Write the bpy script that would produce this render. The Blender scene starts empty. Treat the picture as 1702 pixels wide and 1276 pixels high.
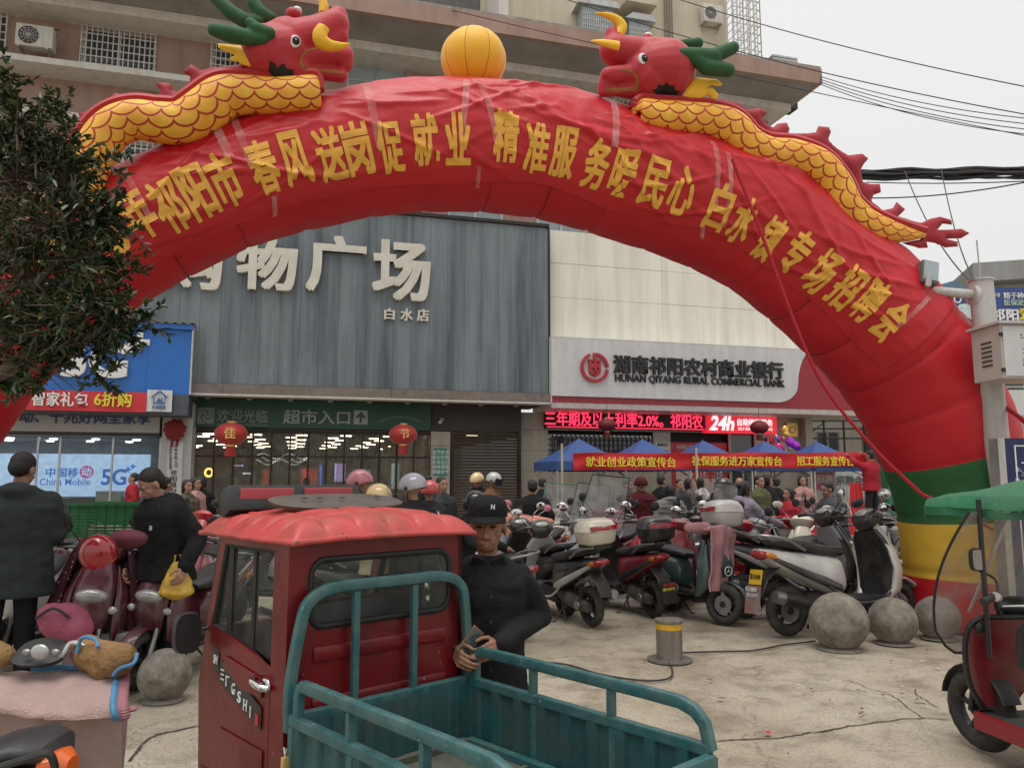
import bpy, bmesh, math, random
from mathutils import Vector, Matrix, noise
from mathutils.bvhtree import BVHTree
R = math.radians
PI = math.pi
random.seed(7)
SC = bpy.context.scene
C = SC.collection
# ------------------------------------------------------------------ camera, sky, sun, exposure
F, CX, CY, CAMZ = 1290.0, 851.0, 638.0, 1.6
PITCH = math.atan(157.0 / F)
cam = bpy.data.cameras.new('camera')
camo = bpy.data.objects.new('camera', cam)
C.objects.link(camo)
camo.location = (0, 0, CAMZ)
camo.rotation_euler = (PI / 2 + PITCH, 0, 0)
cam.sensor_width = 36.0
cam.lens = F / 1702.0 * 36.0
cam.clip_end = 3000
cam.clip_start = 0.05
SC.camera = camo
w = bpy.data.worlds.new('World')
SC.world = w
w.use_nodes = True
nt = w.node_tree
nt.nodes.clear()
out = nt.nodes.new('ShaderNodeOutputWorld')
bg = nt.nodes.new('ShaderNodeBackground')
sky = nt.nodes.new('ShaderNodeTexSky')
sky.sky_type = 'NISHITA'
sky.sun_disc = False
sky.sun_elevation = R(74)
sky.sun_rotation = R(25)
sky.air_density = 1.5
sky.dust_density = 6.0
hs = nt.nodes.new('ShaderNodeHueSaturation')
hs.inputs['Saturation'].default_value = 0.10
nt.links.new(sky.outputs[0], hs.inputs['Color'])
# overcast: the cloud sheet evens the clear sky out to a pale grey
mixc = nt.nodes.new('ShaderNodeMix')
mixc.data_type = 'RGBA'
mixc.inputs[0].default_value = 0.80
mixc.inputs[7].default_value = (6.5, 6.55, 6.5, 1)
nt.links.new(hs.outputs[0], mixc.inputs[6])
nt.links.new(mixc.outputs[2], bg.inputs[0])
bg.inputs[1].default_value = 0.10
nt.links.new(bg.outputs[0], out.inputs[0])
sl = bpy.data.lights.new('sun', 'SUN')
sl.energy = 1.5
sl.angle = R(40)
sl.color = (1, 0.97, 0.93)
so = bpy.data.objects.new('sun', sl)
C.objects.link(so)
so.rotation_euler = (R(16), 0, R(-25))
vs = SC.view_settings
vs.view_transform = 'Standard'
vs.look = 'None'
vs.gamma = 1
vs.exposure = 0.42
vs.use_curve_mapping = False
# ------------------------------------------------------------------ projection helpers (where the things of the place stand)
SP, CP = math.sin(PITCH), math.cos(PITCH)
def ray(u, v):
 x = (u - CX) / F
 y = -(v - CY) / F
 return Vector((x, CP - SP * y, SP + CP * y))
def at(u, v, Y):
 d = ray(u, v)
 return Vector((0, 0, CAMZ)) + d * (Y / d.y)
def gp(u, v, z=0.0):
 d = ray(u, v)
 return Vector((0, 0, CAMZ)) + d * ((z - CAMZ) / d.z)
def plane_hit(u, v, M):
 """hit of a sight line with the local XZ plane of matrix M -> local (x, z)"""
 Mi = M.inverted()
 o = Mi @ Vector((0, 0, CAMZ))
 d = Mi.to_3x3() @ ray(u, v)
 t = -o.y / d.y
 p = o + d * t
 return p.x, p.z
FM = Matrix.Translation((0, 22.0, 0)) @ Matrix.Rotation(R(15.5), 4, 'Z')
def fs(u, v, y=0.0):
 return plane_hit(u, v, FM @ Matrix.Translation((0, y, 0)))
# ------------------------------------------------------------------ materials
MC = {}
def lin(c):
 return tuple(((x / 12.92) if x <= 0.04045 else ((x + 0.055) / 1.055) ** 2.4) for x in c)
def mat(name, col, rough=0.6, metal=0.0, var=0.18, scale=6.0, bump=0.15, bscale=40.0, spec=0.5,
  dirt=None, dirt_amt=0.0, dirt_scale=2.0, streak=False, coat=0.0, alpha=None, trans=0.0,
  emit=None, estr=0.0, coords='Object', sheen=0.0, bdist=0.01, detail=6.0, chips=None, stretch=None):
 """procedural material: base colour varied by noise, optional dirt (blotches or rain streaks), fine relief"""
 if name in MC:
  return MC[name]
 m = bpy.data.materials.new(name)
 MC[name] = m
 m.use_nodes = True
 nt = m.node_tree
 N, L = nt.nodes, nt.links
 b = N['Principled BSDF']
 b.inputs['Roughness'].default_value = rough
 b.inputs['Metallic'].default_value = metal
 b.inputs['Specular IOR Level'].default_value = spec
 b.inputs['Coat Weight'].default_value = coat
 b.inputs['Coat Roughness'].default_value = 0.12
 b.inputs['Sheen Weight'].default_value = sheen
 if trans:
  b.inputs['Transmission Weight'].default_value = trans
 tc = N.new('ShaderNodeTexCoord')
 src = N.new('ShaderNodeNewGeometry').outputs['Position'] if coords == 'World' else tc.outputs[coords]
 def noi(sc, det=detail, stretch=None, rough_=0.6):
  n = N.new('ShaderNodeTexNoise')
  n.inputs['Scale'].default_value = sc
  n.inputs['Detail'].default_value = det
  n.inputs['Roughness'].default_value = rough_
  if stretch:
   mp = N.new('ShaderNodeMapping')
   mp.inputs['Scale'].default_value = stretch
   L.new(src, mp.inputs[0])
   L.new(mp.outputs[0], n.inputs['Vector'])
  else:
   L.new(src, n.inputs['Vector'])
  return n
 c = col if len(col) == 4 else (*col, 1)
 n1 = noi(scale)
 mr = N.new('ShaderNodeMapRange')
 mr.inputs[1].default_value = 0.3
 mr.inputs[2].default_value = 0.7
 mr.inputs[3].default_value = 1 - var
 mr.inputs[4].default_value = 1 + var
 L.new(n1.outputs[0], mr.inputs[0])
 mul = N.new('ShaderNodeMix')
 mul.data_type = 'RGBA'
 mul.blend_type = 'MULTIPLY'
 mul.inputs[0].default_value = 1.0
 mul.inputs[6].default_value = c
 L.new(mr.outputs[0], mul.inputs[7])
 colout = mul.outputs[2]
 if dirt is not None and dirt_amt > 0:
  n2 = noi(dirt_scale, 8.0, (3.0, 3.0, 0.22) if streak else None, 0.65)
  r2 = N.new('ShaderNodeMapRange')
  r2.inputs[1].default_value = 0.42
  r2.inputs[2].default_value = 0.68
  r2.inputs[3].default_value = 0.0
  r2.inputs[4].default_value = dirt_amt
  L.new(n2.outputs[0], r2.inputs[0])
  mx = N.new('ShaderNodeMix')
  mx.data_type = 'RGBA'
  L.new(r2.outputs[0], mx.inputs[0])
  L.new(colout, mx.inputs[6])
  mx.inputs[7].default_value = (*dirt, 1)
  colout = mx.outputs[2]
  rr = N.new('ShaderNodeMapRange')
  rr.inputs[1].default_value = 0
  rr.inputs[2].default_value = 1
  rr.inputs[3].default_value = rough
  rr.inputs[4].default_value = min(1, rough + 0.35)
  L.new(r2.outputs[0], rr.inputs[0])
  L.new(rr.outputs[0], b.inputs['Roughness'])
 if chips:
  # worn-through specks and scratches: (colour, scale, share)
  for st_, th_ in ((None, chips[2]), ((0.5, 5.0, 9.0), chips[2] + 0.02)):
   n4 = noi(chips[1], 3.0, st_, 0.75)
   r4 = N.new('ShaderNodeMapRange')
   r4.inputs[1].default_value = th_
   r4.inputs[2].default_value = th_ + 0.03
   L.new(n4.outputs[0], r4.inputs[0])
   m4 = N.new('ShaderNodeMix')
   m4.data_type = 'RGBA'
   L.new(r4.outputs[0], m4.inputs[0])
   L.new(colout, m4.inputs[6])
   m4.inputs[7].default_value = (*chips[0], 1)
   colout = m4.outputs[2]
 L.new(colout, b.inputs['Base Color'])
 if bump > 0:
  n3 = noi(bscale, 4.0)
  bp = N.new('ShaderNodeBump')
  bp.inputs['Strength'].default_value = bump
  bp.inputs['Distance'].default_value = bdist
  L.new(n3.outputs[0], bp.inputs['Height'])
  L.new(bp.outputs[0], b.inputs['Normal'])
 if alpha is not None:
  b.inputs['Alpha'].default_value = alpha
 if emit is not None:
  b.inputs['Emission Color'].default_value = (*emit, 1)
  b.inputs['Emission Strength'].default_value = estr
 return m
# ------------------------------------------------------------------ mesh builder
class MB:
 def __init__(s):
  s.v = []
  s.f = []
  s.mi = []
  s.cur = 0
 def add(s, vs, fs_):
  o = len(s.v)
  s.v += [tuple(p) for p in vs]
  s.f += [tuple(i + o for i in f) for f in fs_]
  s.mi += [s.cur] * len(fs_)
  return s
 def box(s, x0, x1, y0, y1, z0, z1, M=None):
  vs = [Vector((x, y, z)) for x in (x0, x1) for y in (y0, y1) for z in (z0, z1)]
  if M is not None:
   vs = [M @ p for p in vs]
  return s.add(vs, [(0, 1, 3, 2), (4, 6, 7, 5), (0, 4, 5, 1), (2, 3, 7, 6), (0, 2, 6, 4), (1, 5, 7, 3)])
 def bar(s, p0, p1, w, h, up=(0, 0, 1)):
  p0, p1 = Vector(p0), Vector(p1)
  d = (p1 - p0)
  L = d.length
  d.normalize()
  up = Vector(up)
  if abs(d.dot(up)) > 0.98:
   up = Vector((1, 0, 0))
  r = d.cross(up).normalized()
  u = r.cross(d).normalized()
  vs = []
  for q in (p0, p1):
   for a, b in ((-1, -1), (1, -1), (1, 1), (-1, 1)):
    vs.append(q + r * a * w / 2 + u * b * h / 2)
  return s.add(vs, [(0, 1, 2, 3), (7, 6, 5, 4), (0, 4, 5, 1), (1, 5, 6, 2), (2, 6, 7, 3), (3, 7, 4, 0)])
 def tube(s, path, rad, n=10, caps=True, closed=False, flat=1.0, upv=None):
  path = [Vector(p) for p in path]
  if not isinstance(rad, (list, tuple)):
   rad = [rad] * len(path)
  m = len(path)
  vs = []
  prev = None
  for i, p in enumerate(path):
   if closed:
    t = path[(i + 1) % m] - path[i - 1]
   else:
    t = path[min(i + 1, m - 1)] - path[max(i - 1, 0)]
   if t.length < 1e-9:
    t = Vector((0, 0, 1))
   t.normalize()
   if prev is None:
    a = Vector(upv) if upv else (Vector((0, 0, 1)) if abs(t.z) < 0.9 else Vector((1, 0, 0)))
    u = (a - t * a.dot(t)).normalized()
   else:
    u = (prev - t * prev.dot(t))
    u = u.normalized() if u.length > 1e-6 else prev
   prev = u
   b = t.cross(u)
   for k in range(n):
    an = 2 * PI * k / n
    vs.append(p + (u * math.cos(an) + b * math.sin(an) * flat) * rad[i])
  fs_ = []
  for i in range(m - 1 + (1 if closed else 0)):
   j = (i + 1) % m
   for k in range(n):
    k2 = (k + 1) % n
    fs_.append((i * n + k, j * n + k, j * n + k2, i * n + k2))
  if caps and not closed:
   fs_.append(tuple(range(n)))
   fs_.append(tuple(reversed([(m - 1) * n + k for k in range(n)])))
  return s.add(vs, fs_)
 def cyl(s, p0, p1, r0, r1=None, n=16):
  return s.tube([p0, p1], [r0, r0 if r1 is None else r1], n)
 def lathe(s, prof, n=24, M=None):
  """prof: list of (r, z)"""
  vs = []
  for r, z in prof:
   for k in range(n):
    a = 2 * PI * k / n
    vs.append(Vector((r * math.cos(a), r * math.sin(a), z)))
  if M is not None:
   vs = [M @ p for p in vs]
  fs_ = []
  for i in range(len(prof) - 1):
   for k in range(n):
    k2 = (k + 1) % n
    fs_.append((i * n + k, i * n + k2, (i + 1) * n + k2, (i + 1) * n + k))
  fs_.append(tuple(reversed(range(n))))
  fs_.append(tuple((len(prof) - 1) * n + k for k in range(n)))
  return s.add(vs, fs_)
 def ell(s, c, r, n=16, M=None):
  c = Vector(c)
  if not isinstance(r, (tuple, list)):
   r = (r, r, r)
  vs = []
  m = max(6, n // 2)
  for i in range(1, m):
   th = PI * i / m
   for k in range(n):
    a = 2 * PI * k / n
    q = Vector((r[0] * math.sin(th) * math.cos(a), r[1] * math.sin(th) * math.sin(a), r[2] * math.cos(th)))
    if M is not None:
     q = M @ q
    vs.append(c + q)
  fs_ = []
  for i in range(m - 2):
   for k in range(n):
    k2 = (k + 1) % n
    fs_.append((i * n + k, (i + 1) * n + k, (i + 1) * n + k2, i * n + k2))
  a = len(vs)
  q1 = Vector((0, 0, r[2]))
  q2 = Vector((0, 0, -r[2]))
  if M is not None:
   q1, q2 = M @ q1, M @ q2
  vs += [c + q1, c + q2]
  for k in range(n):
   k2 = (k + 1) % n
   fs_.append((a, k, k2))
   fs_.append((a + 1, (m - 2) * n + k2, (m - 2) * n + k))
  return s.add(vs, fs_)
 def cap(s, p0, p1, r0, r1, n=12):
  """round-ended tapered rod"""
  p0, p1 = Vector(p0), Vector(p1)
  d = p1 - p0
  L = d.length
  if L < 1e-6:
   return s.ell(p0, r0, n)
  d.normalize()
  path, rad = [], []
  for i in range(5):
   a = PI / 2 * (1 - i / 4.0)
   path.append(p0 - d * r0 * math.sin(a))
   rad.append(max(r0 * math.cos(a), 1e-4))
  for i in range(5):
   a = PI / 2 * i / 4.0
   path.append(p1 + d * r1 * math.sin(a))
   rad.append(max(r1 * math.cos(a), 1e-4))
  return s.tube(path, rad, n)
 def loft(s, secs, n=20, e=2.4, caps=True):
  """secs: (center, right half-vector, up half-vector[, exponent])"""
  vs = []
  for sec in secs:
   c, rv, uv = Vector(sec[0]), Vector(sec[1]), Vector(sec[2])
   ee = sec[3] if len(sec) > 3 else e
   for k in range(n):
    a = 2 * PI * k / n
    ca, sa = math.cos(a), math.sin(a)
    x = math.copysign(abs(ca) ** (2 / ee), ca)
    y = math.copysign(abs(sa) ** (2 / ee), sa)
    vs.append(c + rv * x + uv * y)
  fs_ = []
  for i in range(len(secs) - 1):
   for k in range(n):
    k2 = (k + 1) % n
    fs_.append((i * n + k, i * n + k2, (i + 1) * n + k2, (i + 1) * n + k))
  if caps:
   fs_.append(tuple(reversed(range(n))))
   fs_.append(tuple((len(secs) - 1) * n + k for k in range(n)))
  return s.add(vs, fs_)
 def grid(s, fn, nu, nv, wrap=False):
  vs = [fn(i / nu, j / nv) for i in range(nu + 1) for j in range(nv + 1)]
  fs_ = []
  for i in range(nu):
   for j in range(nv):
    a = i * (nv + 1) + j
    fs_.append((a, a + nv + 1, a + nv + 2, a + 1))
  return s.add(vs, fs_)
 def prism(s, poly, y0, y1, M=None):
  """polygon in XZ pushed along Y"""
  n = len(poly)
  vs = [Vector((p[0], y0, p[1])) for p in poly] + [Vector((p[0], y1, p[1])) for p in poly]
  if M is not None:
   vs = [M @ p for p in vs]
  fs_ = [tuple(range(n)), tuple(reversed(range(n, 2 * n)))]
  for i in range(n):
   j = (i + 1) % n
   fs_.append((i, i + n, j + n, j))
  return s.add(vs, fs_)
 def mesh(s, name, bevel=0.0, smooth=True, ang=38, bseg=2, recalc=True, solid=0.0):
  me = bpy.data.meshes.new(name)
  me.from_pydata(s.v, [], s.f)
  if any(s.mi):
   me.polygons.foreach_set('material_index', s.mi)
  bm = bmesh.new()
  bm.from_mesh(me)
  if recalc:
   bmesh.ops.recalc_face_normals(bm, faces=bm.faces)
  if bevel > 0:
   ed = [e for e in bm.edges if len(e.link_faces) == 2 and e.calc_face_angle(0) > R(30)]
   bmesh.ops.bevel(bm, geom=ed, offset=bevel, segments=bseg, profile=0.6, affect='EDGES', clamp_overlap=True)
  if solid:
   bmesh.ops.solidify(bm, geom=bm.faces, thickness=solid)
  bm.to_mesh(me)
  bm.free()
  if smooth:
   me.polygons.foreach_set('use_smooth', [True] * len(me.polygons))
   me.set_sharp_from_angle(angle=R(ang))
  return me
 def build(s, name, m, parent=None, loc=None, rot=None, mats=None, **k):
  return obj(name, s.mesh(name, **k), m, parent, loc, rot, mats)
def obj(name, me, m=None, parent=None, loc=None, rot=None, mats=None):
 o = bpy.data.objects.new(name, me)
 C.objects.link(o)
 if mats:
  for x in mats:
   me.materials.append(x)
 elif m is not None and not me.materials:
  me.materials.append(m)
 if parent is not None:
  o.parent = parent
 if loc is not None:
  o.location = loc
 if rot is not None:
  o.rotation_euler = rot
 return o
def tag(o, label=None, cat=None, group=None, kind=None):
 if label:
  o['label'] = label
 if cat:
  o['category'] = cat
 if group:
  o['group'] = group
 if kind:
  o['kind'] = kind
 return o
def thing(name, label, cat, loc=(0, 0, 0), rotz=0.0, group=None, M=None):
 o = bpy.data.objects.new(name, None)
 o.empty_display_size = 0.2
 C.objects.link(o)
 if M is not None:
  o.matrix_world = M
 else:
  o.location = loc
  o.rotation_euler = (0, 0, rotz)
 return tag(o, label, cat, group)
def fthing(name, label, cat, group=None, x=0.0, y=0.0, z=0.0):
 return thing(name, label, cat, M=FM @ Matrix.Translation((x, y, z)), group=group)
def dup(root, loc=None, rotz=None, label=None):
 r = root.copy()
 C.objects.link(r)
 if loc is not None:
  r.location = loc
 if rotz is not None:
  r.rotation_euler = (0, 0, rotz)
 if label:
  r['label'] = label
 for ch in list(root.children):
  c = ch.copy()
  C.objects.link(c)
  c.parent = r
  for g in list(ch.children):
   d = g.copy()
   C.objects.link(d)
   d.parent = c
 return r
def blob(mb, name, m, parent=None, vox=0.012, smooth=4, fac=0.5, dec=0):
 """closed shapes merged into one continuous skin"""
 me = mb.mesh(name + '_tmp', smooth=False)
 o = bpy.data.objects.new('tmp', me)
 C.objects.link(o)
 r = o.modifiers.new('r', 'REMESH')
 r.mode = 'VOXEL'
 r.voxel_size = vox
 r.use_smooth_shade = True
 if smooth:
  sm = o.modifiers.new('s', 'SMOOTH')
  sm.factor = fac
  sm.iterations = smooth
 if dec:
  d = o.modifiers.new('d', 'DECIMATE')
  d.ratio = dec
 dg = bpy.context.evaluated_depsgraph_get()
 me2 = bpy.data.meshes.new_from_object(o.evaluated_get(dg))
 bpy.data.objects.remove(o)
 me2.name = name
 me2.materials.clear()
 me2.polygons.foreach_set('use_smooth', [True] * len(me2.polygons))
 return obj(name, me2, m, parent)
def text_mesh(body, size=1.0, extrude=0.0, offset=0.0, align='CENTER', shear=0.0, res=3, spacing=1.0):
 """letter mesh; heavier weights are built from slightly shifted layers so that thin counters stay open"""
 if offset > 0.011:
  base = text_mesh(body, size, extrude, 0.008, align, shear, res, spacing)
  d = (offset - 0.006) * size
  bm = bmesh.new()
  for k, (a, b) in enumerate(((-1, -0.7), (1, -0.7), (-1, 0.7), (1, 0.7))):
   n0 = len(bm.verts)
   bm.from_mesh(base)
   bm.verts.ensure_lookup_table()
   for q in bm.verts[n0:]:
    q.co.x += a * d
    q.co.y += b * d
    q.co.z += (k * 0.0012 + 0.0002) * size * (1 if q.co.z >= 0 else -1)
  bm.to_mesh(base)
  bm.free()
  return base
 cu = bpy.data.curves.new('t', 'FONT')
 cu.body = body
 cu.size = size
 cu.extrude = extrude
 cu.offset = offset * size
 cu.align_x = align
 cu.align_y = 'CENTER'
 cu.shear = shear
 cu.space_character = spacing
 cu.resolution_u = res
 o = bpy.data.objects.new('t', cu)
 C.objects.link(o)
 dg = bpy.context.evaluated_depsgraph_get()
 me = bpy.data.meshes.new_from_object(o.evaluated_get(dg))
 bpy.data.objects.remove(o)
 me.materials.clear()
 return me
def txt(body, size, m, parent, loc, depth=0.01, offset=0.012, sx=1.0, sz=1.0, name='lettering', width=None, height=None, M=None, shear=0.0, align='CENTER', spacing=1.0, label=None):
 """flat or raised lettering standing in the local XZ plane, read from -Y"""
 me = text_mesh(body, size, depth / 2, offset, align, shear, spacing=spacing)
 xs = [v.co.x for v in me.vertices]
 ys = [v.co.y for v in me.vertices]
 if width:
  sx = width / (max(xs) - min(xs))
 if height:
  sz = height / (max(ys) - min(ys))
 cx0 = (max(xs) + min(xs)) / 2 if align == 'CENTER' else min(xs)
 cy0 = (max(ys) + min(ys)) / 2
 T = Matrix.Rotation(PI / 2, 4, 'X') @ Matrix.Diagonal((sx, sz, 1, 1)) @ Matrix.Translation((-cx0, -cy0, 0))
 if M is not None:
  T = M @ T
 me.transform(T)
 me.name = name
 o = obj(name, me, m, parent, loc)
 if label:
  o['label'] = label
 return o
def ftxt(body, u0, v0, u1, v1, y, m, parent, depth=0.02, offset=0.015, **k):
 """lettering on the shop front filling the box between two sighted corners, y = depth of the plane it stands on"""
 x0, z0 = fs(u0, v1, y)
 x1, z1 = fs(u1, v0, y)
 xm, zm = fs((u0 + u1) / 2, (v0 + v1) / 2, y)
 pm = parent.matrix_world if parent is not None else Matrix()
 loc = (xm, y - depth / 2, zm)
 o = txt(body, 1.0, m, None, (0, 0, 0), depth, offset, width=x1 - x0, height=fs((u0 + u1) / 2, v0, y)[1] - fs((u0 + u1) / 2, v1, y)[1], **k)
 o.parent = parent
 o.location = Vector(loc)
 return o
def spline(pts, n):
 pts = [Vector(p) for p in pts]
 out = []
 m = len(pts) - 1
 for i in range(n + 1):
  t = i / n * m
  k = min(int(t), m - 1)
  f = t - k
  p0 = pts[max(k - 1, 0)]
  p1, p2 = pts[k], pts[k + 1]
  p3 = pts[min(k + 2, m)]
  out.append(0.5 * ((2 * p1) + (-p0 + p2) * f + (2 * p0 - 5 * p1 + 4 * p2 - p3) * f * f + (-p0 + 3 * p1 - 3 * p2 + p3) * f ** 3))
 return out
def struct(o):
 return tag(o, kind='structure')
# ================================================================== GROUND
def ground_mat():
 m = bpy.data.materials.new('worn_concrete')
 m.use_nodes = True
 N, L = m.node_tree.nodes, m.node_tree.links
 b = N['Principled BSDF']
 b.inputs['Roughness'].default_value = 0.85
 tc = N.new('ShaderNodeTexCoord')
 def noi(sc, det=8, ro=0.6):
  n = N.new('ShaderNodeTexNoise')
  n.inputs['Scale'].default_value = sc
  n.inputs['Detail'].default_value = det
  n.inputs['Roughness'].default_value = ro
  L.new(tc.outputs['Object'], n.inputs['Vector'])
  return n
 def ramp(n, stops):
  r = N.new('ShaderNodeValToRGB')
  r.color_ramp.elements[0].position = stops[0][0]
  r.color_ramp.elements[0].color = (*stops[0][1], 1)
  r.color_ramp.elements[1].position = stops[-1][0]
  r.color_ramp.elements[1].color = (*stops[-1][1], 1)
  for p, c in stops[1:-1]:
   e = r.color_ramp.elements.new(p)
   e.color = (*c, 1)
  L.new(n.outputs[0], r.inputs[0])
  return r
 a = ramp(noi(0.55, 10, 0.62), [(0.32, (0.25, 0.205, 0.145)), (0.47, (0.36, 0.31, 0.235)), (0.60, (0.43, 0.385, 0.305)), (0.75, (0.31, 0.26, 0.19))])
 d = ramp(noi(2.6, 10, 0.7), [(0.35, (0.62, 0.59, 0.55)), (0.52, (1, 1, 1)), (0.7, (1.08, 1.05, 1.0))])
 g = ramp(noi(55, 3, 0.6), [(0.33, (0.70, 0.69, 0.67)), (0.47, (1, 1, 1)), (0.68, (1.1, 1.1, 1.1))])
 def mul(x, y, f=1.0):
  q = N.new('ShaderNodeMix')
  q.data_type = 'RGBA'
  q.blend_type = 'MULTIPLY'
  q.inputs[0].default_value = f
  L.new(x, q.inputs[6])
  L.new(y, q.inputs[7])
  return q.outputs[2]
 c = mul(mul(a.outputs[0], d.outputs[0]), g.outputs[0])
 # small dark stains
 v = N.new('ShaderNodeTexVoronoi')
 v.inputs['Scale'].default_value = 5.0
 L.new(tc.outputs['Object'], v.inputs['Vector'])
 st = ramp(v, [(0.0, (0.45, 0.42, 0.38)), (0.05, (0.6, 0.57, 0.53)), (0.09, (1, 1, 1))])
 c = mul(c, st.outputs[0], 0.7)
 # hairline cracks
 v2 = N.new('ShaderNodeTexVoronoi')
 v2.feature = 'DISTANCE_TO_EDGE'
 v2.inputs['Scale'].default_value = 0.42
 wn = noi(2.2, 6)
 wm = N.new('ShaderNodeVectorMath')
 wm.operation = 'MULTIPLY_ADD'
 L.new(wn.outputs[1], wm.inputs[0])
 wm.inputs[1].default_value = (0.8, 0.8, 0.8)
 L.new(tc.outputs['Object'], wm.inputs[2])
 L.new(wm.outputs[0], v2.inputs['Vector'])
 cr = ramp(v2, [(0.0, (0.45, 0.40, 0.33)), (0.0045, (0.8, 0.77, 0.72)), (0.008, (1, 1, 1))])
 c = mul(c, cr.outputs[0], 0.6)
 L.new(c, b.inputs['Base Color'])
 h = noi(70, 4)
 h2 = noi(6, 6)
 bp = N.new('ShaderNodeBump')
 bp.inputs['Strength'].default_value = 0.5
 bp.inputs['Distance'].default_value = 0.01
 L.new(h.outputs[0], bp.inputs['Height'])
 bp2 = N.new('ShaderNodeBump')
 bp2.inputs['Strength'].default_value = 0.4
 bp2.inputs['Distance'].default_value = 0.03
 L.new(h2.outputs[0], bp2.inputs['Height'])
 L.new(bp.outputs[0], bp2.inputs['Normal'])
 L.new(bp2.outputs[0], b.inputs['Normal'])
 return m
GM = ground_mat()
g = MB()
def gz(x, y):
 return 0.012 * noise.noise((x * 0.8, y * 0.8, 0)) - 0.012
g.grid(lambda a, b: (-16 + 32 * a, 0.5 + 21.0 * b, gz(-16 + 32 * a, 0.5 + 21.0 * b)), 130, 90)
struct(g.build('ground', GM))
g = MB()
g.box(-600, 600, -200, 900, -1.2, -0.035)
struct(g.build('terrain', GM))
# the joint and cracks crossing the pavement
m_crack = mat('crack_dirt', (0.06, 0.05, 0.04), 0.95)
def crack(name, pxs, w0=0.006):
 pts = [gp(u, v) for u, v in pxs]
 pts = spline(pts, 60)
 mb = MB()
 L = []
 for i, p in enumerate(pts):
  t = (pts[min(i + 1, 60)] - pts[max(i - 1, 0)]).normalized()
  s = Vector((-t.y, t.x, 0))
  j = 0.025 * noise.noise(p * 7.0) + 0.01 * noise.noise(p * 40)
  ww = w0 * (0.4 + 0.9 * abs(noise.noise(p * 15)) + 0.3)
  q = p + s * j
  L.append((q + s * ww, q - s * ww))
 for i in range(60):
  a, b = L[i]
  c, d = L[i + 1]
  mb.add([Vector((x.x, x.y, gz(x.x, x.y) + 0.006)) for x in (a, b, d, c)], [(0, 1, 2, 3)])
 struct(mb.build(name, m_crack))
crack('pavement_crack', [(1190, 1228), (1290, 1222), (1360, 1212), (1440, 1200), (1530, 1190), (1580, 1195)], 0.007)
crack('pavement_crack', [(1530, 1190), (1510, 1172), (1480, 1152), (1440, 1140), (1410, 1128)], 0.004)
crack('pavement_crack', [(1560, 1172), (1530, 1155), (1520, 1142)], 0.004)
crack('pavement_crack', [(215, 1262), (250, 1225), (290, 1212), (330, 1205)], 0.010)
# ================================================================== MAIN BUILDING (pink tile, grey soffit)
m_pink = mat('pink_wall_tile', (0.36, 0.235, 0.19), 0.6, var=0.10, scale=1.5, bump=0.3, bscale=60, dirt=(0.22, 0.14, 0.11), dirt_amt=0.45, dirt_scale=1.2, streak=True)
m_conc = mat('weathered_concrete', (0.34, 0.32, 0.29), 0.85, var=0.15, scale=1.2, bump=0.3, dirt=(0.12, 0.11, 0.10), dirt_amt=0.6, dirt_scale=1.4, streak=True)
m_soff = mat('grey_soffit', (0.30, 0.285, 0.27), 0.9, var=0.12, scale=0.7, dirt=(0.14, 0.13, 0.12), dirt_amt=0.5, dirt_scale=0.8)
m_white = mat('off_white_paint', (0.62, 0.60, 0.56), 0.6, var=0.08, dirt=(0.3, 0.27, 0.23), dirt_amt=0.35, dirt_scale=1.5, streak=True)
m_glass = mat('window_glass', (0.06, 0.075, 0.08), 0.08, var=0.05, bump=0.05, bscale=2, spec=0.8)
m_glassb = mat('pale_window_glass', (0.30, 0.36, 0.38), 0.12, var=0.1, scale=2, bump=0.05, bscale=2, spec=0.8)
m_bars = mat('stainless_bars', (0.62, 0.60, 0.57), 0.4, 0.3, bump=0.0)
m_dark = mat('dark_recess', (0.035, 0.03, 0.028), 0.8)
m_steel = mat('brushed_steel', (0.50, 0.49, 0.47), 0.35, 0.8, bump=0.05, bscale=60)
m_black = mat('black_plastic', (0.02, 0.02, 0.021), 0.42, var=0.2, bump=0.1, bscale=90)
m_rubber = mat('black_rubber', (0.028, 0.027, 0.026), 0.8, var=0.3, bump=0.3, dirt=(0.12, 0.105, 0.085), dirt_amt=0.5, dirt_scale=9)
bld = fthing('commercial_building', 'long pink tiled commercial building with grey soffit roof above the shops', 'building')
XL, XR = -24.0, fs(1277, 205, 0.5)[0]
z_canopy = fs(1000, 82, -1.6)[1]           # underside of pink fascia
z_cantop = fs(1000, 55, -1.6)[1]
z_str = fs(987, 136, -0.25)[1]             # white string course under the soffit
z_l1 = fs(134, 120, 0.3)[1]                # ledge between the storeys, left
ysof, ywall = -1.6, 0.5
# openings in the wall: (u0,v0,u1,v1,kind)
def rect(u0, v0, u1, v1, y):
 x0 = fs(u0, (v0 + v1) / 2, y)[0]
 x1 = fs(u1, (v0 + v1) / 2, y)[0]
 um = (u0 + u1) / 2
 return x0, x1, fs(um, v1, y)[1], fs(um, v0, y)[1]
wins = [rect(136, 28, 260, 113, ywall) + ('grille',), rect(-95, -15, 14, 76, ywall) + ('grille',),
  rect(205, 236, 254, 300, ywall) + ('grille',), rect(576, 100, 676, 215, ywall) + ('pale',),
  rect(742, 112, 832, 200, ywall) + ('pale',), rect(881, 146, 969, 230, ywall) + ('grille',), rect(1020, 160, 1056, 240, ywall) + ('grille',),
  rect(350, 70, 470, 175, ywall) + ('grille',),
  rect(745, 310, 836, 372, ywall) + ('pale',), rect(892, 330, 975, 392, ywall) + ('pale',), rect(560, 300, 665, 372, ywall) + ('pale',)]
mb = MB()
z_wb = 5.2
ztopw = z_canopy + 0.3
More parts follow.
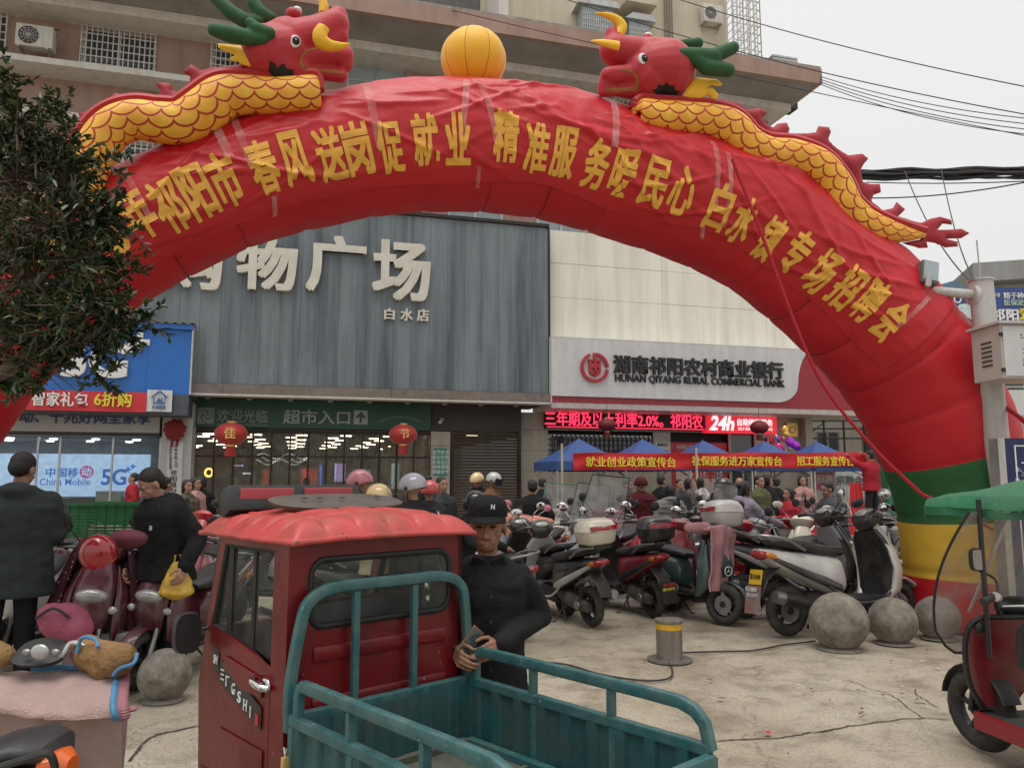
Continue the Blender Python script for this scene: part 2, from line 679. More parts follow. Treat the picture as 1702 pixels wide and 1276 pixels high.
# wall built as piers and spandrels round the openings
xs = sorted(set([XL, XR] + [w_[0] for w_ in wins] + [w_[1] for w_ in wins]))
for i in range(len(xs) - 1):
 a, b = xs[i], xs[i + 1]
 if b - a < 1e-4:
  continue
 cm = (a + b) / 2
 hs_ = sorted([(w_[2], w_[3]) for w_ in wins if w_[0] - 1e-4 <= cm <= w_[1] + 1e-4])
 z = z_wb
 for lo, hi in hs_:
  if lo > z:
   mb.add([(a, ywall, z), (b, ywall, z), (b, ywall, lo), (a, ywall, lo)], [(0, 1, 2, 3)])
  z = max(z, hi)
 mb.add([(a, ywall, z), (b, ywall, z), (b, ywall, ztopw), (a, ywall, ztopw)], [(0, 1, 2, 3)])
mb.add([(XR, ywall, 0), (XR, ywall + 11, 0), (XR, ywall + 11, ztopw), (XR, ywall, ztopw)], [(0, 1, 2, 3)])
mb.build('wall', m_pink, bld, smooth=False)
for x0, x1, z0, z1, kind in wins:
 f = MB()
 t = 0.07
 for (a, b, c, d) in ((x0, x1, z0, z0 + t), (x0, x1, z1 - t, z1), (x0, x0 + t, z0 + t, z1 - t), (x1 - t, x1, z0 + t, z1 - t)):
  f.box(a, b, ywall + 0.06, ywall + 0.16, c, d)
 nm = max(1, round((x1 - x0) / 1.0))
 for i in range(1, nm):
  xx = x0 + (x1 - x0) * i / nm
  f.box(xx - 0.03, xx + 0.03, ywall + 0.07, ywall + 0.15, z0 + t, z1 - t)
 f.box(x0 + t, x1 - t, ywall + 0.075, ywall + 0.145, z0 + (z1 - z0) * 0.68, z0 + (z1 - z0) * 0.68 + 0.05)
 # reveals
 f.box(x0 - 0.001, x0 + 0.02, ywall + 0.001, ywall + 0.25, z0, z1)
 f.box(x1 - 0.02, x1, ywall + 0.001, ywall + 0.25, z0, z1)
 wo = f.build('window', m_white if kind == 'grille' else m_steel, bld, smooth=False)
 MB().box(x0 + 0.02, x1 - 0.02, ywall + 0.10, ywall + 0.115, z0 + 0.02, z1 - 0.02).build('pane', m_glass if kind == 'grille' else m_glassb, wo, smooth=False)
 if kind == 'grille':
  gr = MB()
  n = max(3, int((x1 - x0) / 0.125))
  for i in range(n + 1):
   xx = x0 + (x1 - x0) * i / n
   gr.box(xx - 0.012, xx + 0.012, ywall - 0.10, ywall - 0.075, z0 - 0.03, z1 + 0.02)
  n = max(3, int((z1 - z0) / 0.2))
  for i in range(n + 1):
   zz = z0 + (z1 - z0) * i / n
   gr.box(x0 - 0.03, x1 + 0.03, ywall - 0.075, ywall - 0.055, zz - 0.015, zz + 0.015)
  gr.build('grille', m_bars, wo, smooth=False)
# canopy roof, fascia, soffit, string course
XE = fs(1367, 140, ysof)[0]
mb = MB().box(XL, XE, ysof, ysof + 0.14, z_canopy, z_cantop)
mb.box(XE - 0.14, XE, ysof + 0.14, ysof + 13, z_canopy, z_cantop)
mb.build('fascia', m_pink, bld, smooth=False)
MB().box(XL, XE - 0.02, ysof + 0.02, ysof + 13, z_cantop, z_cantop + 0.08).build('roof_coping', m_conc, bld, smooth=False)
sx1 = fs(1312, 190, -0.25)[0]
# sloping soffit from the fascia back to the string course
s = MB()
zs = z_str + 0.16
s.add([(XL, ysof + 0.1, z_canopy + 0.03), (XE - 0.05, ysof + 0.1, z_canopy + 0.03), (sx1, -0.1, zs), (XL, -0.1, zs)], [(0, 1, 2, 3)])
s.add([(XE - 0.05, ysof + 0.1, z_canopy + 0.03), (XE - 0.05, 10, z_canopy + 0.03), (sx1, 10, zs), (sx1, -0.1, zs)], [(0, 1, 2, 3)])
s.build('soffit', m_soff, bld, smooth=False)
s = MB().box(XL, sx1, -0.35, 0.0, z_str, z_str + 0.17)
s.box(XL, sx1, -0.34, 12, z_str - 0.08, z_str)
s.build('string_course', m_white, bld, smooth=False)
# storey ledges
zA = fs(134, 101, -0.3)[1]
for (u0, v0, yy, th) in ((134, 103, -0.3, 0.16), (60, 180, -0.1, 0.12)):
 zz = fs(u0, v0, yy)[1]
 MB().box(XL, fs(640, 160, yy)[0] + 12, yy, ywall, zz - th, zz).build('ledge', m_white, bld, smooth=False)
# AC condenser on brackets, top left
m_ac = mat('ac_casing', (0.60, 0.58, 0.53), 0.5, var=0.06, dirt=(0.3, 0.26, 0.2), dirt_amt=0.4, dirt_scale=4, streak=True)
def condenser(label, x, z, y, wd=0.85, hh=0.58, M0=FM, group=None, flip=1):
 t = thing('air_conditioner', label, 'air conditioner', M=M0 @ Matrix.Translation((x, y, z)), group=group)
 MB().box(-wd / 2, wd / 2, -0.32, 0, 0, hh).build('casing', m_ac, t, bevel=0.02)
 c = (-0.15 * wd, -0.325, hh / 2)
 mb = MB()
 for r in (0.06, 0.12, 0.18, 0.235):
  mb.tube([(c[0] + r * math.cos(a), c[1] - 0.006, c[2] + r * math.sin(a)) for a in [2 * PI * k / 28 for k in range(28)]], 0.006, 5, closed=True)
 for k in range(12):
  a = 2 * PI * k / 12
  mb.bar((c[0], c[1] - 0.006, c[2]), (c[0] + 0.24 * math.cos(a), c[1] - 0.006, c[2] + 0.24 * math.sin(a)), 0.008, 0.008)
 mb.build('fan_grille', m_steel, t)
 MB().cyl((c[0], c[1] + 0.003, c[2]), (c[0], c[1] - 0.002, c[2]), 0.24, n=28).build('fan_opening', m_dark, t)
 for sx in (-1, 1):
  mb = MB()
  mb.box(sx * wd * 0.38 - 0.02, sx * wd * 0.38 + 0.02, -0.36, 0.3, -0.05, -0.003)
  mb.bar((sx * wd * 0.38, -0.33, -0.05), (sx * wd * 0.38, 0.28, -0.32), 0.03, 0.03)
  mb.build('bracket', m_steel, t)
 mb = MB()
 mb.tube(spline([(wd * .42, -0.1, 0.15), (wd * .5, -0.05, 0.5), (wd * .4, 0.1, 0.75), (wd * .45, 0.3, 0.85)], 14), 0.014, 6)
 mb.build('pipe', m_black, t)
 return t
x, z = fs(62, 88, 0.15)
condenser('white air conditioner unit on the pink wall at the top left', x, z, 0.15)
# ---------------- grey cladding sign box
m_grey = mat('grey_cladding', (0.175, 0.208, 0.228), 0.5, var=0.10, scale=0.7, bump=0.1, bscale=8, dirt=(0.058, 0.068, 0.082), dirt_amt=0.85, dirt_scale=0.7, streak=True, coords='World')
m_trim = mat('brown_grey_trim', (0.20, 0.165, 0.14), 0.55, dirt=(0.09, 0.08, 0.07), dirt_amt=0.4, coords='World')
yg = -1.0
gs = fthing('supermarket_fascia', 'big weathered grey panelled fascia with white raised shopping plaza letters', 'shop sign')
gx0, gx1 = fs(225, 560, yg)[0], fs(911, 500, yg)[0]
gz0, gz1 = fs(914, 655, yg)[1], fs(905, 378, yg)[1]
MB().box(gx0, gx1, yg + 0.03, ywall - 0.01, gz0, gz1).build('box_frame', m_trim, gs, smooth=False)
npan = 22
pw = (gx1 - gx0) / npan
pme = MB().box(0.0025, pw - 0.0025, yg, yg + 0.028, gz0 + 0.02, gz1 - 0.02).mesh('panel', smooth=False, bevel=0.002)
for i in range(npan):
 o = obj('panel', pme, m_grey, gs, (gx0 + i * pw, random.uniform(-0.002, 0.002), 0))
MB().box(gx0, gx1 + 0.03, yg - 0.06, yg + 0.2, gz1 - 0.0, gz1 + 0.09).build('coping', m_dark, gs, smooth=False)
MB().box(gx1 + 0.001, gx1 + 0.05, yg - 0.03, ywall, gz0, gz1).build('edge_trim', m_dark, gs, smooth=False)
zb = fs(914, 669, yg - 0.12)[1]
tw = 2.05
k = 0
xx = gx0
while xx < gx1:
 e = min(xx + tw, gx1 + 0.1)
 MB().box(xx + 0.004, e - 0.004, yg - 0.14, yg + 0.25, zb, gz0 - 0.004).build('trim_piece', m_trim, gs, smooth=False, bevel=0.004)
 xx += tw
MB().box(gx0, gx1 + 0.1, yg - 0.16, yg + 0.3, zb - 0.045, zb - 0.004).build('drip_edge', m_white, gs, smooth=False)
m_let = mat('cream_letter', (0.66, 0.63, 0.55), 0.45, var=0.08, dirt=(0.35, 0.32, 0.26), dirt_amt=0.3, dirt_scale=2)
for ch, u0, v0, u1, v1 in (('购', 268, 396, 374, 482), ('物', 392, 398, 497, 484), ('广', 508, 394, 610, 488), ('场', 618, 402, 716, 501)):
 ftxt(ch, u0, v0, u1, v1, yg, m_let, gs, 0.14, 0.030)
for ch, u0, v0, u1, v1 in (('白', 638, 513, 656, 532), ('水', 665, 513, 686, 534), ('店', 692, 514, 713, 535)):
 ftxt(ch, u0, v0, u1, v1, yg, m_let, gs, 0.06, 0.035)
# ---------------- soffit of the shop canopy with downlights
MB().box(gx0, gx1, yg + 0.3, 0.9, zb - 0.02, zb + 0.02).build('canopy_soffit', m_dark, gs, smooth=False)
m_lamp = mat('downlight', (0.5, 0.5, 0.48), 0.3, bump=0)
for i in range(9):
 xx = gx0 + 1.6 + i * 1.02
 MB().cyl((xx, 0.1 - 0.3, zb - 0.05), (xx, 0.1 - 0.3, zb - 0.02), 0.07, n=14).build('downlight', m_lamp, gs)
# ---------------- supermarket front
yd = 0.2
sm = fthing('supermarket_entrance', 'glazed supermarket entrance with dark mullions and plastic strip curtains', 'shop front')
m_in_wall = mat('shop_inner_wall', (0.40, 0.33, 0.25), 0.8, var=0.5, scale=1.1)
m_mull = mat('bronze_mullion', (0.035, 0.028, 0.022), 0.4, 0.4)
dx0, dx1 = fs(322, 790, yd)[0], fs(715, 790, yd)[0]
dz1 = fs(520, 716, yd)[1]
MB().box(dx0 - 6, dx1 + 3, yd + 15, yd + 15.1, 0, dz1 + 0.1).build('back_wall', m_in_wall, sm, smooth=False)
MB().box(dx1, dx1 + 0.1, yd, yd + 15, 0, dz1 + 0.1).build('side_wall', m_in_wall, sm, smooth=False)
MB().box(dx0 - 6, dx1 + 3, yd + 0.1, yd + 15, dz1 + 0.02, dz1 + 0.1).build('shop_ceiling', mat('shop_ceiling', (0.36, 0.33, 0.28), 0.8), sm, smooth=False)
m_tube = mat('shop_light', (1, 0.9, 0.7), 0.5, emit=(1.0, 0.86, 0.62), estr=9.0, bump=0)
lme = MB().box(-0.16, 0.16, -0.05, 0.05, -0.03, 0).mesh('ceiling_light', smooth=False)
for j in range(9):
 for i in range(8):
  obj('ceiling_light', lme, m_tube, sm, (dx0 - 1.5 + i * 1.28 + 0.3 * (j % 2), yd + 0.9 + j * 1.45, dz1 + 0.018))
cols_ = [(0.55, 0.05, 0.05), (0.1, 0.15, 0.5), (0.55, 0.45, 0.1), (0.1, 0.3, 0.15), (0.5, 0.5, 0.5), (0.4, 0.15, 0.4)]
for i in range(7):
 xx = dx0 + 0.6 + i * 0.92
 hh = random.uniform(1.2, 1.9)
 yy = yd + 2.5 + random.random() * 2.5
 rk = MB().box(xx, xx + 0.75, yy, yy + 0.4, 0, hh).build('shelf_unit', mat('shelf_white', (0.3, 0.3, 0.28), 0.6), sm, smooth=False)
 st = MB()
 for q in range(4):
  for p in range(5):
   st.cur = random.randrange(6)
   st.box(xx + 0.03 + p * 0.145, xx + 0.15 + p * 0.145, yy - 0.1, yy - 0.01, 0.2 + q * hh / 4.6, 0.2 + q * hh / 4.6 + random.uniform(0.14, 0.27))
 st.build('goods', None, rk, smooth=False, mats=[mat('goods_%d' % e, c, 0.5) for e, c in enumerate(cols_)])
n = 13
for i in range(n + 1):
 xx = dx0 + (dx1 - dx0) * i / n
 MB().box(xx - 0.025, xx + 0.025, yd - 0.03, yd + 0.05, 0, dz1).build('mullion', m_mull, sm, smooth=False)
MB().box(dx0, dx1, yd - 0.035, yd + 0.055, dz1 - 0.08, dz1).box(dx0, dx1, yd - 0.032, yd + 0.052, fs(500, 760, yd)[1], fs(500, 760, yd)[1] + 0.04).build('transom', m_mull, sm, smooth=False)
def clear_mat(name, col, fac, rough=0.05, body=0.5):
 """thin clear sheet: mostly see-through, with reflection"""
 m = bpy.data.materials.new(name)
 m.use_nodes = True
 N, L = m.node_tree.nodes, m.node_tree.links
 N.remove(N['Principled BSDF'])
 o = N['Material Output']
 tr = N.new('ShaderNodeBsdfTransparent')
 tr.inputs[0].default_value = (*col, 1)
 gl = N.new('ShaderNodeBsdfPrincipled')
 gl.inputs['Base Color'].default_value = (col[0] * body, col[1] * body, col[2] * body, 1)
 gl.inputs['Roughness'].default_value = rough
 mx = N.new('ShaderNodeMixShader')
 n = N.new('ShaderNodeTexNoise')
 n.inputs['Scale'].default_value = 6
 n.inputs['Detail'].default_value = 6
 tc = N.new('ShaderNodeTexCoord')
 L.new(tc.outputs['Object'], n.inputs['Vector'])
 mr = N.new('ShaderNodeMapRange')
 mr.inputs[1].default_value = 0.35
 mr.inputs[2].default_value = 0.75
 mr.inputs[3].default_value = fac * 0.6
 mr.inputs[4].default_value = min(1, fac * 1.7)
 L.new(n.outputs[0], mr.inputs[0])
 L.new(mr.outputs[0], mx.inputs[0])
 L.new(tr.outputs[0], mx.inputs[1])
 L.new(gl.outputs[0], mx.inputs[2])
 L.new(mx.outputs[0], o.inputs[0])
 MC[name] = m
 return m
m_clear = clear_mat('clear_glass', (0.80, 0.82, 0.80), 0.10)
m_pvc = clear_mat('pvc_strip', (0.80, 0.76, 0.70), 0.34, 0.25, .8)
m_perspex = clear_mat('scratched_perspex', (0.70, 0.69, 0.67), 0.30, 0.2)
for i in range(n):
 a = dx0 + (dx1 - dx0) * i / n + 0.026
 b = dx0 + (dx1 - dx0) * (i + 1) / n - 0.026
 MB().box(a, b, yd + 0.005, yd + 0.012, 0.02, dz1 - 0.085).build('pane', m_clear, sm, smooth=False)
for i in range(16):
 xx = dx0 + 0.8 + i * 0.4
 mb = MB()
 ph = random.random() * 6
 sw = random.uniform(-0.25, 0.25)
 mb.grid(lambda a, b: (xx + 0.30 * a + sw * (1 - b) ** 2, yd + 0.5 + 0.07 * math.sin(ph + 7 * a + 2 * b) + 0.1 * (1 - b), 0.2 + (dz1 - 0.25) * b), 6, 10)
 mb.build('plastic_curtain', m_pvc, sm)
m_gar = mat('garland_light', (1, 1, 1), 0.5, emit=(0.9, 1.0, 0.95), estr=1.6, bump=0)
mb = MB()
for q in range(3):
 x_, z_ = fs(425, 758 + q * 5, yd + 1)
 for k in range(26):
  zz = z_ + .07 * math.sin(k * .5 + q)
  mb.box(x_ + k * .055, x_ + k * .055 + .035, yd + 1, yd + 1.01, zz, zz + .014)
o = mb.build('light_garland', m_gar, sm, smooth=False)
o['kind'] = 'stuff'
x_, z_ = fs(347, 785, yd + .3)
MB().tube([(x_ + .09 * math.cos(a), yd + .3, z_ + .1 * math.sin(a)) for a in [2 * PI * k / 20 for k in range(20)]], .025, 8, closed=True).build('round_lamp', mat('amber_lamp', (1, .6, .1), .5, emit=(1, .6, .12), estr=2.5, bump=0), sm)
for (u0, v0, u1, v1, c) in ((388, 772, 404, 775, (.5, .4, .9)), (404, 785, 420, 788, (.9, .9, .9)), (530, 772, 535, 810, (.1, .15, .6)), (556, 770, 574, 800, (.45, .35, .75)), (436, 780, 450, 806, (.35, .05, .03)), (500, 778, 528, 806, (.4, .06, .04)), (600, 780, 616, 806, (.1, .25, .2)), (650, 770, 664, 812, (.25, .3, .3))):
 a = rect(u0, v0, u1, v1, yd + 1.6)
 MB().box(a[0], a[1], yd + 1.6, yd + 1.62, a[2], a[3]).build('added_glow_panel', mat('added_glow_panel_%d' % u0, c, .5, emit=c, estr=.8, var=.5, scale=9, bump=0), sm, smooth=False)  # glowing panels added to the dim interior, standing for scattered lights and reflections
# green sign above the entrance
gsn = fthing('entrance_sign', 'dark green supermarket entrance sign with faded welcome text and arrow', 'sign')
m_gr = mat('green_sign_face', (0.016, 0.075, 0.052), 0.45, var=0.12, scale=1.5)
ys = -0.05
x0, x1, z0, z1 = rect(316, 676, 716, 713, ys)
zs1 = zb - 0.02
MB().box(x0, x1, ys, yd + 0.3, z0 + 0.02, zs1).build('sign_box', m_gr, gsn, smooth=False)
m_fad = mat('faded_white_print', (0.30, 0.34, 0.31), 0.5, var=0.12)
m_fad2 = mat('dim_white_print', (0.20, 0.25, 0.22), 0.5, var=0.12)
lg = rect(328, 677, 356, 704, ys - 0.01)
mb = MB().box(lg[0], lg[1], ys - 0.012, ys - 0.002, lg[2], lg[3])
mb.build('logo_plate', m_fad2, gsn, smooth=False, bevel=0.004)
mb = MB()
cx_, cz_ = (lg[0] + lg[1]) / 2, (lg[2] + lg[3]) / 2
for kk in range(3):
 pth = []
 for q in range(14):
  a = kk * 2 * PI / 3 + q * 0.22
  r = 0.03 + 0.013 * q
  pth.append((cx_ + r * math.cos(a), ys - 0.017, cz_ + r * math.sin(a)))
 mb.tube(pth, [0.014 - 0.0006 * q for q in range(14)], 6, flat=0.4)
mb.build('logo_swirl', m_gr, gsn)
ftxt('欢迎光临', 360, 680, 446, 702, ys - 0.002, m_fad2, gsn, 0.01, 0.008)
ftxt('HUANYINGGUANGLIN', 362, 704, 446, 708, ys - 0.002, m_fad2, gsn, 0.01, 0.0)
ftxt('超市入口', 471, 681, 583, 705, ys - 0.002, m_fad, gsn, 0.01, 0.014)
a = rect(588, 682, 611, 705, ys)
MB().box(a[0], a[1], ys - 0.012, ys - 0.002, a[2], a[3]).build('arrow_plate', m_fad, gsn, smooth=False, bevel=0.004)
mx_, mz_ = (a[0] + a[1]) / 2, (a[2] + a[3]) / 2
MB().prism([(mx_ - 0.03, mz_ - 0.15), (mx_ + 0.03, mz_ - 0.15), (mx_ + 0.03, mz_ + 0.02), (mx_ + 0.12, mz_ - 0.04), (mx_ + 0.12, mz_ + 0.02), (mx_, mz_ + 0.15), (mx_ - 0.12, mz_ + 0.02), (mx_ - 0.12, mz_ - 0.04), (mx_ - 0.03, mz_ + 0.02)], ys - 0.02, ys - 0.012).build('arrow', m_gr, gsn, smooth=False)
mb = MB()
xa, za = fs(630, 700, ys)
xb, _ = fs(700, 700, ys)
mb.tube([(xa + (xb - xa) * q / 16, ys - 0.008, za + 0.14 * math.sin(PI * q / 16)) for q in range(17)], 0.012, 6)
mb.build('arc_line', m_fad2, gsn)
# lanterns
m_lan = mat('lantern_silk', (0.42, 0.012, 0.014), 0.5, var=0.15, bump=0.1, sheen=0.3)
m_gold = mat('gold_trim', (0.75, 0.50, 0.16), 0.4, 0.5)
def lantern(label, u, v, rpx, y, text='', col=None, vtop=None):
 x, z = fs(u, v, y)
 r = rpx / F * (FM @ Vector((x, y, z))).y
 t = thing('red_lantern', label, 'lantern', M=FM @ Matrix.Translation((x, y, z)), group='festive red lanterns above the shop fronts')
 mb = MB()
 n = 40
 prof = []
 for i in range(15):
  a = -PI / 2 * 0.86 + PI * 0.86 * i / 14
  prof.append((r * math.cos(a), r * 0.72 * math.sin(a) / math.sin(PI / 2 * 0.86)))
 vs_ = []
 for rr, zz in prof:
  for k in range(n):
   a = 2 * PI * k / n
   q = rr * (1 + 0.025 * (1 if k % 2 else -1))
   vs_.append((q * math.cos(a), q * math.sin(a), zz))
 fs_ = [(i * n + k, i * n + (k + 1) % n, (i + 1) * n + (k + 1) % n, (i + 1) * n + k) for i in range(14) for k in range(n)]
 mb.add(vs_, fs_)
 mb.build('lantern_body', col or m_lan, t, ang=80)
 MB().cyl((0, 0, r * 0.70), (0, 0, r * 0.80), r * 0.30).cyl((0, 0, -r * 0.80), (0, 0, -r * 0.70), r * 0.30).build('rim', m_gold, t)
 mb = MB()
 for k in range(26):
  a = 2 * PI * k / 26
  mb.cyl((r * .24 * math.cos(a), r * .24 * math.sin(a), -r * .8), (r * .30 * math.cos(a), r * .30 * math.sin(a), -r * 1.42), 0.02, 0.024, n=5)
 mb.build('tassel', col or m_lan, t)
 MB().cyl((0, 0, r * .8), (0, 0, max(r * 0.9, zb - z)), 0.008, n=6).build('cord', m_black, t)
 if text:
  txt(text, r * 0.72, m_gold, t, (0, -r * 0.98, 0), 0.012, 0.02)
lantern('bright red paper lantern with gold characters left of the green entrance sign', 384, 721, 26, -0.75, '佳')
lantern('bright red paper lantern hanging at the right end of the green entrance sign', 670, 722, 23, -0.75, '节')
m_lan2 = mat('dull_lantern_silk', (0.16, 0.012, 0.016), 0.6, var=0.2)
lantern('dull dark red lantern hanging in front of the running LED text sign', 1009, 706, 15, -1.5, '', m_lan2)
lantern('dull dark red lantern hanging in front of the 24h banking sign', 1262, 710, 15, -1.5, '', m_lan2)
# pillar with green notice, shutter, tile wall
m_cream = mat('cream_stone', (0.42, 0.39, 0.32), 0.5, var=0.08, dirt=(0.25, 0.22, 0.17), dirt_amt=0.35, dirt_scale=1.5, streak=True, coords='World')
pil = fthing('stone_pillar', 'cream stone pillar between the supermarket glass and the closed shutter', 'pillar')
x0, x1, z0, z1 = rect(716, 717, 748, 800, yd - 0.1)
k = 0
zz = 0.0
while zz < z1 - 0.02:
 MB().box(x0, x1, yd - 0.1, yd + 0.3, zz + 0.004, min(zz + 0.62, z1)).build('tile', m_cream, pil, bevel=0.004, smooth=False)
 zz += 0.626
m_tealsign = mat('teal_notice', (0.02, 0.24, 0.20), 0.4)
m_wprint = mat('white_print', (0.75, 0.76, 0.74), 0.5, bump=0)
nb = fthing('green_notice', 'small green notice plate with white text on the cream pillar', 'notice')
x0n, x1n, z0n, z1n = rect(721, 745, 743, 790, yd - 0.12)
MB().box(x0n, x1n, yd - 0.13, yd - 0.105, z0n, z1n).build('plate', m_tealsign, nb, smooth=False, bevel=0.003)
for i in range(5):
 zt = z1n - (i + 0.8) * (z1n - z0n) / 5.6
 txt(('温馨提示', '营业时间', '安全出口', '保持通道', '谢谢合作')[i], 0.12, m_wprint, nb, ((x0n + x1n) / 2, yd - 0.134, zt), 0.004, 0.01)
sh = fthing('roller_shutter', 'closed brown roller shutter behind the two helmeted people', 'shutter')
m_shut = mat('brown_shutter', (0.085, 0.068, 0.052), 0.5, 0.3, var=0.1, dirt=(0.16, 0.14, 0.11), dirt_amt=0.3, dirt_scale=2, streak=True, coords='World')
x0, x1, z0, z1 = rect(749, 717, 865, 800, yd)
prof_n = int(z1 / 0.085)
for i in range(prof_n):
 a = i * 0.085
 MB().prism([(yd + 0.03, a), (yd, a + 0.015), (yd - 0.012, a + 0.045), (yd, a + 0.07), (yd + 0.03, a + 0.083)], x0 + 0.02, x1 - 0.02, Matrix(((0, 1, 0, 0), (1, 0, 0, 0), (0, 0, 1, 0), (0, 0, 0, 1)))).build('slat', m_shut, sh, smooth=False)
MB().box(x0 - 0.0, x0 + 0.08, yd - 0.06, yd + 0.1, 0, z1).box(x1 - 0.08, x1, yd - 0.06, yd + 0.1, 0, z1).build('guide_rail', m_mull, sh, smooth=False)
MB().box(fs(716, 700, yd)[0], x1, yd - 0.09, yd + 0.3, z1 + 0.003, zs1).build('shutter_box', mat('dark_brown_lintel', (0.05, 0.042, 0.035), 0.6), sh, smooth=False)
cm_ = fthing('security_camera', 'small white security camera fixed above the cream pillar', 'camera')
x, z = fs(732, 700, yd - 0.1)
MB().cyl((x, yd - 0.1, z + 0.1), (x, yd - 0.2, z + 0.05), 0.02).build('arm', m_white, cm_)
MB().cyl((x - 0.06, yd - 0.35, z - 0.05), (x + 0.05, yd - 0.15, z + 0.06), 0.045).build('camera_body', m_white, cm_)
# ---------------- bank part
yb = -0.6
bk = fthing('bank_building', 'cream stone bank front with tall white rendered parapet above', 'building')
m_ren = mat('cream_render', (0.84, 0.82, 0.73), 0.75, var=0.04, scale=0.8, dirt=(0.50, 0.45, 0.36), dirt_amt=0.5, dirt_scale=0.7, streak=True, coords='World')
bx0, bx1 = fs(914, 500, yb)[0], fs(1430, 500, yb)[0]
bz0, bz1 = fs(912, 562, yb)[1], fs(905, 381, yb)[1]
# big rendered slabs with open joints
cols = [bx0 + 0.01 + (bx1 - bx0) * i / 3 for i in range(4)]
rows = [bz0, fs(912, 493, yb)[1], fs(912, 436, yb)[1], bz1]
for i in range(3):
 for j in range(3):
  MB().box(cols[i] + 0.004, cols[i + 1] - 0.004, yb + random.uniform(-0.004, 0.004), yb + 0.3, rows[j] + 0.004, rows[j + 1] - 0.004).build('render_slab', m_ren, bk, smooth=False, bevel=0.003)
MB().box(bx0, bx1, yb + 0.2, ywall - 0.01, bz0, bz1 + 0.04).build('parapet_core', m_conc, bk, smooth=False)
MB().box(bx0, bx1, yb - 0.04, yb + 0.4, bz0 - 0.07, bz0 - 0.004).build('ledge', m_white, bk, smooth=False)
ysb = -1.2
bs = fthing('bank_sign', 'white bank sign with round red emblem and rounded red end', 'sign')
m_wsign = mat('white_sign_face', (0.60, 0.60, 0.60), 0.35, var=0.05, dirt=(0.35, 0.33, 0.33), dirt_amt=0.3, dirt_scale=1.5, streak=True)
m_rsign = mat('red_sign_face', (0.33, 0.022, 0.035), 0.35, var=0.1, dirt=(0.18, 0.02, 0.03), dirt_amt=0.4, dirt_scale=1.2)
x0 = fs(917, 600, ysb)[0]
x1 = fs(1470, 620, ysb)[0]
z1 = fs(913, 560, ysb)[1]
z0 = fs(922, 668, ysb)[1]
MB().box(x0, x1, ysb + 0.012, yb - 0.001, z0, z1).build('sign_box', m_rsign, bs, smooth=False)
MB().box(x0 - 0.02, x0, ysb - 0.01, yb, z0 - 0.02, z1 + 0.02).box(x0, x1, ysb - 0.01, yb, z1, z1 + 0.03).build('sign_frame', m_white, bs, smooth=False)
xe = fs(1352, 600, ysb)[0]
zl = z0 + 0.17
poly = [(x0, zl), (xe - 1.35, zl)]
for k in range(1, 9):
 a = k / 8 * PI / 2
 poly.append((xe - 1.35 + 0.75 * math.sin(a) * 1.0, zl + 0.55 * (1 - math.cos(a))))
for k in range(1, 7):
 a = k / 6
 poly.append((xe - 0.6 + 0.6 * a ** 1.6, zl + 0.55 + (z1 - zl - 0.56) * math.sin(a * PI / 2)))
poly.append((x0, z1 - 0.01))
MB().prism(poly, ysb - 0.03, ysb + 0.010).build('white_panel', m_wsign, bs, smooth=False)
m_blet = mat('black_letter', (0.015, 0.015, 0.017), 0.4)
m_rlet = mat('red_emblem', (0.42, 0.02, 0.035), 0.4)
ftxt('湖南祁阳农村商业银行', 1024, 596, 1304, 626, ysb - 0.03, m_blet, bs, 0.07, 0.026)
ftxt('HUNAN QIYANG RURAL COMMERCIAL BANK', 1027, 627, 1307, 641, ysb - 0.03, m_blet, bs, 0.05, 0.014)
ex, ez = fs(988, 611, ysb - 0.05)
er = 0.415
em = MB()
def arc(mb, a0, a1, r0, r1, n=24):
 vs_, fc = [], []
 for k in range(n + 1):
  a = R(a0 + (a1 - a0) * k / n)
  for r in (r0, r1):
   for y in (ysb - 0.11, ysb - 0.032):
    vs_.append((ex + r * math.cos(a), y, ez + r * math.sin(a)))
 for k in range(n):
  o = k * 4
  fc += [(o, o + 4, o + 6, o + 2), (o + 1, o + 3, o + 7, o + 5), (o, o + 1, o + 5, o + 4), (o + 2, o + 6, o + 7, o + 3)]
 fc += [(0, 2, 3, 1), (n * 4, n * 4 + 1, n * 4 + 3, n * 4 + 2)]
 mb.add(vs_, fc)
arc(em, 112, 352, er * 0.80, er)
arc(em, 4, 84, er * 0.80, er)
def eb(a, b, c, d):
 em.box(ex + a * er, ex + b * er, ysb - 0.11, ysb - 0.031, ez + c * er, ez + d * er)
eb(-0.09, 0.09, -0.62, -0.18)
eb(-0.09, 0.09, 0.5, 0.98)
for zc in (0.26, -0.18):
 eb(-0.42, 0.42, zc + 0.14, zc + 0.28); eb(-0.42, 0.42, zc - 0.16, zc - 0.02)
 eb(-0.42, -0.28, zc - 0.02, zc + 0.14); eb(0.28, 0.42, zc - 0.02, zc + 0.14); eb(-0.07, 0.07, zc - 0.02, zc + 0.14)
eb(-0.30, 0.30, -0.5, -0.36)
em.build('emblem', m_rlet, bs, smooth=False)
# pale soffit under the bank sign
MB().box(x0, x1 - 0.1, ysb + 0.02, 0.6, z0 - 0.16, z0 - 0.004).build('sign_soffit', mat('pink_white_soffit', (0.50, 0.42, 0.40), 0.5), bs, smooth=False)
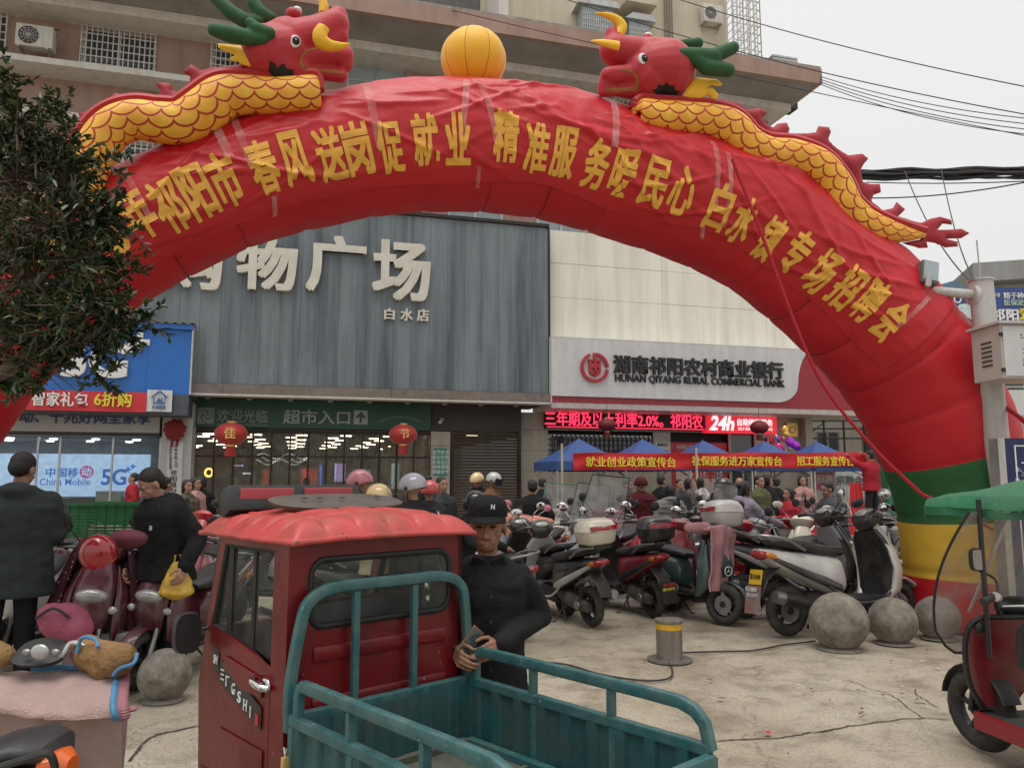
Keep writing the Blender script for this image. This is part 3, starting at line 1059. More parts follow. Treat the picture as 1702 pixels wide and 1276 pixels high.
# cream tile wall of the bank, tile by tile
yt = 0.35
tx0, tx1 = fs(866, 730, yt)[0], fs(1330, 730, yt)[0]
wz0, wz1 = 0.0, z0 - 0.16
holes = [rect(911, 722, 1086, 775, yt), rect(1117, 735, 1214, 900, yt), rect(1218, 722, 1257, 900, yt)]
tw, th = 0.95, 0.60
xx = tx0
while xx < tx1 - 0.05:
 xe_ = min(xx + tw, tx1)
 zz = 0.0
 while zz < wz1 - 0.03:
  ze = min(zz + th, wz1)
  segs = [(xx, xe_)]
  for h in holes:
   if zz < h[3] - 0.02 and ze > h[2] + 0.02:
    ns = []
    for (a, b) in segs:
     if b <= h[0] or a >= h[1]:
      ns.append((a, b))
     else:
      if a < h[0]: ns.append((a, h[0]))
      if b > h[1]: ns.append((h[1], b))
    segs = ns
  for a, b in segs:
   if b - a > 0.04:
    MB().box(a + 0.004, b - 0.004, yt + random.uniform(-0.003, 0.003), yt + 0.05, zz + 0.004, ze - 0.004).build('tile', m_cream, bk, smooth=False)
  zz += th
 xx += tw
MB().box(tx0, tx1, yt + 0.35, yt + 0.4, 0, wz1).build('backing_wall', m_dark, bk, smooth=False)
MB().box(tx1, tx1 + 0.25, yt - 0.3, yt + 8, 0, wz1 + 0.1).build('end_wall', m_cream, bk, smooth=False)
h = holes[0]
f = MB()
for a, b, c, d in ((h[0], h[1], h[3] - 0.06, h[3]), (h[0], h[1], h[2], h[2] + 0.06), (h[0], h[0] + 0.06, h[2], h[3]), (h[1] - 0.06, h[1], h[2], h[3])):
 f.box(a, b, yt + 0.06, yt + 0.14, c, d)
wo = f.build('window', m_steel, bk, smooth=False)
MB().box(h[0], h[1], yt + 0.15, yt + 0.17, h[2], h[3]).build('pane', m_glass, wo, smooth=False)
gr = MB()
rr = random.Random(3)
for i in range(24):
 xx = h[0] + (h[1] - h[0]) * i / 23
 gr.box(xx - 0.012, xx + 0.012, yt + 0.0, yt + 0.025, h[2], h[3])
for i in range(7):
 zz = h[2] + (h[3] - h[2]) * i / 6
 gr.box(h[0], h[1], yt + 0.026, yt + 0.045, zz - 0.012, zz + 0.012)
gr.build('grille', m_dark, wo, smooth=False)
h = holes[2]
wo = MB().box(h[0], h[1], yt + 0.1, yt + 0.2, h[2], h[3]).build('window', m_glass, bk, smooth=False)
MB().box(h[0], h[1], yt + 0.05, yt + 0.099, 2.15, 2.3).box((h[0] + h[1]) / 2 - 0.03, (h[0] + h[1]) / 2 + 0.03, yt + 0.05, yt + 0.099, 0, 2.15).build('frame', m_steel, wo, smooth=False)
# red poster boards on the wall
m_poster = mat('red_poster', (0.50, 0.035, 0.045), 0.4, var=0.1)
m_posterw = mat('pale_print', (0.62, 0.50, 0.48), 0.5)
p = fthing('red_poster_board', 'tall red bank poster board standing behind the blue tents', 'poster')
h = holes[1]
MB().box(h[0], h[1], yt + 0.1, yt + 0.3, h[2], h[3]).build('board', m_poster, p, smooth=False)
ftxt('祁阳农商银行', 1124, 739, 1180, 747, yt + 0.1, m_posterw, p, 0.01, 0.015)
MB().box(h[0] + 0.2, h[1] - 0.2, yt + 0.09, yt + 0.099, 0.9, 2.0).build('printed_panel', m_posterw, p, smooth=False)
ftxt('利率', 1150, 775, 1190, 800, yt + 0.09, m_poster, p, 0.01, 0.02)
p = fthing('gold_plaque', 'gold name plaque with round emblem at the right end of the bank wall', 'plaque')
a = rect(1305, 703, 1323, 726, yt)
MB().box(a[0], a[1], yt - 0.1, yt - 0.02, a[2], a[3]).build('plate', m_gold, p, smooth=False, bevel=0.005)
MB().tube([((a[0] + a[1]) / 2 + 0.1 * math.cos(q), yt - 0.105, (a[2] + a[3]) / 2 + 0.1 * math.sin(q)) for q in [2 * PI * k / 20 for k in range(20)]], 0.012, 6, closed=True).build('emblem', m_trim, p)
p = fthing('wall_notice', 'small white notice with black print beside the barred bank window', 'notice')
a = rect(1089, 735, 1113, 760, yt)
MB().box(a[0], a[1], yt - 0.03, yt - 0.006, a[2], a[3]).build('plate', m_wsign, p, smooth=False)
ftxt('祁阳农', 1092, 736, 1110, 742, yt - 0.03, m_blet, p, 0.006, 0.02)
ftxt('营业网点', 1092, 747, 1111, 753, yt - 0.03, mat('green_print', (0.03, 0.2, 0.12), 0.5), p, 0.006, 0.02)
# LED sign
m_led = mat('led_red', (0.9, 0.05, 0.08), 0.5, emit=(1.0, 0.02, 0.06), estr=2.3, bump=0)
m_ledbg = mat('led_board', (0.030, 0.004, 0.007), 0.5, bump=0.2, bscale=200)
ld = fthing('led_text_sign', 'long black LED board with glowing red running text about interest rates', 'sign')
yl = yt - 0.25
a = rect(908, 684, 1172, 713, yl)
zc0, zc1 = a[2], a[3]
MB().box(a[0], a[1], yl, yt - 0.01, zc0, zc1).build('led_board', m_ledbg, ld, smooth=False)
ftxt('三年期及以上利率2.0%。祁阳农', 910, 686, 1171, 709.5, yl, m_led, ld, 0.01, 0.006)
MB().box(a[0] + 0.03, a[1] - 0.03, yl - 0.012, yl - 0.002, zc0 + 0.02, zc0 + 0.036).box(a[0] + 0.03, a[1] - 0.03, yl - 0.012, yl - 0.002, zc1 - 0.036, zc1 - 0.02).build('led_line', m_led, ld, smooth=False)
s24 = fthing('bank_24h_sign', 'red illuminated 24h self-service banking sign with white lettering', 'sign')
a = rect(1174, 686, 1289, 720, yl)
m_r24 = mat('lit_red_face', (0.62, 0.02, 0.035), 0.4, emit=(0.9, 0.02, 0.05), estr=0.55, bump=0)
m_w24 = mat('lit_white_face', (0.8, 0.8, 0.8), 0.4, emit=(1, 1, 1), estr=0.6, bump=0)
MB().box(a[0], a[1], yl - 0.05, yt - 0.01, a[2], a[3]).build('light_box', m_r24, s24, smooth=False)
ftxt('24h', 1179, 691, 1220, 715, yl - 0.05, m_w24, s24, 0.01, 0.03, shear=0.25)
ftxt('自助银行服务', 1226, 696, 1284, 708, yl - 0.05, m_w24, s24, 0.01, 0.015)
ftxt('SELF-SERVICE BANKING', 1227, 710.5, 1284, 715, yl - 0.05, m_w24, s24, 0.01, 0.008)
# ---------------- blue phone shop on the left
yp = -1.35
ph = fthing('blue_phone_shop_sign', 'bright blue phone shop sign with white 5G plus lettering', 'sign')
m_blue = mat('blue_sign_face', (0.020, 0.145, 0.50), 0.4, var=0.06, scale=1.5, coords='World')
m_wht = mat('white_letter', (0.72, 0.72, 0.70), 0.4, var=0.05)
x0, x1 = fs(-150, 600, yp)[0], fs(317, 600, yp)[0]
z0, z1 = fs(316, 656, yp)[1], fs(317, 541, yp)[1]
npb = 6
for i in range(npb):
 w_ = (x1 - x0) / npb
 MB().box(x0 + i * w_ + 0.002, x0 + (i + 1) * w_ - 0.002, yp, yp + 0.03, z0, z1 - 0.12).build('panel', m_blue, ph, smooth=False)
MB().box(x0, x1, yp + 0.031, 0.4, z0, z1 - 0.1).build('sign_box', m_dark, ph, smooth=False)
MB().box(x0, x1 + 0.03, yp - 0.10, yp + 0.2, z1 - 0.118, z1).build('cap_rail', m_blue, ph, smooth=False)
cor = MB()
for i in range(60):
 xx = x0 + (x1 - x0 + 0.05) * i / 60
 cor.box(xx, xx + 0.09, yp - 0.15, 0.4, z1 + 0.002 + (0.03 if i % 2 else 0), z1 + 0.02 + (0.03 if i % 2 else 0))
cor.build('corrugated_roof', m_trim, ph, smooth=False)
MB().box(x1, x1 + 0.04, yp - 0.02, 0.3, z0, z1).build('edge_trim', m_steel, ph, smooth=False)
ftxt('5G', 100, 572, 216, 628, yp, m_wht, ph, 0.10, 0.035)
for (uc, vc, sz_) in ((217, 575, 0.16), (233, 569, 0.22)):
 x, z = fs(uc, vc, yp)
 MB().box(x - sz_, x + sz_, yp - 0.08, yp - 0.001, z - sz_ * 0.3, z + sz_ * 0.3).box(x - sz_ * 0.3, x + sz_ * 0.3, yp - 0.081, yp - 0.002, z - sz_, z + sz_).build('plus_sign', m_wht, ph, smooth=False)
MB().box(x0, x1, yp - 0.02, 0.2, z0 - 0.5, z0 - 0.003).build('underside_beam', mat('slate_beam', (0.07, 0.08, 0.10), 0.6), ph, smooth=False)
# red banner strip
yr = yp - 0.12
rb = fthing('red_promotion_banner', 'red promotion banner with white and yellow characters under the blue sign', 'banner')
m_rban = mat('red_banner_cloth', (0.55, 0.03, 0.04), 0.6, var=0.08)
m_wban = mat('white_banner_cloth', (0.62, 0.62, 0.64), 0.6, var=0.05)
m_yel = mat('yellow_print', (0.75, 0.62, 0.05), 0.5, bump=0)
def cloth_strip(u0, u1, v0, v1, y, m, parent, name, sag=0.0, amp=0.012, tri=40):
 xa, xb = fs(u0, (v0 + v1) / 2, y)[0], fs(u1, (v0 + v1) / 2, y)[0]
 um = (u0 + u1) / 2
 za, zb_ = fs(um, v1, y)[1], fs(um, v0, y)[1]
 mb = MB()
 mb.grid(lambda a, b: (xa + (xb - xa) * a, y + amp * math.sin(a * 23 + b * 3) + amp * noise.noise((a * 9, b * 3, y)), za + (zb_ - za) * b - sag * math.sin(PI * a)), tri, 6)
 return mb.build(name, m, parent, solid=0.006)
cloth_strip(-150, 244, 647, 681, yr, m_rban, rb, 'cloth')
cloth_strip(244, 286, 648, 684, yr, m_wban, rb, 'cloth_end')
ftxt('智家礼包', 52, 651, 148, 675, yr - 0.018, m_wht, rb, 0.008, 0.02)
ftxt('6折购', 156, 651, 220, 676, yr - 0.018, m_yel, rb, 0.008, 0.02)
x, z = fs(265, 662, yr - 0.02)
m_bprint = mat('blue_print', (0.04, 0.13, 0.33), 0.5, bump=0)
mb = MB()
mb.bar((x - 0.17, yr - 0.024, z + 0.02), (x, yr - 0.024, z + 0.17), 0.01, 0.035, up=(0, 0, 1))
mb.bar((x, yr - 0.024, z + 0.17), (x + 0.17, yr - 0.024, z + 0.02), 0.01, 0.035, up=(0, 0, 1))
mb.bar((x - 0.12, yr - 0.024, z + 0.02), (x - 0.12, yr - 0.024, z - 0.11), 0.03, 0.01)
mb.bar((x + 0.12, yr - 0.024, z + 0.02), (x + 0.12, yr - 0.024, z - 0.11), 0.03, 0.01)
mb.bar((x - 0.13, yr - 0.024, z - 0.11), (x + 0.13, yr - 0.024, z - 0.11), 0.01, 0.03)
mb.build('house_logo', m_bprint, rb, smooth=False)
ftxt('AI', 260, 661, 270, 668, yr - 0.018, m_bprint, rb, 0.008, 0.03)
ftxt('移动智家', 253, 673, 276, 680, yr - 0.018, m_bprint, rb, 0.008, 0.01)
# white fascia with blue text
yw = -0.6
wf = fthing('white_lettered_fascia', 'grey-white fascia with dark blue slogan above the phone shop window', 'sign')
m_gw = mat('grey_white_face', (0.36, 0.35, 0.35), 0.5, var=0.05)
a = rect(-150, 672, 266, 716, yw)
MB().box(a[0], a[1], yw, 0.3, fs(240, 719, yw)[1], a[3] + 0.3).build('face', m_gw, wf, smooth=False)
m_dbl = mat('dark_blue_print', (0.03, 0.05, 0.16), 0.5, bump=0)
ftxt('移动、千兆好网全家享', 8, 682, 253, 704, yw, m_dbl, wf, 0.02, 0.018)
# shop interior with blue screen
ps = fthing('phone_shop_front', 'phone shop window with lit pale blue screen wall inside', 'shop front')
yq = -0.2
x0, x1 = fs(-150, 790, yq)[0], fs(266, 790, yq)[0]
z1 = fs(200, 726, yq)[1]
MB().box(x0, x1, yw + 0.01, 0.4, z1, fs(240, 719, yw)[1] - 0.003).build('lintel', m_mull, ps, smooth=False)
MB().box(x0, x1, yq + 2.9, yq + 3.0, 0, z1 + 0.6).build('back_wall', mat('shop_grey', (0.22, 0.23, 0.24), 0.7), ps, smooth=False)
MB().box(x0, x1, yq + 0.2, yq + 2.9, z1 - 0.02, z1 + 0.08).build('shop_ceiling', mat('shop_ceiling_pale', (0.30, 0.31, 0.32), 0.7), ps, smooth=False)
MB().box(x1, x1 + 0.08, yq, yq + 2.9, 0, z1 + 0.4).build('side_wall', mat('shop_grey', (0.2, 0.2, 0.2)), ps, smooth=False)
m_spot = mat('spot_light', (1, 1, 0.95), 0.5, emit=(1, 0.97, 0.9), estr=10, bump=0)
for i in range(7):
 for j in range(2):
  xx = x1 - 0.7 - i * 0.95 - j * 0.4
  MB().cyl((xx, yq + 0.7 + j * 1.2, z1 - 0.05), (xx, yq + 0.7 + j * 1.2, z1 - 0.021), 0.09, n=14).build('spot_light', m_spot, ps)
ysn = yq + 2.4
a = rect(-60, 754, 248, 825, ysn)
m_scr = mat('screen_face', (0.5, 0.65, 0.85), 0.4, var=0.03, scale=0.6, emit=(0.42, 0.62, 0.95), estr=0.72, bump=0)
scr = MB().box(a[0], a[1], ysn, ysn + 0.1, a[2], a[3]).build('screen', m_scr, ps, smooth=False)
def stxt(b, u0, v0, u1, v1, m, off=0.015):
 o = ftxt(b, u0, v0, u1, v1, ysn, m, ps, 0.01, off, name='screen_lettering')
m_sb = mat('screen_blue', (0.03, 0.18, 0.60), 0.5, emit=(0.03, 0.16, 0.6), estr=0.5, bump=0)
m_sp = mat('screen_pink', (0.6, 0.10, 0.40), 0.5, emit=(0.6, 0.10, 0.4), estr=0.4, bump=0)
stxt('中国移', 76, 777, 131, 793, m_sb)
stxt('China Mobile', 66, 795, 151, 806, m_sb, 0.004)
stxt('5G', 168, 779, 211, 806, m_sb, 0.02)
x, z = fs(144, 784, ysn)
MB().cyl((x, ysn - 0.02, z), (x, ysn - 0.004, z), 0.17, n=26).build('emblem', m_sp, ps)
txt('动', 0.26, m_scr, ps, (x, ysn - 0.024, z), 0.004, 0.02, name='screen_lettering')
for (uc, vc) in ((213, 780), (221, 775)):
 x, z = fs(uc, vc, ysn)
 MB().box(x - 0.07, x + 0.07, ysn - 0.012, ysn - 0.003, z - 0.02, z + 0.02).box(x - 0.02, x + 0.02, ysn - 0.013, ysn - 0.0035, z - 0.07, z + 0.07).build('plus_sign', m_sb, ps, smooth=False)
for uu in (-40, 60, 97, 185, 264):
 x = fs(uu, 790, yq)[0]
 MB().box(x - 0.02, x + 0.02, yq - 0.03, yq + 0.03, 0, z1).build('mullion', m_steel, ps, smooth=False)
xs_ = [fs(uu, 790, yq)[0] for uu in (-150, -40, 60, 97, 185, 264)]
for i in range(5):
 MB().box(xs_[i] + 0.021, xs_[i + 1] - 0.021, yq - 0.004, yq + 0.004, 0.05, z1 - 0.01).build('pane', m_clear, ps, smooth=False)
# counters inside the window
for i, (u0, u1, v0, c) in enumerate(((92, 114, 828, 'dark'), (116, 152, 826, 'dark'), (158, 201, 816, 'pale'))):
 b = rect(u0, v0, u1, 850, yq + 0.9)
 q = MB().box(b[0], b[1], yq + 0.9, yq + 1.3, 0.0, b[3]).build('display_case', mat('case_' + c, (0.08, 0.08, 0.09) if c == 'dark' else (0.55, 0.66, 0.66), 0.3), ps, smooth=False, bevel=0.01)
# white pillar with vertical name board and rosette
wp = fthing('white_pillar', 'white pillar between the phone shop window and the supermarket glass', 'pillar')
a = rect(266, 680, 317, 870, -0.55)
m_wpil = mat('white_pillar_paint', (0.50, 0.50, 0.50), 0.6, var=0.04, dirt=(0.3, 0.3, 0.3), dirt_amt=0.3, streak=True)
MB().box(a[0], a[1], -0.55, 0.4, 0, fs(290, 668, -0.55)[1]).build('pillar', m_wpil, wp, smooth=False, bevel=0.01)
vb = fthing('vertical_name_board', 'white vertical company name board with black characters under a red rosette', 'sign')
b = rect(277, 733, 303, 812, -0.62)
MB().box(b[0], b[1], -0.62, -0.552, b[2] - 0.9, b[3]).build('board', m_wsign, vb, smooth=False, bevel=0.004)
tx = '湖南有限公司'
for i, ch in enumerate(tx):
 ftxt(ch, 289.5, 738 + i * 6.6, 295.5, 743.8 + i * 6.6, -0.62, m_blet, vb, 0.006, 0.005)
for i, ch in enumerate('中国移动通信集团'):
 ftxt(ch, 281, 740 + i * 5.0, 286, 744.6 + i * 5.0, -0.62, m_blet, vb, 0.006, 0.005)
for i, ch in enumerate('祁阳县分公司'):
 ftxt(ch, 283, 781 + i * 10, 294, 790 + i * 10, -0.62, m_blet, vb, 0.006, 0.012)
ro = fthing('red_rosette', 'dark red cloth rosette hung on the white pillar', 'rosette')
x, z = fs(291, 714, -0.7)
mb = MB()
for k in range(46):
 a_ = k * 2.399
 rr_ = 0.035 * math.sqrt(k)
 mb.ell((x + rr_ * math.cos(a_), -0.72 - 0.10 * math.cos(rr_ * 6), z + rr_ * math.sin(a_)), (0.055, 0.045, 0.055), 8)
mb.build('petals', mat('dark_red_cloth', (0.20, 0.010, 0.018), 0.7), ro)
MB().box(x - 0.09, x - 0.03, -0.70, -0.68, z - 0.42, z).box(x + 0.03, x + 0.09, -0.70, -0.68, z - 0.38, z).build('ribbon', mat('dark_red_cloth', (0.2, 0.01, 0.018)), ro, smooth=False)
# ================================================================== INFLATABLE ARCH
AA = R(12.5)
AM = Matrix.Translation((-0.33, 7.6, 0)) @ Matrix.Rotation(AA, 4, 'Z')
def ap(u, v, y=0.0):
 return plane_hit(u, v, AM @ Matrix.Translation((0, y, 0)))
ST = [((-300, 1120), (-110, 1120)), ((-282, 1000), (-100, 985)), ((-255, 780), (-72, 855)), ((-165, 592), (0, 726)), ((-55, 461), (92, 612)), ((101, 342), (219, 513)), ((219, 275), (328, 449)), ((353, 215), (423, 405.6)),
      ((480, 180), (520, 377)), ((640, 147), (655, 351)), ((797, 144.6), (797, 347.5)), ((948.6, 166), (910, 361)), ((1102, 212), (1043, 399)),
      ((1218, 247), (1141, 433)), ((1320, 300), (1216, 469)), ((1419.5, 381), (1297, 529)), ((1497, 449), (1350, 576)), ((1571, 530), (1415, 645)),
      ((1612, 600), (1452, 699)), ((1655, 690), (1481, 758)), ((1680, 790), (1504, 812)), ((1693, 880), (1517, 880)), ((1700, 950), (1523, 950)), ((1703, 1030), (1527, 1030))]
cen, rad = [], []
for o_, i_ in ST:
 a = Vector(ap(*o_)); b = Vector(ap(*i_))
 cen.append(Vector(((a.x + b.x) / 2, 0, (a.y + b.y) / 2)))
 rad.append((a - b).length / 2)
cen[0].z = 0.0
cen[-1].z = 0.0
if cen[1].z < 0.3: cen[1].z = 0.4
NS = 480
path = spline([Vector((c.x, r, c.z)) for c, r in zip(cen, rad)], NS)
PC = [Vector((p.x, 0, p.z)) for p in path]
PR = [p.y for p in path]
# smooth the radii a little
for _ in range(30):
 PR = [PR[0]] + [(PR[i - 1] + 2 * PR[i] + PR[i + 1]) / 4 for i in range(1, NS)] + [PR[-1]]
AL = [0.0]
for i in range(NS):
 AL.append(AL[-1] + (PC[i + 1] - PC[i]).length)
SEG = 0.66
def frame(i):
 t = (PC[min(i + 1, NS)] - PC[max(i - 1, 0)]).normalized()
 return t, Vector((-t.z, 0, t.x))
def at_len(L):
 import bisect
 i = min(max(bisect.bisect_left(AL, L), 1), NS)
 f = (L - AL[i - 1]) / max(AL[i] - AL[i - 1], 1e-9)
 f = min(max(f, 0), 1)
 t, n = frame(i)
 return PC[i - 1].lerp(PC[i], f), PR[i - 1] * (1 - f) + PR[i] * f, t, n
def len_of(u, v):
 x, z = ap(u, v, -0.3)
 q = Vector((x, 0, z))
 k = min(range(NS + 1), key=lambda i: (PC[i] - q).length)
 return AL[k]
def seam(L):
 d = abs(((L + SEG / 2) % SEG) - SEG / 2)
 return 0.022 * math.exp(-(d / 0.018) ** 2) + 0.012 * math.exp(-(d / 0.10) ** 2)
def surf(L, ph, off=0.0, pinch=True):
 """arch skin: L along the tube, ph from camera side (0) to outer side (+90)"""
 c, r, t, n = at_len(L)
 w_ = 0.012 * noise.noise((L * 1.7, math.cos(ph) * 1.6, math.sin(ph) * 1.6 + 3)) + 0.006 * noise.noise((L * 6, math.cos(ph) * 3, math.sin(ph) * 9))
 rr = r * (1 - (seam(L) if pinch else 0.0)) + w_ + off
 return c + (Vector((0, -math.cos(ph), 0)) + n * math.sin(ph)) * rr
m_ared = mat('red_arch_nylon', (0.56, 0.010, 0.020), 0.5, var=0.06, scale=1.5, bump=0.25, bscale=14, bdist=0.012, dirt=(0.42, 0.010, 0.02), dirt_amt=0.4, dirt_scale=1.3)
m_agrn = mat('green_arch_nylon', (0.018, 0.105, 0.030), 0.6, var=0.08, bump=0.25, bscale=14, bdist=0.012)
m_ayel = mat('yellow_arch_nylon', (0.66, 0.40, 0.035), 0.6, var=0.08, bump=0.25, bscale=14, bdist=0.012)
arch = thing('inflatable_arch', 'huge red inflatable arch with green and yellow bands at its foot spanning the street', 'arch', M=AM)
LT = AL[-1]
Lg = len_of(1570, 768)
Ly = len_of(1600, 868)
Lr = len_of(1600, 965)
def tube_piece(name, L0, L1, m):
 n = max(4, int((L1 - L0) / 0.035))
 mb = MB()
 mb.grid(lambda a, b: surf(L0 + (L1 - L0) * a, 2 * PI * b), n, 56)
 return mb.build(name, m, arch, ang=80)
tube_piece('red_tube', LT - Lg, Lg, m_ared)
tube_piece('green_band', Lg, Ly, m_agrn)
tube_piece('yellow_band', Ly, Lr, m_ayel)
tube_piece('red_foot', Lr, LT, m_ared)
tube_piece('green_band', LT - Ly, LT - Lg, m_agrn)
tube_piece('yellow_band', LT - Lr, LT - Ly, m_ayel)
tube_piece('red_foot', 0, LT - Lr, m_ared)
# seam cords
k = 1
while k * SEG < LT:
 mb = MB()
 L = k * SEG
 mb.tube([surf(L, 2 * PI * q / 40, 0.0) for q in range(40)], 0.006, 5, closed=True)
 mb.build('seam', mat('dark_seam', (0.10, 0.008, 0.012), 0.8) if LT - Lg < L < Lg else m_dark, arch)
 k += 1
# ---- banner with the slogan lying on the tube
ban = thing('slogan_banner', 'long red cloth banner with yellow slogan characters taped across the arch', 'banner', M=AM)
m_ban = mat('red_slogan_cloth', (0.52, 0.009, 0.018), 0.42, var=0.08, scale=3, bump=0.3, bscale=25, bdist=0.01)
m_chr = mat('yellow_character_cloth', (0.82, 0.43, 0.06), 0.6, var=0.12, scale=5, bump=0.1)
Lb0, Lb1 = len_of(70, 470), len_of(1515, 545)
bl = Lb1 - Lb0
folds = []
rf = random.Random(11)
for i in range(90):
 folds.append((rf.uniform(0, bl), rf.uniform(-0.7, 0.8), rf.uniform(0.25, 0.8), rf.uniform(-0.9, -0.1) if rf.random() < 0.75 else rf.uniform(0.1, 0.6), rf.uniform(0.008, 0.026), rf.uniform(0.018, 0.04)))
def fold_off(L, ph):
 s = 0.0
 for (l0, p0, ln, sl_, am, wd) in folds:
  dl = L - Lb0 - l0
  if abs(dl) > ln:
   continue
  dp = (ph - p0) * 0.62 - sl_ * dl * 0.75 - 0.25 * dl * dl
  e = 1 - (dl / ln) ** 2
  s += am * e * math.exp(-(dp / wd) ** 2)
 return s + 0.008 * noise.noise((L * 5, ph * 3, 7))
def bsurf(L, ph, off=0.0):
 return surf(L, ph, 0.016 + fold_off(L, ph) + off, pinch=False)
def btop(a):
 return 0.98 + 0.16 * noise.noise((a * 11, 2, 5)) + 0.05 * noise.noise((a * 40, 2, 5))
def bbot(a):
 return -0.92 - 0.12 * noise.noise((a * 9, 8, 1))
mb = MB()
mb.grid(lambda a, b: bsurf(Lb0 + bl * a, bbot(a) + (btop(a) - bbot(a)) * b), 520, 90)
mb.build('cloth', m_ban, ban, ang=80)
CH = [('2', 92, 455), ('0', 118, 430), ('2', 146, 408), ('5', 183, 378), ('年', 231, 354), ('祁', 282, 339), ('阳', 331, 320), ('市', 376, 298), ('春', 439, 275), ('风', 494, 266),
      ('送', 547, 254), ('岗', 597.6, 249), ('促', 649, 241), ('就', 705, 234), ('业', 758, 228), ('精', 839, 229), ('准', 889, 243), ('服', 938, 257),
      ('务', 989, 272), ('暖', 1040, 289), ('民', 1090, 303), ('心', 1137, 317), ('白', 1194, 346), ('水', 1234, 370), ('镇', 1278, 399), ('专', 1324, 420),
      ('场', 1363, 449), ('招', 1405, 478), ('聘', 1444, 502), ('会', 1481, 531)]
def strip_angle(u, v):
 """angle on the tube at which a sight line meets its camera side"""
 best = None
 for k in range(-14, 15):
  ph = k * 0.06
  x, z = ap(u, v, 0)
  L = len_of(u, v)
  c, r, t, n = at_len(L)
  y = -math.cos(ph) * r
  x, z = ap(u, v, y)
  q = (Vector((x, 0, z)) - c)
  d = abs(q.dot(n) - math.sin(ph) * r)
  if best is None or d < best[0]:
   best = (d, ph, (q + c))
 q = best[2]
 k = min(range(NS + 1), key=lambda i: (PC[i] - q).length)
 return AL[k], best[1]
for ch, u, v in CH:
 L0, p0 = strip_angle(u, v)
 c, r, t, n = at_len(L0)
 me = text_mesh(ch, 1.0, 0.0, 0.034)
 bm = bmesh.new()
 bm.from_mesh(me)
 x0 = min(q.co.x for q in bm.verts); x1 = max(q.co.x for q in bm.verts)
 y0 = min(q.co.y for q in bm.verts); y1 = max(q.co.y for q in bm.verts)
 for ax, lo, hi, nn in ((0, x0, x1, 18), (1, y0, y1, 26)):
  for k in range(1, nn):
   co = Vector((0, 0, 0)); co[ax] = lo + (hi - lo) * k / nn
   no = Vector((0, 0, 0)); no[ax] = 1
   bmesh.ops.bisect_plane(bm, geom=bm.verts[:] + bm.edges[:] + bm.faces[:], plane_co=co, plane_no=no)
 W, H = (0.252, 0.47) if ch not in '205' else (0.17, 0.46)
 for q in bm.verts:
  xx = ((q.co.x - x0) / (x1 - x0) - 0.5) * W
  yy = ((q.co.y - y0) / (y1 - y0) - 0.5) * H
  ll = L0 + xx
  pp = p0 + yy / r
  q.co = bsurf(ll, pp, 0.008 + abs(q.co.z) * 0.5)
 bm.to_mesh(me)
 bm.free()
 me.polygons.foreach_set('use_smooth', [True] * len(me.polygons))
 obj('banner_character', me, m_chr, ban)
m_tape = clear_mat('torn_tape', (1.0, 0.72, 0.70), 0.26, 0.25, 0.85)
m_tapew = mat('white_tape', (0.72, 0.60, 0.58), 0.4, var=0.2, scale=30)
for (u, v, ln, ang, wd) in ((225, 318, 0.5, 0.1, .05), (368, 232, 0.4, 0.0, .07), (405, 240, 0.45, 0.05, .06), (617, 190, 0.6, 0.05, .07), (770, 190, 0.5, 0.25, .06), (812, 190, 0.55, -0.3, .06), (1022, 205, 0.5, -0.1, .07),
      (1186, 300, 0.45, -0.35, .05), (1206, 330, 0.5, -0.4, .05), (1520, 520, 0.5, 0.1, .05), (800, 335, .22, 0.0, .04), (470, 375, .2, .3, .05), (1160, 430, .2, -.5, .05)):
 L0, p0 = strip_angle(u, v)
 r = at_len(L0)[1]
 mb = MB()
 hi_ = p0 + ln / 2 / r
 lo_ = p0 - ln / 2 / r
 if v < 350 and u not in (320, 800, 630): hi_ = min(hi_ + 0.3, 1.35)
 rt = random.Random(u)
 mb.grid(lambda a, b: bsurf(L0 + (a - 0.5) * wd + ang * (b - 0.5) * ln + 0.008 * noise.noise((u, b * 20, a * 3)), lo_ + (hi_ - lo_) * b, 0.008 + 0.008 * noise.noise((u + a * 4, b * 14, 3))), 5, 24)
 mb.build('tape', m_tape, ban, ang=80)
# ---- yellow ball on top
m_ball = mat('yellow_ball_nylon', (0.86, 0.46, 0.018), 0.55, var=0.04, bump=0.15, bscale=12, sheen=0.2)
bx_, bz_ = ap(787, 99)
br = 55 * 7.95 / F
ball = thing('yellow_balloon', 'round yellow inflatable ball sitting on top of the red arch', 'balloon', M=AM @ Matrix.Translation((bx_, 0, bz_)))
mb = MB()
ng = 8
def bsph(a, b):
 th = PI * b
 ph_ = 2 * PI * a + 0.35
 g_ = abs(((a * ng) % 1) - 0.5) * 2
 rr = br * (1 - 0.045 * g_ ** 6)
 zz = math.cos(th)
 zz = zz * (0.94 if zz > 0 else 1.02)
 return (rr * math.sin(th) * math.cos(ph_), rr * math.sin(th) * math.sin(ph_), br * zz)
mb.grid(bsph, 96, 30)
mb.build('ball_skin', m_ball, ball, ang=80)
mb = MB()
for k in range(ng):
 mb.tube([Vector(bsph(k / ng, q / 24)) * 1.002 for q in range(1, 24)], 0.0035, 4)
mb.build('seam', mat('brown_seam', (0.30, 0.12, 0.02), 0.8), ball)
MB().cyl((0, 0, -br * 1.06), (0, 0, -br * 0.92), br * 0.32).build('base_collar', m_ared, ball)
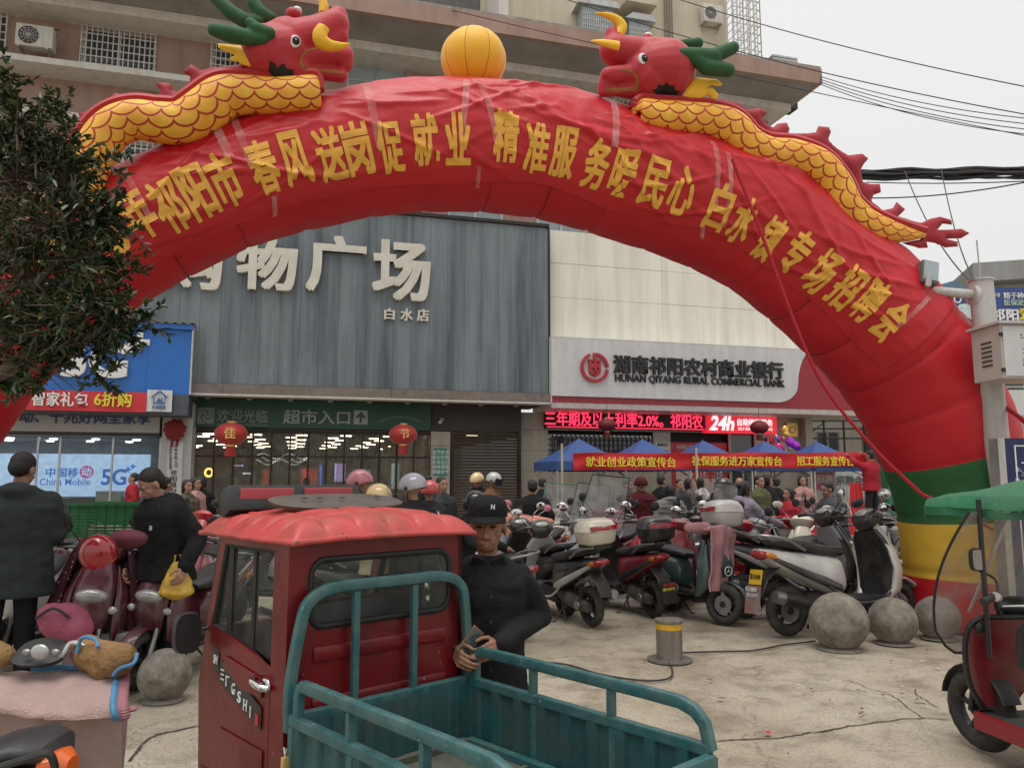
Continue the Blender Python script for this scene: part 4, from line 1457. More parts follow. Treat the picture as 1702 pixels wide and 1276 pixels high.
# ---- dragons
def scale_mat():
 m = bpy.data.materials.new('printed_dragon_scales')
 m.use_nodes = True
 N, L = m.node_tree.nodes, m.node_tree.links
 b = N['Principled BSDF']
 b.inputs['Roughness'].default_value = 0.55
 uv = N.new('ShaderNodeUVMap')
 sp = N.new('ShaderNodeSeparateXYZ')
 L.new(uv.outputs[0], sp.inputs[0])
 def mth(op, a, b_=None, c_=None):
  q = N.new('ShaderNodeMath')
  q.operation = op
  for i, x in enumerate((a, b_, c_)):
   if x is None: continue
   if isinstance(x, (int, float)): q.inputs[i].default_value = x
   else: L.new(x, q.inputs[i])
  return q.outputs[0]
 U, V = sp.outputs[0], sp.outputs[1]
 row = mth('FLOOR', mth('DIVIDE', V, 0.5))
 res = None
 RR, WW = 0.60, 0.095
 # walk from the back to the front so that the front-most scale wins
 for k in (-1, 0, 1, 2):
  r_ = mth('ADD', row, float(k))
  off = mth('MULTIPLY', mth('MODULO', mth('ADD', r_, 400.0), 2.0), 0.5)
  uc = mth('ADD', mth('ROUND', mth('SUBTRACT', U, off)), off)
  vc = mth('MULTIPLY', r_, 0.5)
  du = mth('SUBTRACT', U, uc)
  dv = mth('SUBTRACT', V, vc)
  d = mth('SQRT', mth('ADD', mth('MULTIPLY', du, du), mth('MULTIPLY', dv, dv)))
  inside = mth('LESS_THAN', d, RR)
  line = mth('GREATER_THAN', d, RR - WW)
  if res is None:
   res = mth('MULTIPLY', inside, line)
  else:
   mx = N.new('ShaderNodeMix')
   L.new(inside, mx.inputs[0])
   L.new(res, mx.inputs[2])
   L.new(line, mx.inputs[3])
   res = mx.outputs[0]
 n = N.new('ShaderNodeTexNoise')
 n.inputs['Scale'].default_value = 6
 tc = N.new('ShaderNodeTexCoord')
 L.new(tc.outputs['Object'], n.inputs['Vector'])
 rp = N.new('ShaderNodeValToRGB')
 rp.color_ramp.elements[0].color = (0.78, 0.36, 0.035, 1)
 rp.color_ramp.elements[1].color = (0.88, 0.50, 0.05, 1)
 rp.color_ramp.elements[0].position = 0.35
 rp.color_ramp.elements[1].position = 0.65
 L.new(n.outputs[0], rp.inputs[0])
 mc = N.new('ShaderNodeMix')
 mc.data_type = 'RGBA'
 L.new(res, mc.inputs[0])
 L.new(rp.outputs[0], mc.inputs[6])
 mc.inputs[7].default_value = (0.42, 0.03, 0.015, 1)
 L.new(mc.outputs[2], b.inputs['Base Color'])
 n2 = N.new('ShaderNodeTexNoise')
 n2.inputs['Scale'].default_value = 18
 L.new(tc.outputs['Object'], n2.inputs['Vector'])
 bp = N.new('ShaderNodeBump')
 bp.inputs['Strength'].default_value = 0.25
 bp.inputs['Distance'].default_value = 0.01
 L.new(n2.outputs[0], bp.inputs['Height'])
 L.new(bp.outputs[0], b.inputs['Normal'])
 return m
m_scale = scale_mat()
m_dred = mat('dragon_red_cloth', (0.45, 0.012, 0.025), 0.55, var=0.08, bump=0.25, bscale=14, bdist=0.012, sheen=0.2)
m_dfin = mat('dragon_fin_cloth', (0.33, 0.010, 0.022), 0.6, var=0.12, bump=0.3, bscale=16, bdist=0.012)
m_dgrn = mat('dragon_green_cloth', (0.018, 0.085, 0.028), 0.7, var=0.15, bump=0.4, bscale=22, bdist=0.01)
m_dyel = mat('dragon_yellow_cloth', (0.85, 0.48, 0.02), 0.55, var=0.08, bump=0.2, bscale=20)
m_dtan = mat('dragon_mouth_print', (0.33, 0.10, 0.02), 0.7, var=0.3, scale=20)
m_dblk = mat('dragon_black_print', (0.012, 0.010, 0.010), 0.7)
m_eyew = mat('eye_white', (0.7, 0.68, 0.64), 0.4, bump=0)
K = 8.1 / F
DY = -0.48
K = 7.6 / F
def A3(u, v, y=0.0):
 y += DY
 x, z = ap(u, v, y)
 return Vector((x, y, z))
def pts3(lst, y):
 return [A3(u, v, y) for u, v in lst]
def puff(poly, y, th, name, m, par):
 """cushion-like flat shape: outline in picture order, thicker towards its middle"""
 y += DY
 P = [Vector((a, b)) for a, b in (ap(u, v, y) for u, v in poly)]
 me = bpy.data.meshes.new(name)
 bm = bmesh.new()
 vs_ = [bm.verts.new((p.x, 0, p.y)) for p in P]
 bm.faces.new(vs_)
 for ax in (0, 2):
  lo = min(q.co[ax] for q in bm.verts); hi = max(q.co[ax] for q in bm.verts)
  nn = max(2, int((hi - lo) / 0.03))
  for k in range(1, nn):
   co = Vector((0, 0, 0)); co[ax] = lo + (hi - lo) * k / nn
   no = Vector((0, 0, 0)); no[ax] = 1
   bmesh.ops.bisect_plane(bm, geom=bm.verts[:] + bm.edges[:] + bm.faces[:], plane_co=co, plane_no=no)
 bmesh.ops.triangulate(bm, faces=[f for f in bm.faces if len(f.verts) > 4])
 n = len(P)
 def edge_d(q):
  best = 9
  for i in range(n):
   a, b = P[i], P[(i + 1) % n]
   ab = b - a
   t = max(0, min(1, (q - a).dot(ab) / max(ab.length_squared, 1e-12)))
   best = min(best, (a + ab * t - q).length)
  return best
 hs2 = []
 for q in bm.verts:
  d = edge_d(Vector((q.co.x, q.co.z)))
  hs2.append(th / 2 * min(1, d / (th * 0.9)) ** 0.5 + 0.002)
 res = bmesh.ops.duplicate(bm, geom=bm.faces[:])
 bm.verts.index_update()
 mp = res['vert_map']
 bm.verts.ensure_lookup_table()
 n0 = len(hs2)
 for i in range(n0):
  q = bm.verts[i]
  wv = 0.015 * noise.noise(q.co * 6)
  bm.verts[i].co.y = y - hs2[i] + wv
 for a, b in list(mp.items()):
  if isinstance(a, bmesh.types.BMVert) and a.index < n0 and b.index >= n0:
   wv = 0.015 * noise.noise(Vector((b.co.x, 0, b.co.z)) * 6)
   b.co.y = y + hs2[a.index] + wv
 bmesh.ops.remove_doubles(bm, verts=bm.verts, dist=0.0045)
 bmesh.ops.recalc_face_normals(bm, faces=bm.faces)
 bm.to_mesh(me)
 bm.free()
 me.polygons.foreach_set('use_smooth', [True] * len(me.polygons))
 me.set_sharp_from_angle(angle=R(60))
 return obj(name, me, m, par)
def body(par, pts, rpx, y=0.0, udir=1, squash=1.0):
 y += DY
 P = spline([(*ap(u, v, y), r * K) for (u, v), r in zip(pts, rpx)], 150)
 C3 = [Vector((p.x, y, p.y)) for p in P]
 me = bpy.data.meshes.new('scaly_body')
 vs_, fc, uvs = [], [], []
 n = 40
 L = 0
 cell = 0.19
 for i, p in enumerate(P):
  t = (C3[min(i + 1, 150)] - C3[max(i - 1, 0)]).normalized()
  nn = Vector((-t.z, 0, t.x))
  if i: L += (C3[i] - C3[i - 1]).length
  for k in range(n + 1):
   a = 2 * PI * k / n
   r = p.z
   vs_.append(C3[i] + nn * math.cos(a) * r * (1 + 0.03 * noise.noise((L * 5, math.cos(a), math.sin(a)))) + Vector((0, -math.sin(a), 0)) * r * squash)
   uvs.append((L / cell, -(a if nn.z > 0 and a <= PI else (2 * PI - a if nn.z > 0 else abs(PI - a))) * 0.175 / cell))
 for i in range(150):
  for k in range(n):
   a = i * (n + 1) + k
   fc.append((a, a + n + 1, a + n + 2, a + 1))
 # rows run along the body: u across, v along
 me.from_pydata([tuple(v) for v in vs_], [], fc)
 ul = me.uv_layers.new(name='UVMap')
 for l in me.loops:
  ul.data[l.index].uv = (uvs[l.vertex_index][1] if False else uvs[l.vertex_index][0], uvs[l.vertex_index][1])
 bm = bmesh.new(); bm.from_mesh(me); bmesh.ops.recalc_face_normals(bm, faces=bm.faces); bm.to_mesh(me); bm.free()
 me.polygons.foreach_set('use_smooth', [True] * len(me.polygons))
 obj('scaly_body', me, m_scale, par)
 # red piping rope on the back
 mb = MB()
 top, bot = [], []
 for i, p in enumerate(P):
  t = (C3[min(i + 1, 150)] - C3[max(i - 1, 0)]).normalized()
  nn = Vector((-t.z, 0, t.x))
  if nn.z < 0: nn = -nn
  top.append(C3[i] + nn * (p.z + 0.02))
 mb.tube(top, [0.045] * 151, 8, flat=1.6)
 mb.build('back_ridge', m_dred, par)
 return C3, P
def decal(bvh, poly, y0, name, m, par, off=0.004):
 bm = bmesh.new()
 vs_ = [bm.verts.new(A3(u, v, y0)) for u, v in poly]
 bm.faces.new(vs_)
 for ax in (0, 2):
  lo = min(q.co[ax] for q in bm.verts); hi = max(q.co[ax] for q in bm.verts)
  nn = max(2, int((hi - lo) / 0.015))
  for k in range(1, nn):
   co = Vector((0, 0, 0)); co[ax] = lo + (hi - lo) * k / nn
   no = Vector((0, 0, 0)); no[ax] = 1
   bmesh.ops.bisect_plane(bm, geom=bm.verts[:] + bm.edges[:] + bm.faces[:], plane_co=co, plane_no=no)
 eye = AM.inverted() @ Vector((0, 0, CAMZ))
 for q in bm.verts:
  d = (q.co - eye).normalized()
  h = bvh.ray_cast(eye, d)
  if h[0] is not None:
   q.co = h[0] - d * off
 me = bpy.data.meshes.new(name)
 bm.to_mesh(me); bm.free()
 me.polygons.foreach_set('use_smooth', [True] * len(me.polygons))
 return obj(name, me, m, par)
def head(par, caps, vox=0.014):
 mb = MB()
 for (a, b, ra, rb, ya, yb_) in caps:
  mb.cap(A3(*a, ya), A3(*b, yb_), ra * K, rb * K, 20)
 o = blob(mb, 'dragon_head', m_dred, par, vox=vox, smooth=6)
 bvh = BVHTree.FromPolygons([v.co for v in o.data.vertices], [p.vertices for p in o.data.polygons])
 return o, bvh
def eye(par, u, v, bvh, r=9):
 eyec = AM.inverted() @ Vector((0, 0, CAMZ))
 tgt = A3(u, v, 0)
 d = (tgt - eyec).normalized()
 h = bvh.ray_cast(eyec, d)
 p = h[0] if h[0] is not None else tgt
 q = MB().ell((0, 0, 0), (r * K, 0.02, r * K * 1.12), 18).build('eye', m_eyew, par, loc=p)
 MB().ell((0.01, -0.012, 0), (r * K * 0.68, 0.018, r * K * 0.8), 16).build('pupil', m_dblk, q)
 MB().ell((0.012, -0.03, 0.005), (0.006, 0.004, 0.006), 8).build('eye_glint', m_eyew, q)
def horns(par, caps, vox=0.012):
 mb = MB()
 for (a, b, ra, rb, y) in caps:
  mb.cap(A3(*a, y), A3(*b, y), ra * K, rb * K, 16)
 blob(mb, 'antler', m_dgrn, par, vox=vox, smooth=3)
def curl(par, pts, rads, y, name='whisker'):
 y += DY
 P = spline([(*ap(u, v, y), r * K) for (u, v), r in zip(pts, rads)], 24)
 mb = MB()
 mb.tube([Vector((p.x, y, p.y)) for p in P], [max(p.z, 0.003) for p in P], 12, flat=0.75, upv=(0, 0.3, 1))
 mb.build(name, m_dyel, par)
# left dragon, facing right
dl = thing('dragon', 'left inflatable dragon with red head facing right towards the yellow ball', 'inflatable dragon', M=AM, group='inflatable dragons lying on the red arch')
body(dl, [(532, 158), (529, 158), (490, 158), (450, 160), (410, 158), (372, 162), (342, 183), (305, 204), (265, 204), (225, 200), (190, 212), (165, 240), (148, 275), (135, 310), (120, 350)],
     [4, 28, 28, 28, 29, 32, 33, 31, 30, 29, 29, 29, 28, 27, 24], -0.05)
puff([(440, 125), (400, 108), (352, 112), (335, 118), (318, 108), (305, 122), (316, 128), (314, 148), (300, 155), (288, 150), (285, 140), (268, 138), (258, 140), (266, 150), (264, 162), (240, 163), (222, 160), (205, 158), (192, 154), (176, 164), (186, 168), (172, 180), (150, 186), (130, 188), (136, 205), (128, 225), (118, 244), (100, 250), (82, 248), (78, 258), (92, 266), (100, 290), (118, 300), (132, 262), (150, 222), (180, 195), (222, 178), (262, 184), (300, 182), (325, 160), (350, 140), (400, 135), (455, 138)],
     -0.02, 0.09, 'back_fin', m_dfin, dl)
ho, bv = head(dl, [((447, 92), (470, 88), 46, 43, 0, 0), ((440, 80), (478, 66), 30, 34, 0, 0), ((470, 110), (492, 115), 33, 26, -.02, 0), ((485, 72), (525, 60), 35, 30, 0, 0), ((525, 60), (556, 42), 30, 24, 0, 0), ((556, 40), (562, 28), 18, 16, 0, 0),
                   ((545, 70), (562, 60), 20, 17, 0, 0), ((505, 97), (570, 92), 17, 14, -.04, -.04), ((572, 92), (574, 108), 16, 12, -.02, 0), ((490, 122), (530, 122), 19, 13, 0, 0), ((530, 120), (566, 126), 12, 11, 0, 0)])
decal(bv, [(446, 118), (449, 102), (456, 105), (462, 114), (465, 108), (473, 106), (477, 115), (488, 116), (488, 128), (482, 134), (468, 134), (452, 126)], 0, 'cheek_print', m_dblk, dl)
decal(bv, [(560, 84), (530, 82), (512, 86), (503, 96), (502, 106), (512, 112), (530, 114), (555, 116), (578, 120), (577, 124), (550, 122), (520, 119), (503, 116), (497, 108), (499, 93), (509, 83), (528, 78), (560, 80)], 0, 'mouth_print', m_dtan, dl, 0.005)
eye(dl, 490, 69, bv)
mb = MB().ell(A3(488, 24, 0), (0.075, 0.07, 0.06), 16)
mb.build('brow_knob', m_dred, dl)
MB().ell(A3(494, 18, -0.02), (0.045, 0.05, 0.035), 12).build('far_eye', m_eyew, dl)
horns(dl, [((438, 65), (412, 63), 9, 12, -0.26), ((412, 63), (380, 56), 12, 13, -0.26), ((380, 56), (356, 50), 13, 10, -0.26), ((448, 55), (425, 48), 9, 10, -0.28), ((425, 48), (416, 38), 10, 8, -0.28)])
horns(dl, [((450, 30), (432, 20), 9, 11, 0.15), ((432, 20), (422, 6), 11, 10, 0.15), ((432, 36), (405, 34), 8, 12, 0.15), ((405, 34), (385, 22), 12, 12, 0.15), ((385, 22), (358, -4), 12, 10, 0.15)])
puff([(430, 76), (400, 76), (378, 73), (362, 72), (363, 80), (378, 86), (390, 92), (383, 96), (381, 102), (394, 102), (402, 108), (414, 111), (436, 115)], -0.12, 0.07, 'ear_frill', m_dyel, dl)
curl(dl, [(538, 46), (532, 56), (534, 68), (548, 76), (565, 77), (582, 73)], [11, 12, 12, 9, 6, 1], -0.27)
curl(dl, [(538, 24), (538, 10), (533, -5), (520, -16)], [11, 10, 7, 2], 0.05)
# right dragon, facing left
dr = thing('dragon', 'right inflatable dragon with red head facing left and its flame tail towards the pole', 'inflatable dragon', M=AM, group='inflatable dragons lying on the red arch')
body(dr, [(1058, 190), (1062, 190), (1095, 196), (1135, 199), (1175, 203), (1212, 215), (1240, 242), (1275, 257), (1318, 262), (1358, 280), (1386, 312), (1402, 345), (1432, 370), (1470, 384), (1505, 389), (1536, 391)],
     [4, 25, 29, 30, 31, 34, 33, 31, 31, 34, 33, 33, 29, 23, 14, 5], -0.05, udir=1)
puff([(1130, 165), (1165, 167), (1200, 165), (1228, 172), (1240, 183), (1262, 180), (1275, 190), (1266, 196), (1272, 205), (1285, 212), (1292, 206), (1308, 204), (1312, 214), (1310, 222), (1340, 222), (1356, 220), (1360, 210), (1378, 212), (1381, 220), (1376, 232), (1384, 242), (1410, 258), (1432, 256), (1443, 264), (1436, 272), (1430, 282), (1434, 302), (1446, 306), (1462, 306), (1464, 320), (1452, 324), (1448, 334), (1466, 350), (1484, 346), (1490, 336), (1505, 348), (1492, 360), (1512, 366), (1538, 372), (1530, 384), (1505, 382), (1470, 366), (1440, 345), (1425, 320), (1408, 285), (1380, 256), (1340, 240), (1290, 234), (1258, 214), (1225, 186), (1170, 176), (1130, 172)],
     -0.02, 0.09, 'back_fin', m_dfin, dr)
puff([(1498, 404), (1530, 398), (1532, 384), (1520, 376), (1545, 364), (1562, 360), (1580, 366), (1582, 374), (1566, 372), (1558, 382), (1576, 382), (1598, 380), (1611, 388), (1598, 396), (1572, 397), (1592, 402), (1592, 410), (1570, 412), (1552, 404), (1540, 402), (1542, 412), (1526, 413), (1510, 408)], -0.02, 0.08, 'flame_tail', m_dfin, dr)
ho, bv = head(dr, [((1105, 118), (1088, 118), 54, 50, 0, 0), ((1108, 105), (1080, 100), 40, 38, 0, 0), ((1075, 95), (1045, 88), 30, 28, 0, 0), ((1045, 88), (1022, 84), 27, 27, 0, 0), ((1020, 70), (1018, 58), 18, 14, 0, 0), ((1075, 130), (1070, 125), 42, 40, 0, 0),
                   ((1060, 122), (1012, 126), 16, 15, -.05, -.05), ((1010, 128), (1004, 145), 14, 12, -.02, 0), ((1062, 152), (1030, 152), 16, 10, 0, 0), ((1030, 152), (1002, 153), 9, 9, 0, 0)])
decal(bv, [(1084, 150), (1092, 148), (1094, 140), (1102, 143), (1108, 137), (1114, 143), (1121, 142), (1122, 150), (1130, 152), (1124, 160), (1117, 168), (1103, 169), (1094, 164), (1090, 156)], 0, 'cheek_print', m_dblk, dr)
decal(bv, [(1020, 116), (1045, 114), (1058, 122), (1063, 132), (1062, 148), (1053, 152), (1036, 152), (1025, 155), (1010, 152), (1004, 146), (1022, 145), (1050, 145), (1056, 141), (1056, 130), (1050, 122), (1040, 119)], 0, 'mouth_print', m_dtan, dr, 0.005)
eye(dr, 1069, 98, bv)
MB().cyl(A3(1073, 75, 0), A3(1076, 62, 0), 0.068, 0.055).build('brow_knob', m_dred, dr)
MB().ell(A3(1077, 60, -0.01), (0.045, 0.04, 0.035), 14).build('far_eye', m_eyew, dr)
horns(dr, [((1126, 90), (1150, 92), 10, 13, -0.25), ((1150, 92), (1185, 96), 13, 15, -0.25), ((1180, 96), (1218, 80), 14, 11, -0.25), ((1155, 98), (1175, 112), 12, 13, -0.25), ((1175, 112), (1210, 117), 14, 12, -0.25)])
horns(dr, [((1131, 74), (1160, 72), 8, 10, 0.1)])
puff([(1135, 160), (1149, 128), (1175, 130), (1190, 132), (1200, 141), (1196, 145), (1182, 142), (1176, 147), (1184, 146), (1194, 158), (1191, 167), (1182, 165), (1176, 158), (1162, 165), (1150, 165)], -0.10, 0.07, 'ear_frill', m_dyel, dr)
curl(dr, [(1028, 77), (1014, 74), (1000, 71), (982, 68)], [9, 8, 6, 1], -0.26)
curl(dr, [(1027, 58), (1033, 46), (1025, 34), (1010, 26), (989, 22)], [9, 10, 8, 5, 1], -0.05)
# red tether ropes
m_rope = mat('red_rope', (0.42, 0.012, 0.025), 0.8, var=0.3, scale=60, bump=0.6, bscale=120)
def rope(label, pts, r, name='tether_rope', cat='rope', m=m_rope, n=40, rpx=None):
 P = spline(pts, n)
 c = P[0]
 mb = MB()
 mb.tube([p - c for p in P], r, 6)
 o = mb.build(name, m, None, loc=c)
 return tag(o, label, cat)
rope('long red tether rope falling in front of the bank sign from the arch', [at(1217, 265, 6.7), at(1270, 400, 6.75), at(1330, 560, 6.8), at(1375, 650, 6.85), at(1450, 742, 6.9), at(1520, 810, 6.95), at(1540, 825, 7.0), at(1590, 845, 7.3), at(1650, 880, 7.4)], 0.016)
rope('red tether rope running down the outer edge of the arch to the control box', [at(1445, 400, 8.3), at(1500, 455, 8.4), at(1545, 520, 8.45), at(1590, 590, 8.5), at(1625, 645, 8.3), at(1690, 690, 7.8), at(1750, 745, 7.4)], 0.022)
# ================================================================== CREAM APARTMENT BLOCK ABOVE
ya = 3.2
apt = fthing('cream_apartment_block', 'cream rendered apartment block with bay windows rising behind the roof canopy', 'building')
m_apt = mat('cream_apartment_render', (0.56, 0.50, 0.38), 0.8, var=0.05, scale=0.8, dirt=(0.36, 0.31, 0.23), dirt_amt=0.4, dirt_scale=0.9, streak=True)
ax0, ax1 = fs(842, 40, ya)[0], fs(1208, 50, ya)[0]
az0, az1 = z_cantop - 1.0, fs(1000, -160, ya)[1]
MB().box(ax0, ax1, ya, ya + 9, az0, az1).build('wall', m_apt, apt, smooth=False)
MB().box(ax0 - 0.35, ax0 - 0.01, ya - 0.3, ya + 1, az0, az1).build('corner_column', m_white, apt, smooth=False)
# dark stair opening and stair on the left of it
MB().box(ax0 - 4.6, ax0 - 0.36, ya + 2.5, ya + 2.6, az0, az1).build('stair_recess', mat('grey_recess', (0.14, 0.14, 0.13), 0.9), apt, smooth=False)
MB().prism([(ax0 - 4.4, az0 + 1.0), (ax0 - 1.2, az0 + 3.9), (ax0 - 1.2, az0 + 3.5), (ax0 - 4.2, az0 + 0.8)], ya + 0.5, ya + 1.7).build('stair_flight', m_conc, apt, smooth=False)
MB().box(ax0 - 4.6, ax0 - 2.3, ya + 0.2, ya + 0.26, az0 + 0.95, az0 + 1.05).build('rail', m_steel, apt, smooth=False)
MB().box(ax0 - 4.6, ax0 - 0.36, ya + 2.2, ya + 2.4, az0 + 3.6, az0 + 3.9).build('landing_edge', m_white, apt, smooth=False)
m_bay = mat('blue_grey_frame', (0.36, 0.42, 0.45), 0.4, 0.3)
for (u0, v0, u1, v1) in ((968, 12, 1019, 58), (1046, 36, 1080, 72)):
 a = rect(u0, v0, u1, v1 + 16, ya - 0.6)
 b = MB().box(a[0], a[1], ya - 0.6, ya - 0.001, a[2], a[3]).build('bay_window', m_bay, apt, smooth=False)
 MB().prism([(a[0] - 0.2, a[3] - 0.02), (a[1] + 0.2, a[3] - 0.02), (a[1] + 0.1, a[3] + 0.22), (a[0] + 0.1, a[3] + 0.22)], ya - 0.75, ya - 0.02).build('bay_roof', m_steel, b, smooth=False)
 for k in range(2):
  xa = a[0] + 0.05 + (a[1] - a[0] - 0.05) * k / 2
  xb = xa + (a[1] - a[0]) / 2 - 0.08
  MB().box(xa, xb, ya - 0.615, ya - 0.602, a[2] + 0.1, a[3] - 0.1).build('pane', m_glassb, b, smooth=False)
 gg = MB()
 for k in range(15):
  xx = a[0] + (a[1] - a[0]) * k / 14
  gg.box(xx - 0.008, xx + 0.008, ya - 0.66, ya - 0.645, a[2], a[3] - 0.3)
 for k in range(6):
  zz = a[2] + (a[3] - a[2] - 0.3) * k / 5
  gg.box(a[0], a[1], ya - 0.645, ya - 0.63, zz - 0.008, zz + 0.008)
 gg.build('grille', m_bars, b, smooth=False)
a = rect(1040, -20, 1092, 5, ya - 0.9)
MB().box(a[0], a[1], ya - 0.9, ya - 0.001, a[2], a[2] + 1.0).build('balcony_box', m_apt, apt, smooth=False, bevel=0.01)
for k in range(4):
 xx = fs(1104 + k * 4, 40, ya)[0]
 MB().cyl((xx, ya - 0.06, az0), (xx, ya - 0.06, az1), 0.022, n=8).build('downpipe', m_trim, apt)
x, z = fs(1178, 46, ya)
condenser('small white air conditioner unit on the cream block beside the barred balcony', x, z, ya - 0.05, 0.8, 0.7)
# barred balcony on its right flank
gb = MB()
bx, bxe = ax1 + 0.001, fs(1252, 60, ya)[0]
gz0_, gz1_ = fs(1230, 104, ya)[1], az1
for k in range(9):
 xx = bx + (bxe - bx) * k / 8
 gb.box(xx - 0.015, xx + 0.015, ya - 0.5, ya - 0.47, gz0_ - 1.6, gz1_)
 yy = ya - 0.5 + 3.0 * k / 8
 gb.box(bxe - 0.015, bxe + 0.015, yy, yy + 0.03, gz0_ - 1.6, gz1_)
zz = gz0_ - 0.4
while zz < gz1_:
 gb.box(bx, bxe, ya - 0.47, ya - 0.44, zz, zz + 0.025)
 gb.box(bxe - 0.04, bxe - 0.016, ya - 0.5, ya + 2.5, zz, zz + 0.025)
 zz += 0.33
for q in range(3):
 gb.bar((bx, ya - 0.52, gz0_ + 0.3 + q * 1.9), (bxe, ya - 0.52, gz0_ + 1.6 + q * 1.9), 0.05, 0.05)
gb.build('barred_balcony', m_bars, apt, smooth=False)
MB().box(bx, bxe + 0.15, ya - 0.6, ya + 3, gz0_ - 0.62, gz0_ - 0.42).build('balcony_slab', m_conc, apt, smooth=False)
x, z = fs(1300, 108, 1.2)
hz = fthing('roof_vent', 'small grey slatted vent box on the roof edge', 'vent')
for k in range(4):
 MB().box(x - 0.5, x + 0.5, 1.0, 1.6, z - 0.15 + 0.1 * k, z - 0.08 + 0.1 * k).build('slat', m_steel, hz, smooth=False)
MB().box(x - 0.45, x + 0.45, 1.05, 1.55, z_cantop + 0.08, z + 0.2).build('vent_core', m_dark, hz, smooth=False)
# ================================================================== BUILDINGS AT THE RIGHT
def W(Y, u0, v0, u1, v1):
 """box face at distance Y between two sight lines: x0,x1,z0,z1"""
 a, b = at(u0, v1, Y), at(u1, v0, Y)
 return a.x, b.x, a.z, b.z
Y1 = 33.0
hb = thing('back_street_building', 'pale grey building with dark windows seen between the tents and the arch', 'building', (0, Y1, 0))
m_pale = mat('pale_grey_render', (0.42, 0.40, 0.35), 0.8, var=0.06, scale=0.5, dirt=(0.28, 0.26, 0.22), dirt_amt=0.5, dirt_scale=0.8, streak=True)
a = W(Y1, 1330, 560, 1530, 900)
zt = at(1400, 690, Y1).z
MB().box(a[0], a[1] + 6, 0, 8, 0, zt + 1.2).build('wall', m_pale, hb, smooth=False)
for (u0, v0, u1, v1) in ((1358, 717, 1394, 750), (1434, 709, 1472, 757), (1500, 712, 1540, 757)):
 c = W(Y1 - 0.05, u0, v0, u1, v1)
 wo = MB().box(c[0], c[1], -0.06, -0.001, c[2], c[3]).build('window', m_steel, hb, smooth=False)
 for k in range(2):
  xa = c[0] + 0.05 + k * (c[1] - c[0]) / 2
  MB().box(xa, xa + (c[1] - c[0]) / 2 - 0.1, -0.075, -0.062, c[2] + 0.06, c[3] - 0.06).build('pane', m_glass, wo, smooth=False)
MB().box(a[0], a[1] + 6, -0.2, 0.5, zt + 1.2, zt + 1.45).build('parapet', m_white, hb, smooth=False)
# scaffold of pipes in front
m_pipe = mat('dark_pipe', (0.07, 0.065, 0.06), 0.5, 0.5)
sc = thing('pipe_frame', 'rusty pipe scaffold frame standing behind the rightmost blue tent', 'scaffold', (0, 27.5, 0))
Ys = 27.5
x0s, x1s = at(1336, 700, Ys).x, at(1500, 700, Ys).x
for k in range(6):
 xx = x0s + (x1s - x0s) * k / 5
 MB().cyl((xx, 0, 0), (xx, 0, at(1400, 694 if k % 2 else 700, Ys).z), 0.035, n=8).build('upright', m_pipe, sc)
for v in (699, 712, 728):
 zz = at(1400, v, Ys).z
 MB().cyl((x0s - 0.3, 0.05, zz), (x1s + 0.3, 0.05, zz), 0.03, n=8).build('crossbar', m_pipe, sc)
for k in range(3):
 MB().cyl((x0s + k * 2.2, 0.08, at(0, 728, Ys).z), (x0s + 0.8 + k * 2.2, 0.08, at(0, 700, Ys).z), 0.02, n=8).build('brace', m_pipe, sc)
# concrete building with dental billboard, far right
Y2 = 24.0
rbd = thing('concrete_building', 'bare concrete building with a blue tin roof edge behind the dental billboard', 'building', (0, Y2 + 0.6, 0))
m_rawc = mat('raw_concrete', (0.33, 0.33, 0.32), 0.9, var=0.12, scale=0.7, dirt=(0.2, 0.2, 0.19), dirt_amt=0.5, dirt_scale=0.8, streak=True)
c = W(Y2 + 2, 1618, 437, 1702, 470)
Mr = Matrix.Rotation(R(-16), 4, 'Z')
x0r = at(1618, 450, Y2 + 2).x
zt_ = at(1618, 437, Y2 + 2).z
zb_ = at(1618, 468, Y2 + 2).z
MB().box(0, 14, 0, 6, zb_ - 0.0, zt_ + 0.0, Matrix.Translation((x0r, 1.4, 0)) @ Mr).build('upper_parapet', m_rawc, rbd, smooth=False)
MB().box(0, 14, 0.6, 6.5, 0, zb_ - 0.01, Matrix.Translation((x0r + 0.3, 1.4, 0)) @ Mr).build('wall', m_pale, rbd, smooth=False)
c = W(Y2 + 1, 1500, 488, 1640, 900)
MB().box(c[0], c[1] + 6, 0.4, 1.3, 0, c[3]).build('front_wall', m_pale, rbd, smooth=False)
m_tin = mat('blue_tin', (0.10, 0.22, 0.33), 0.5, var=0.2, dirt=(0.25, 0.18, 0.12), dirt_amt=0.5, dirt_scale=2)
c2 = W(Y2 + 0.9, 1520, 466, 1624, 490)
MB().prism([(c2[0], c2[2]), (c2[1], c2[2]), (c2[1] - 0.3, c2[3] - 0.25), ((c2[0] + c2[1]) / 2 + 0.3, c2[3]), ((c2[0] + c2[1]) / 2 - 0.4, c2[3] - 0.2), (c2[0], c2[3] - 0.3)], 0.3, 1.2).build('tin_roof_edge', m_tin, rbd, smooth=False)
for (u0, v0, u1, v1) in ((1672, 690, 1704, 745), (1690, 600, 1730, 650)):
 c = W(Y2, u0, v0, u1, v1)
 gg = MB()
 for k in range(9):
  zz = c[2] + (c[3] - c[2]) * k / 8
  gg.box(c[0], c[1], 0.25, 0.3, zz - 0.02, zz + 0.02)
 gg.build('window_louvre', m_white, MB().box(c[0], c[1], 0.32, 0.39, c[2], c[3]).build('window', m_glass, rbd, smooth=False), smooth=False)
def board(Y, u0, v0, u1, v1, m, par, name='board', th=0.08):
 c = W(Y, u0, v0, u1, v1)
 MB().box(c[0], c[1], Y - par.location.y, Y - par.location.y + th, c[2], c[3]).build(name, m, par, smooth=False)
 return c
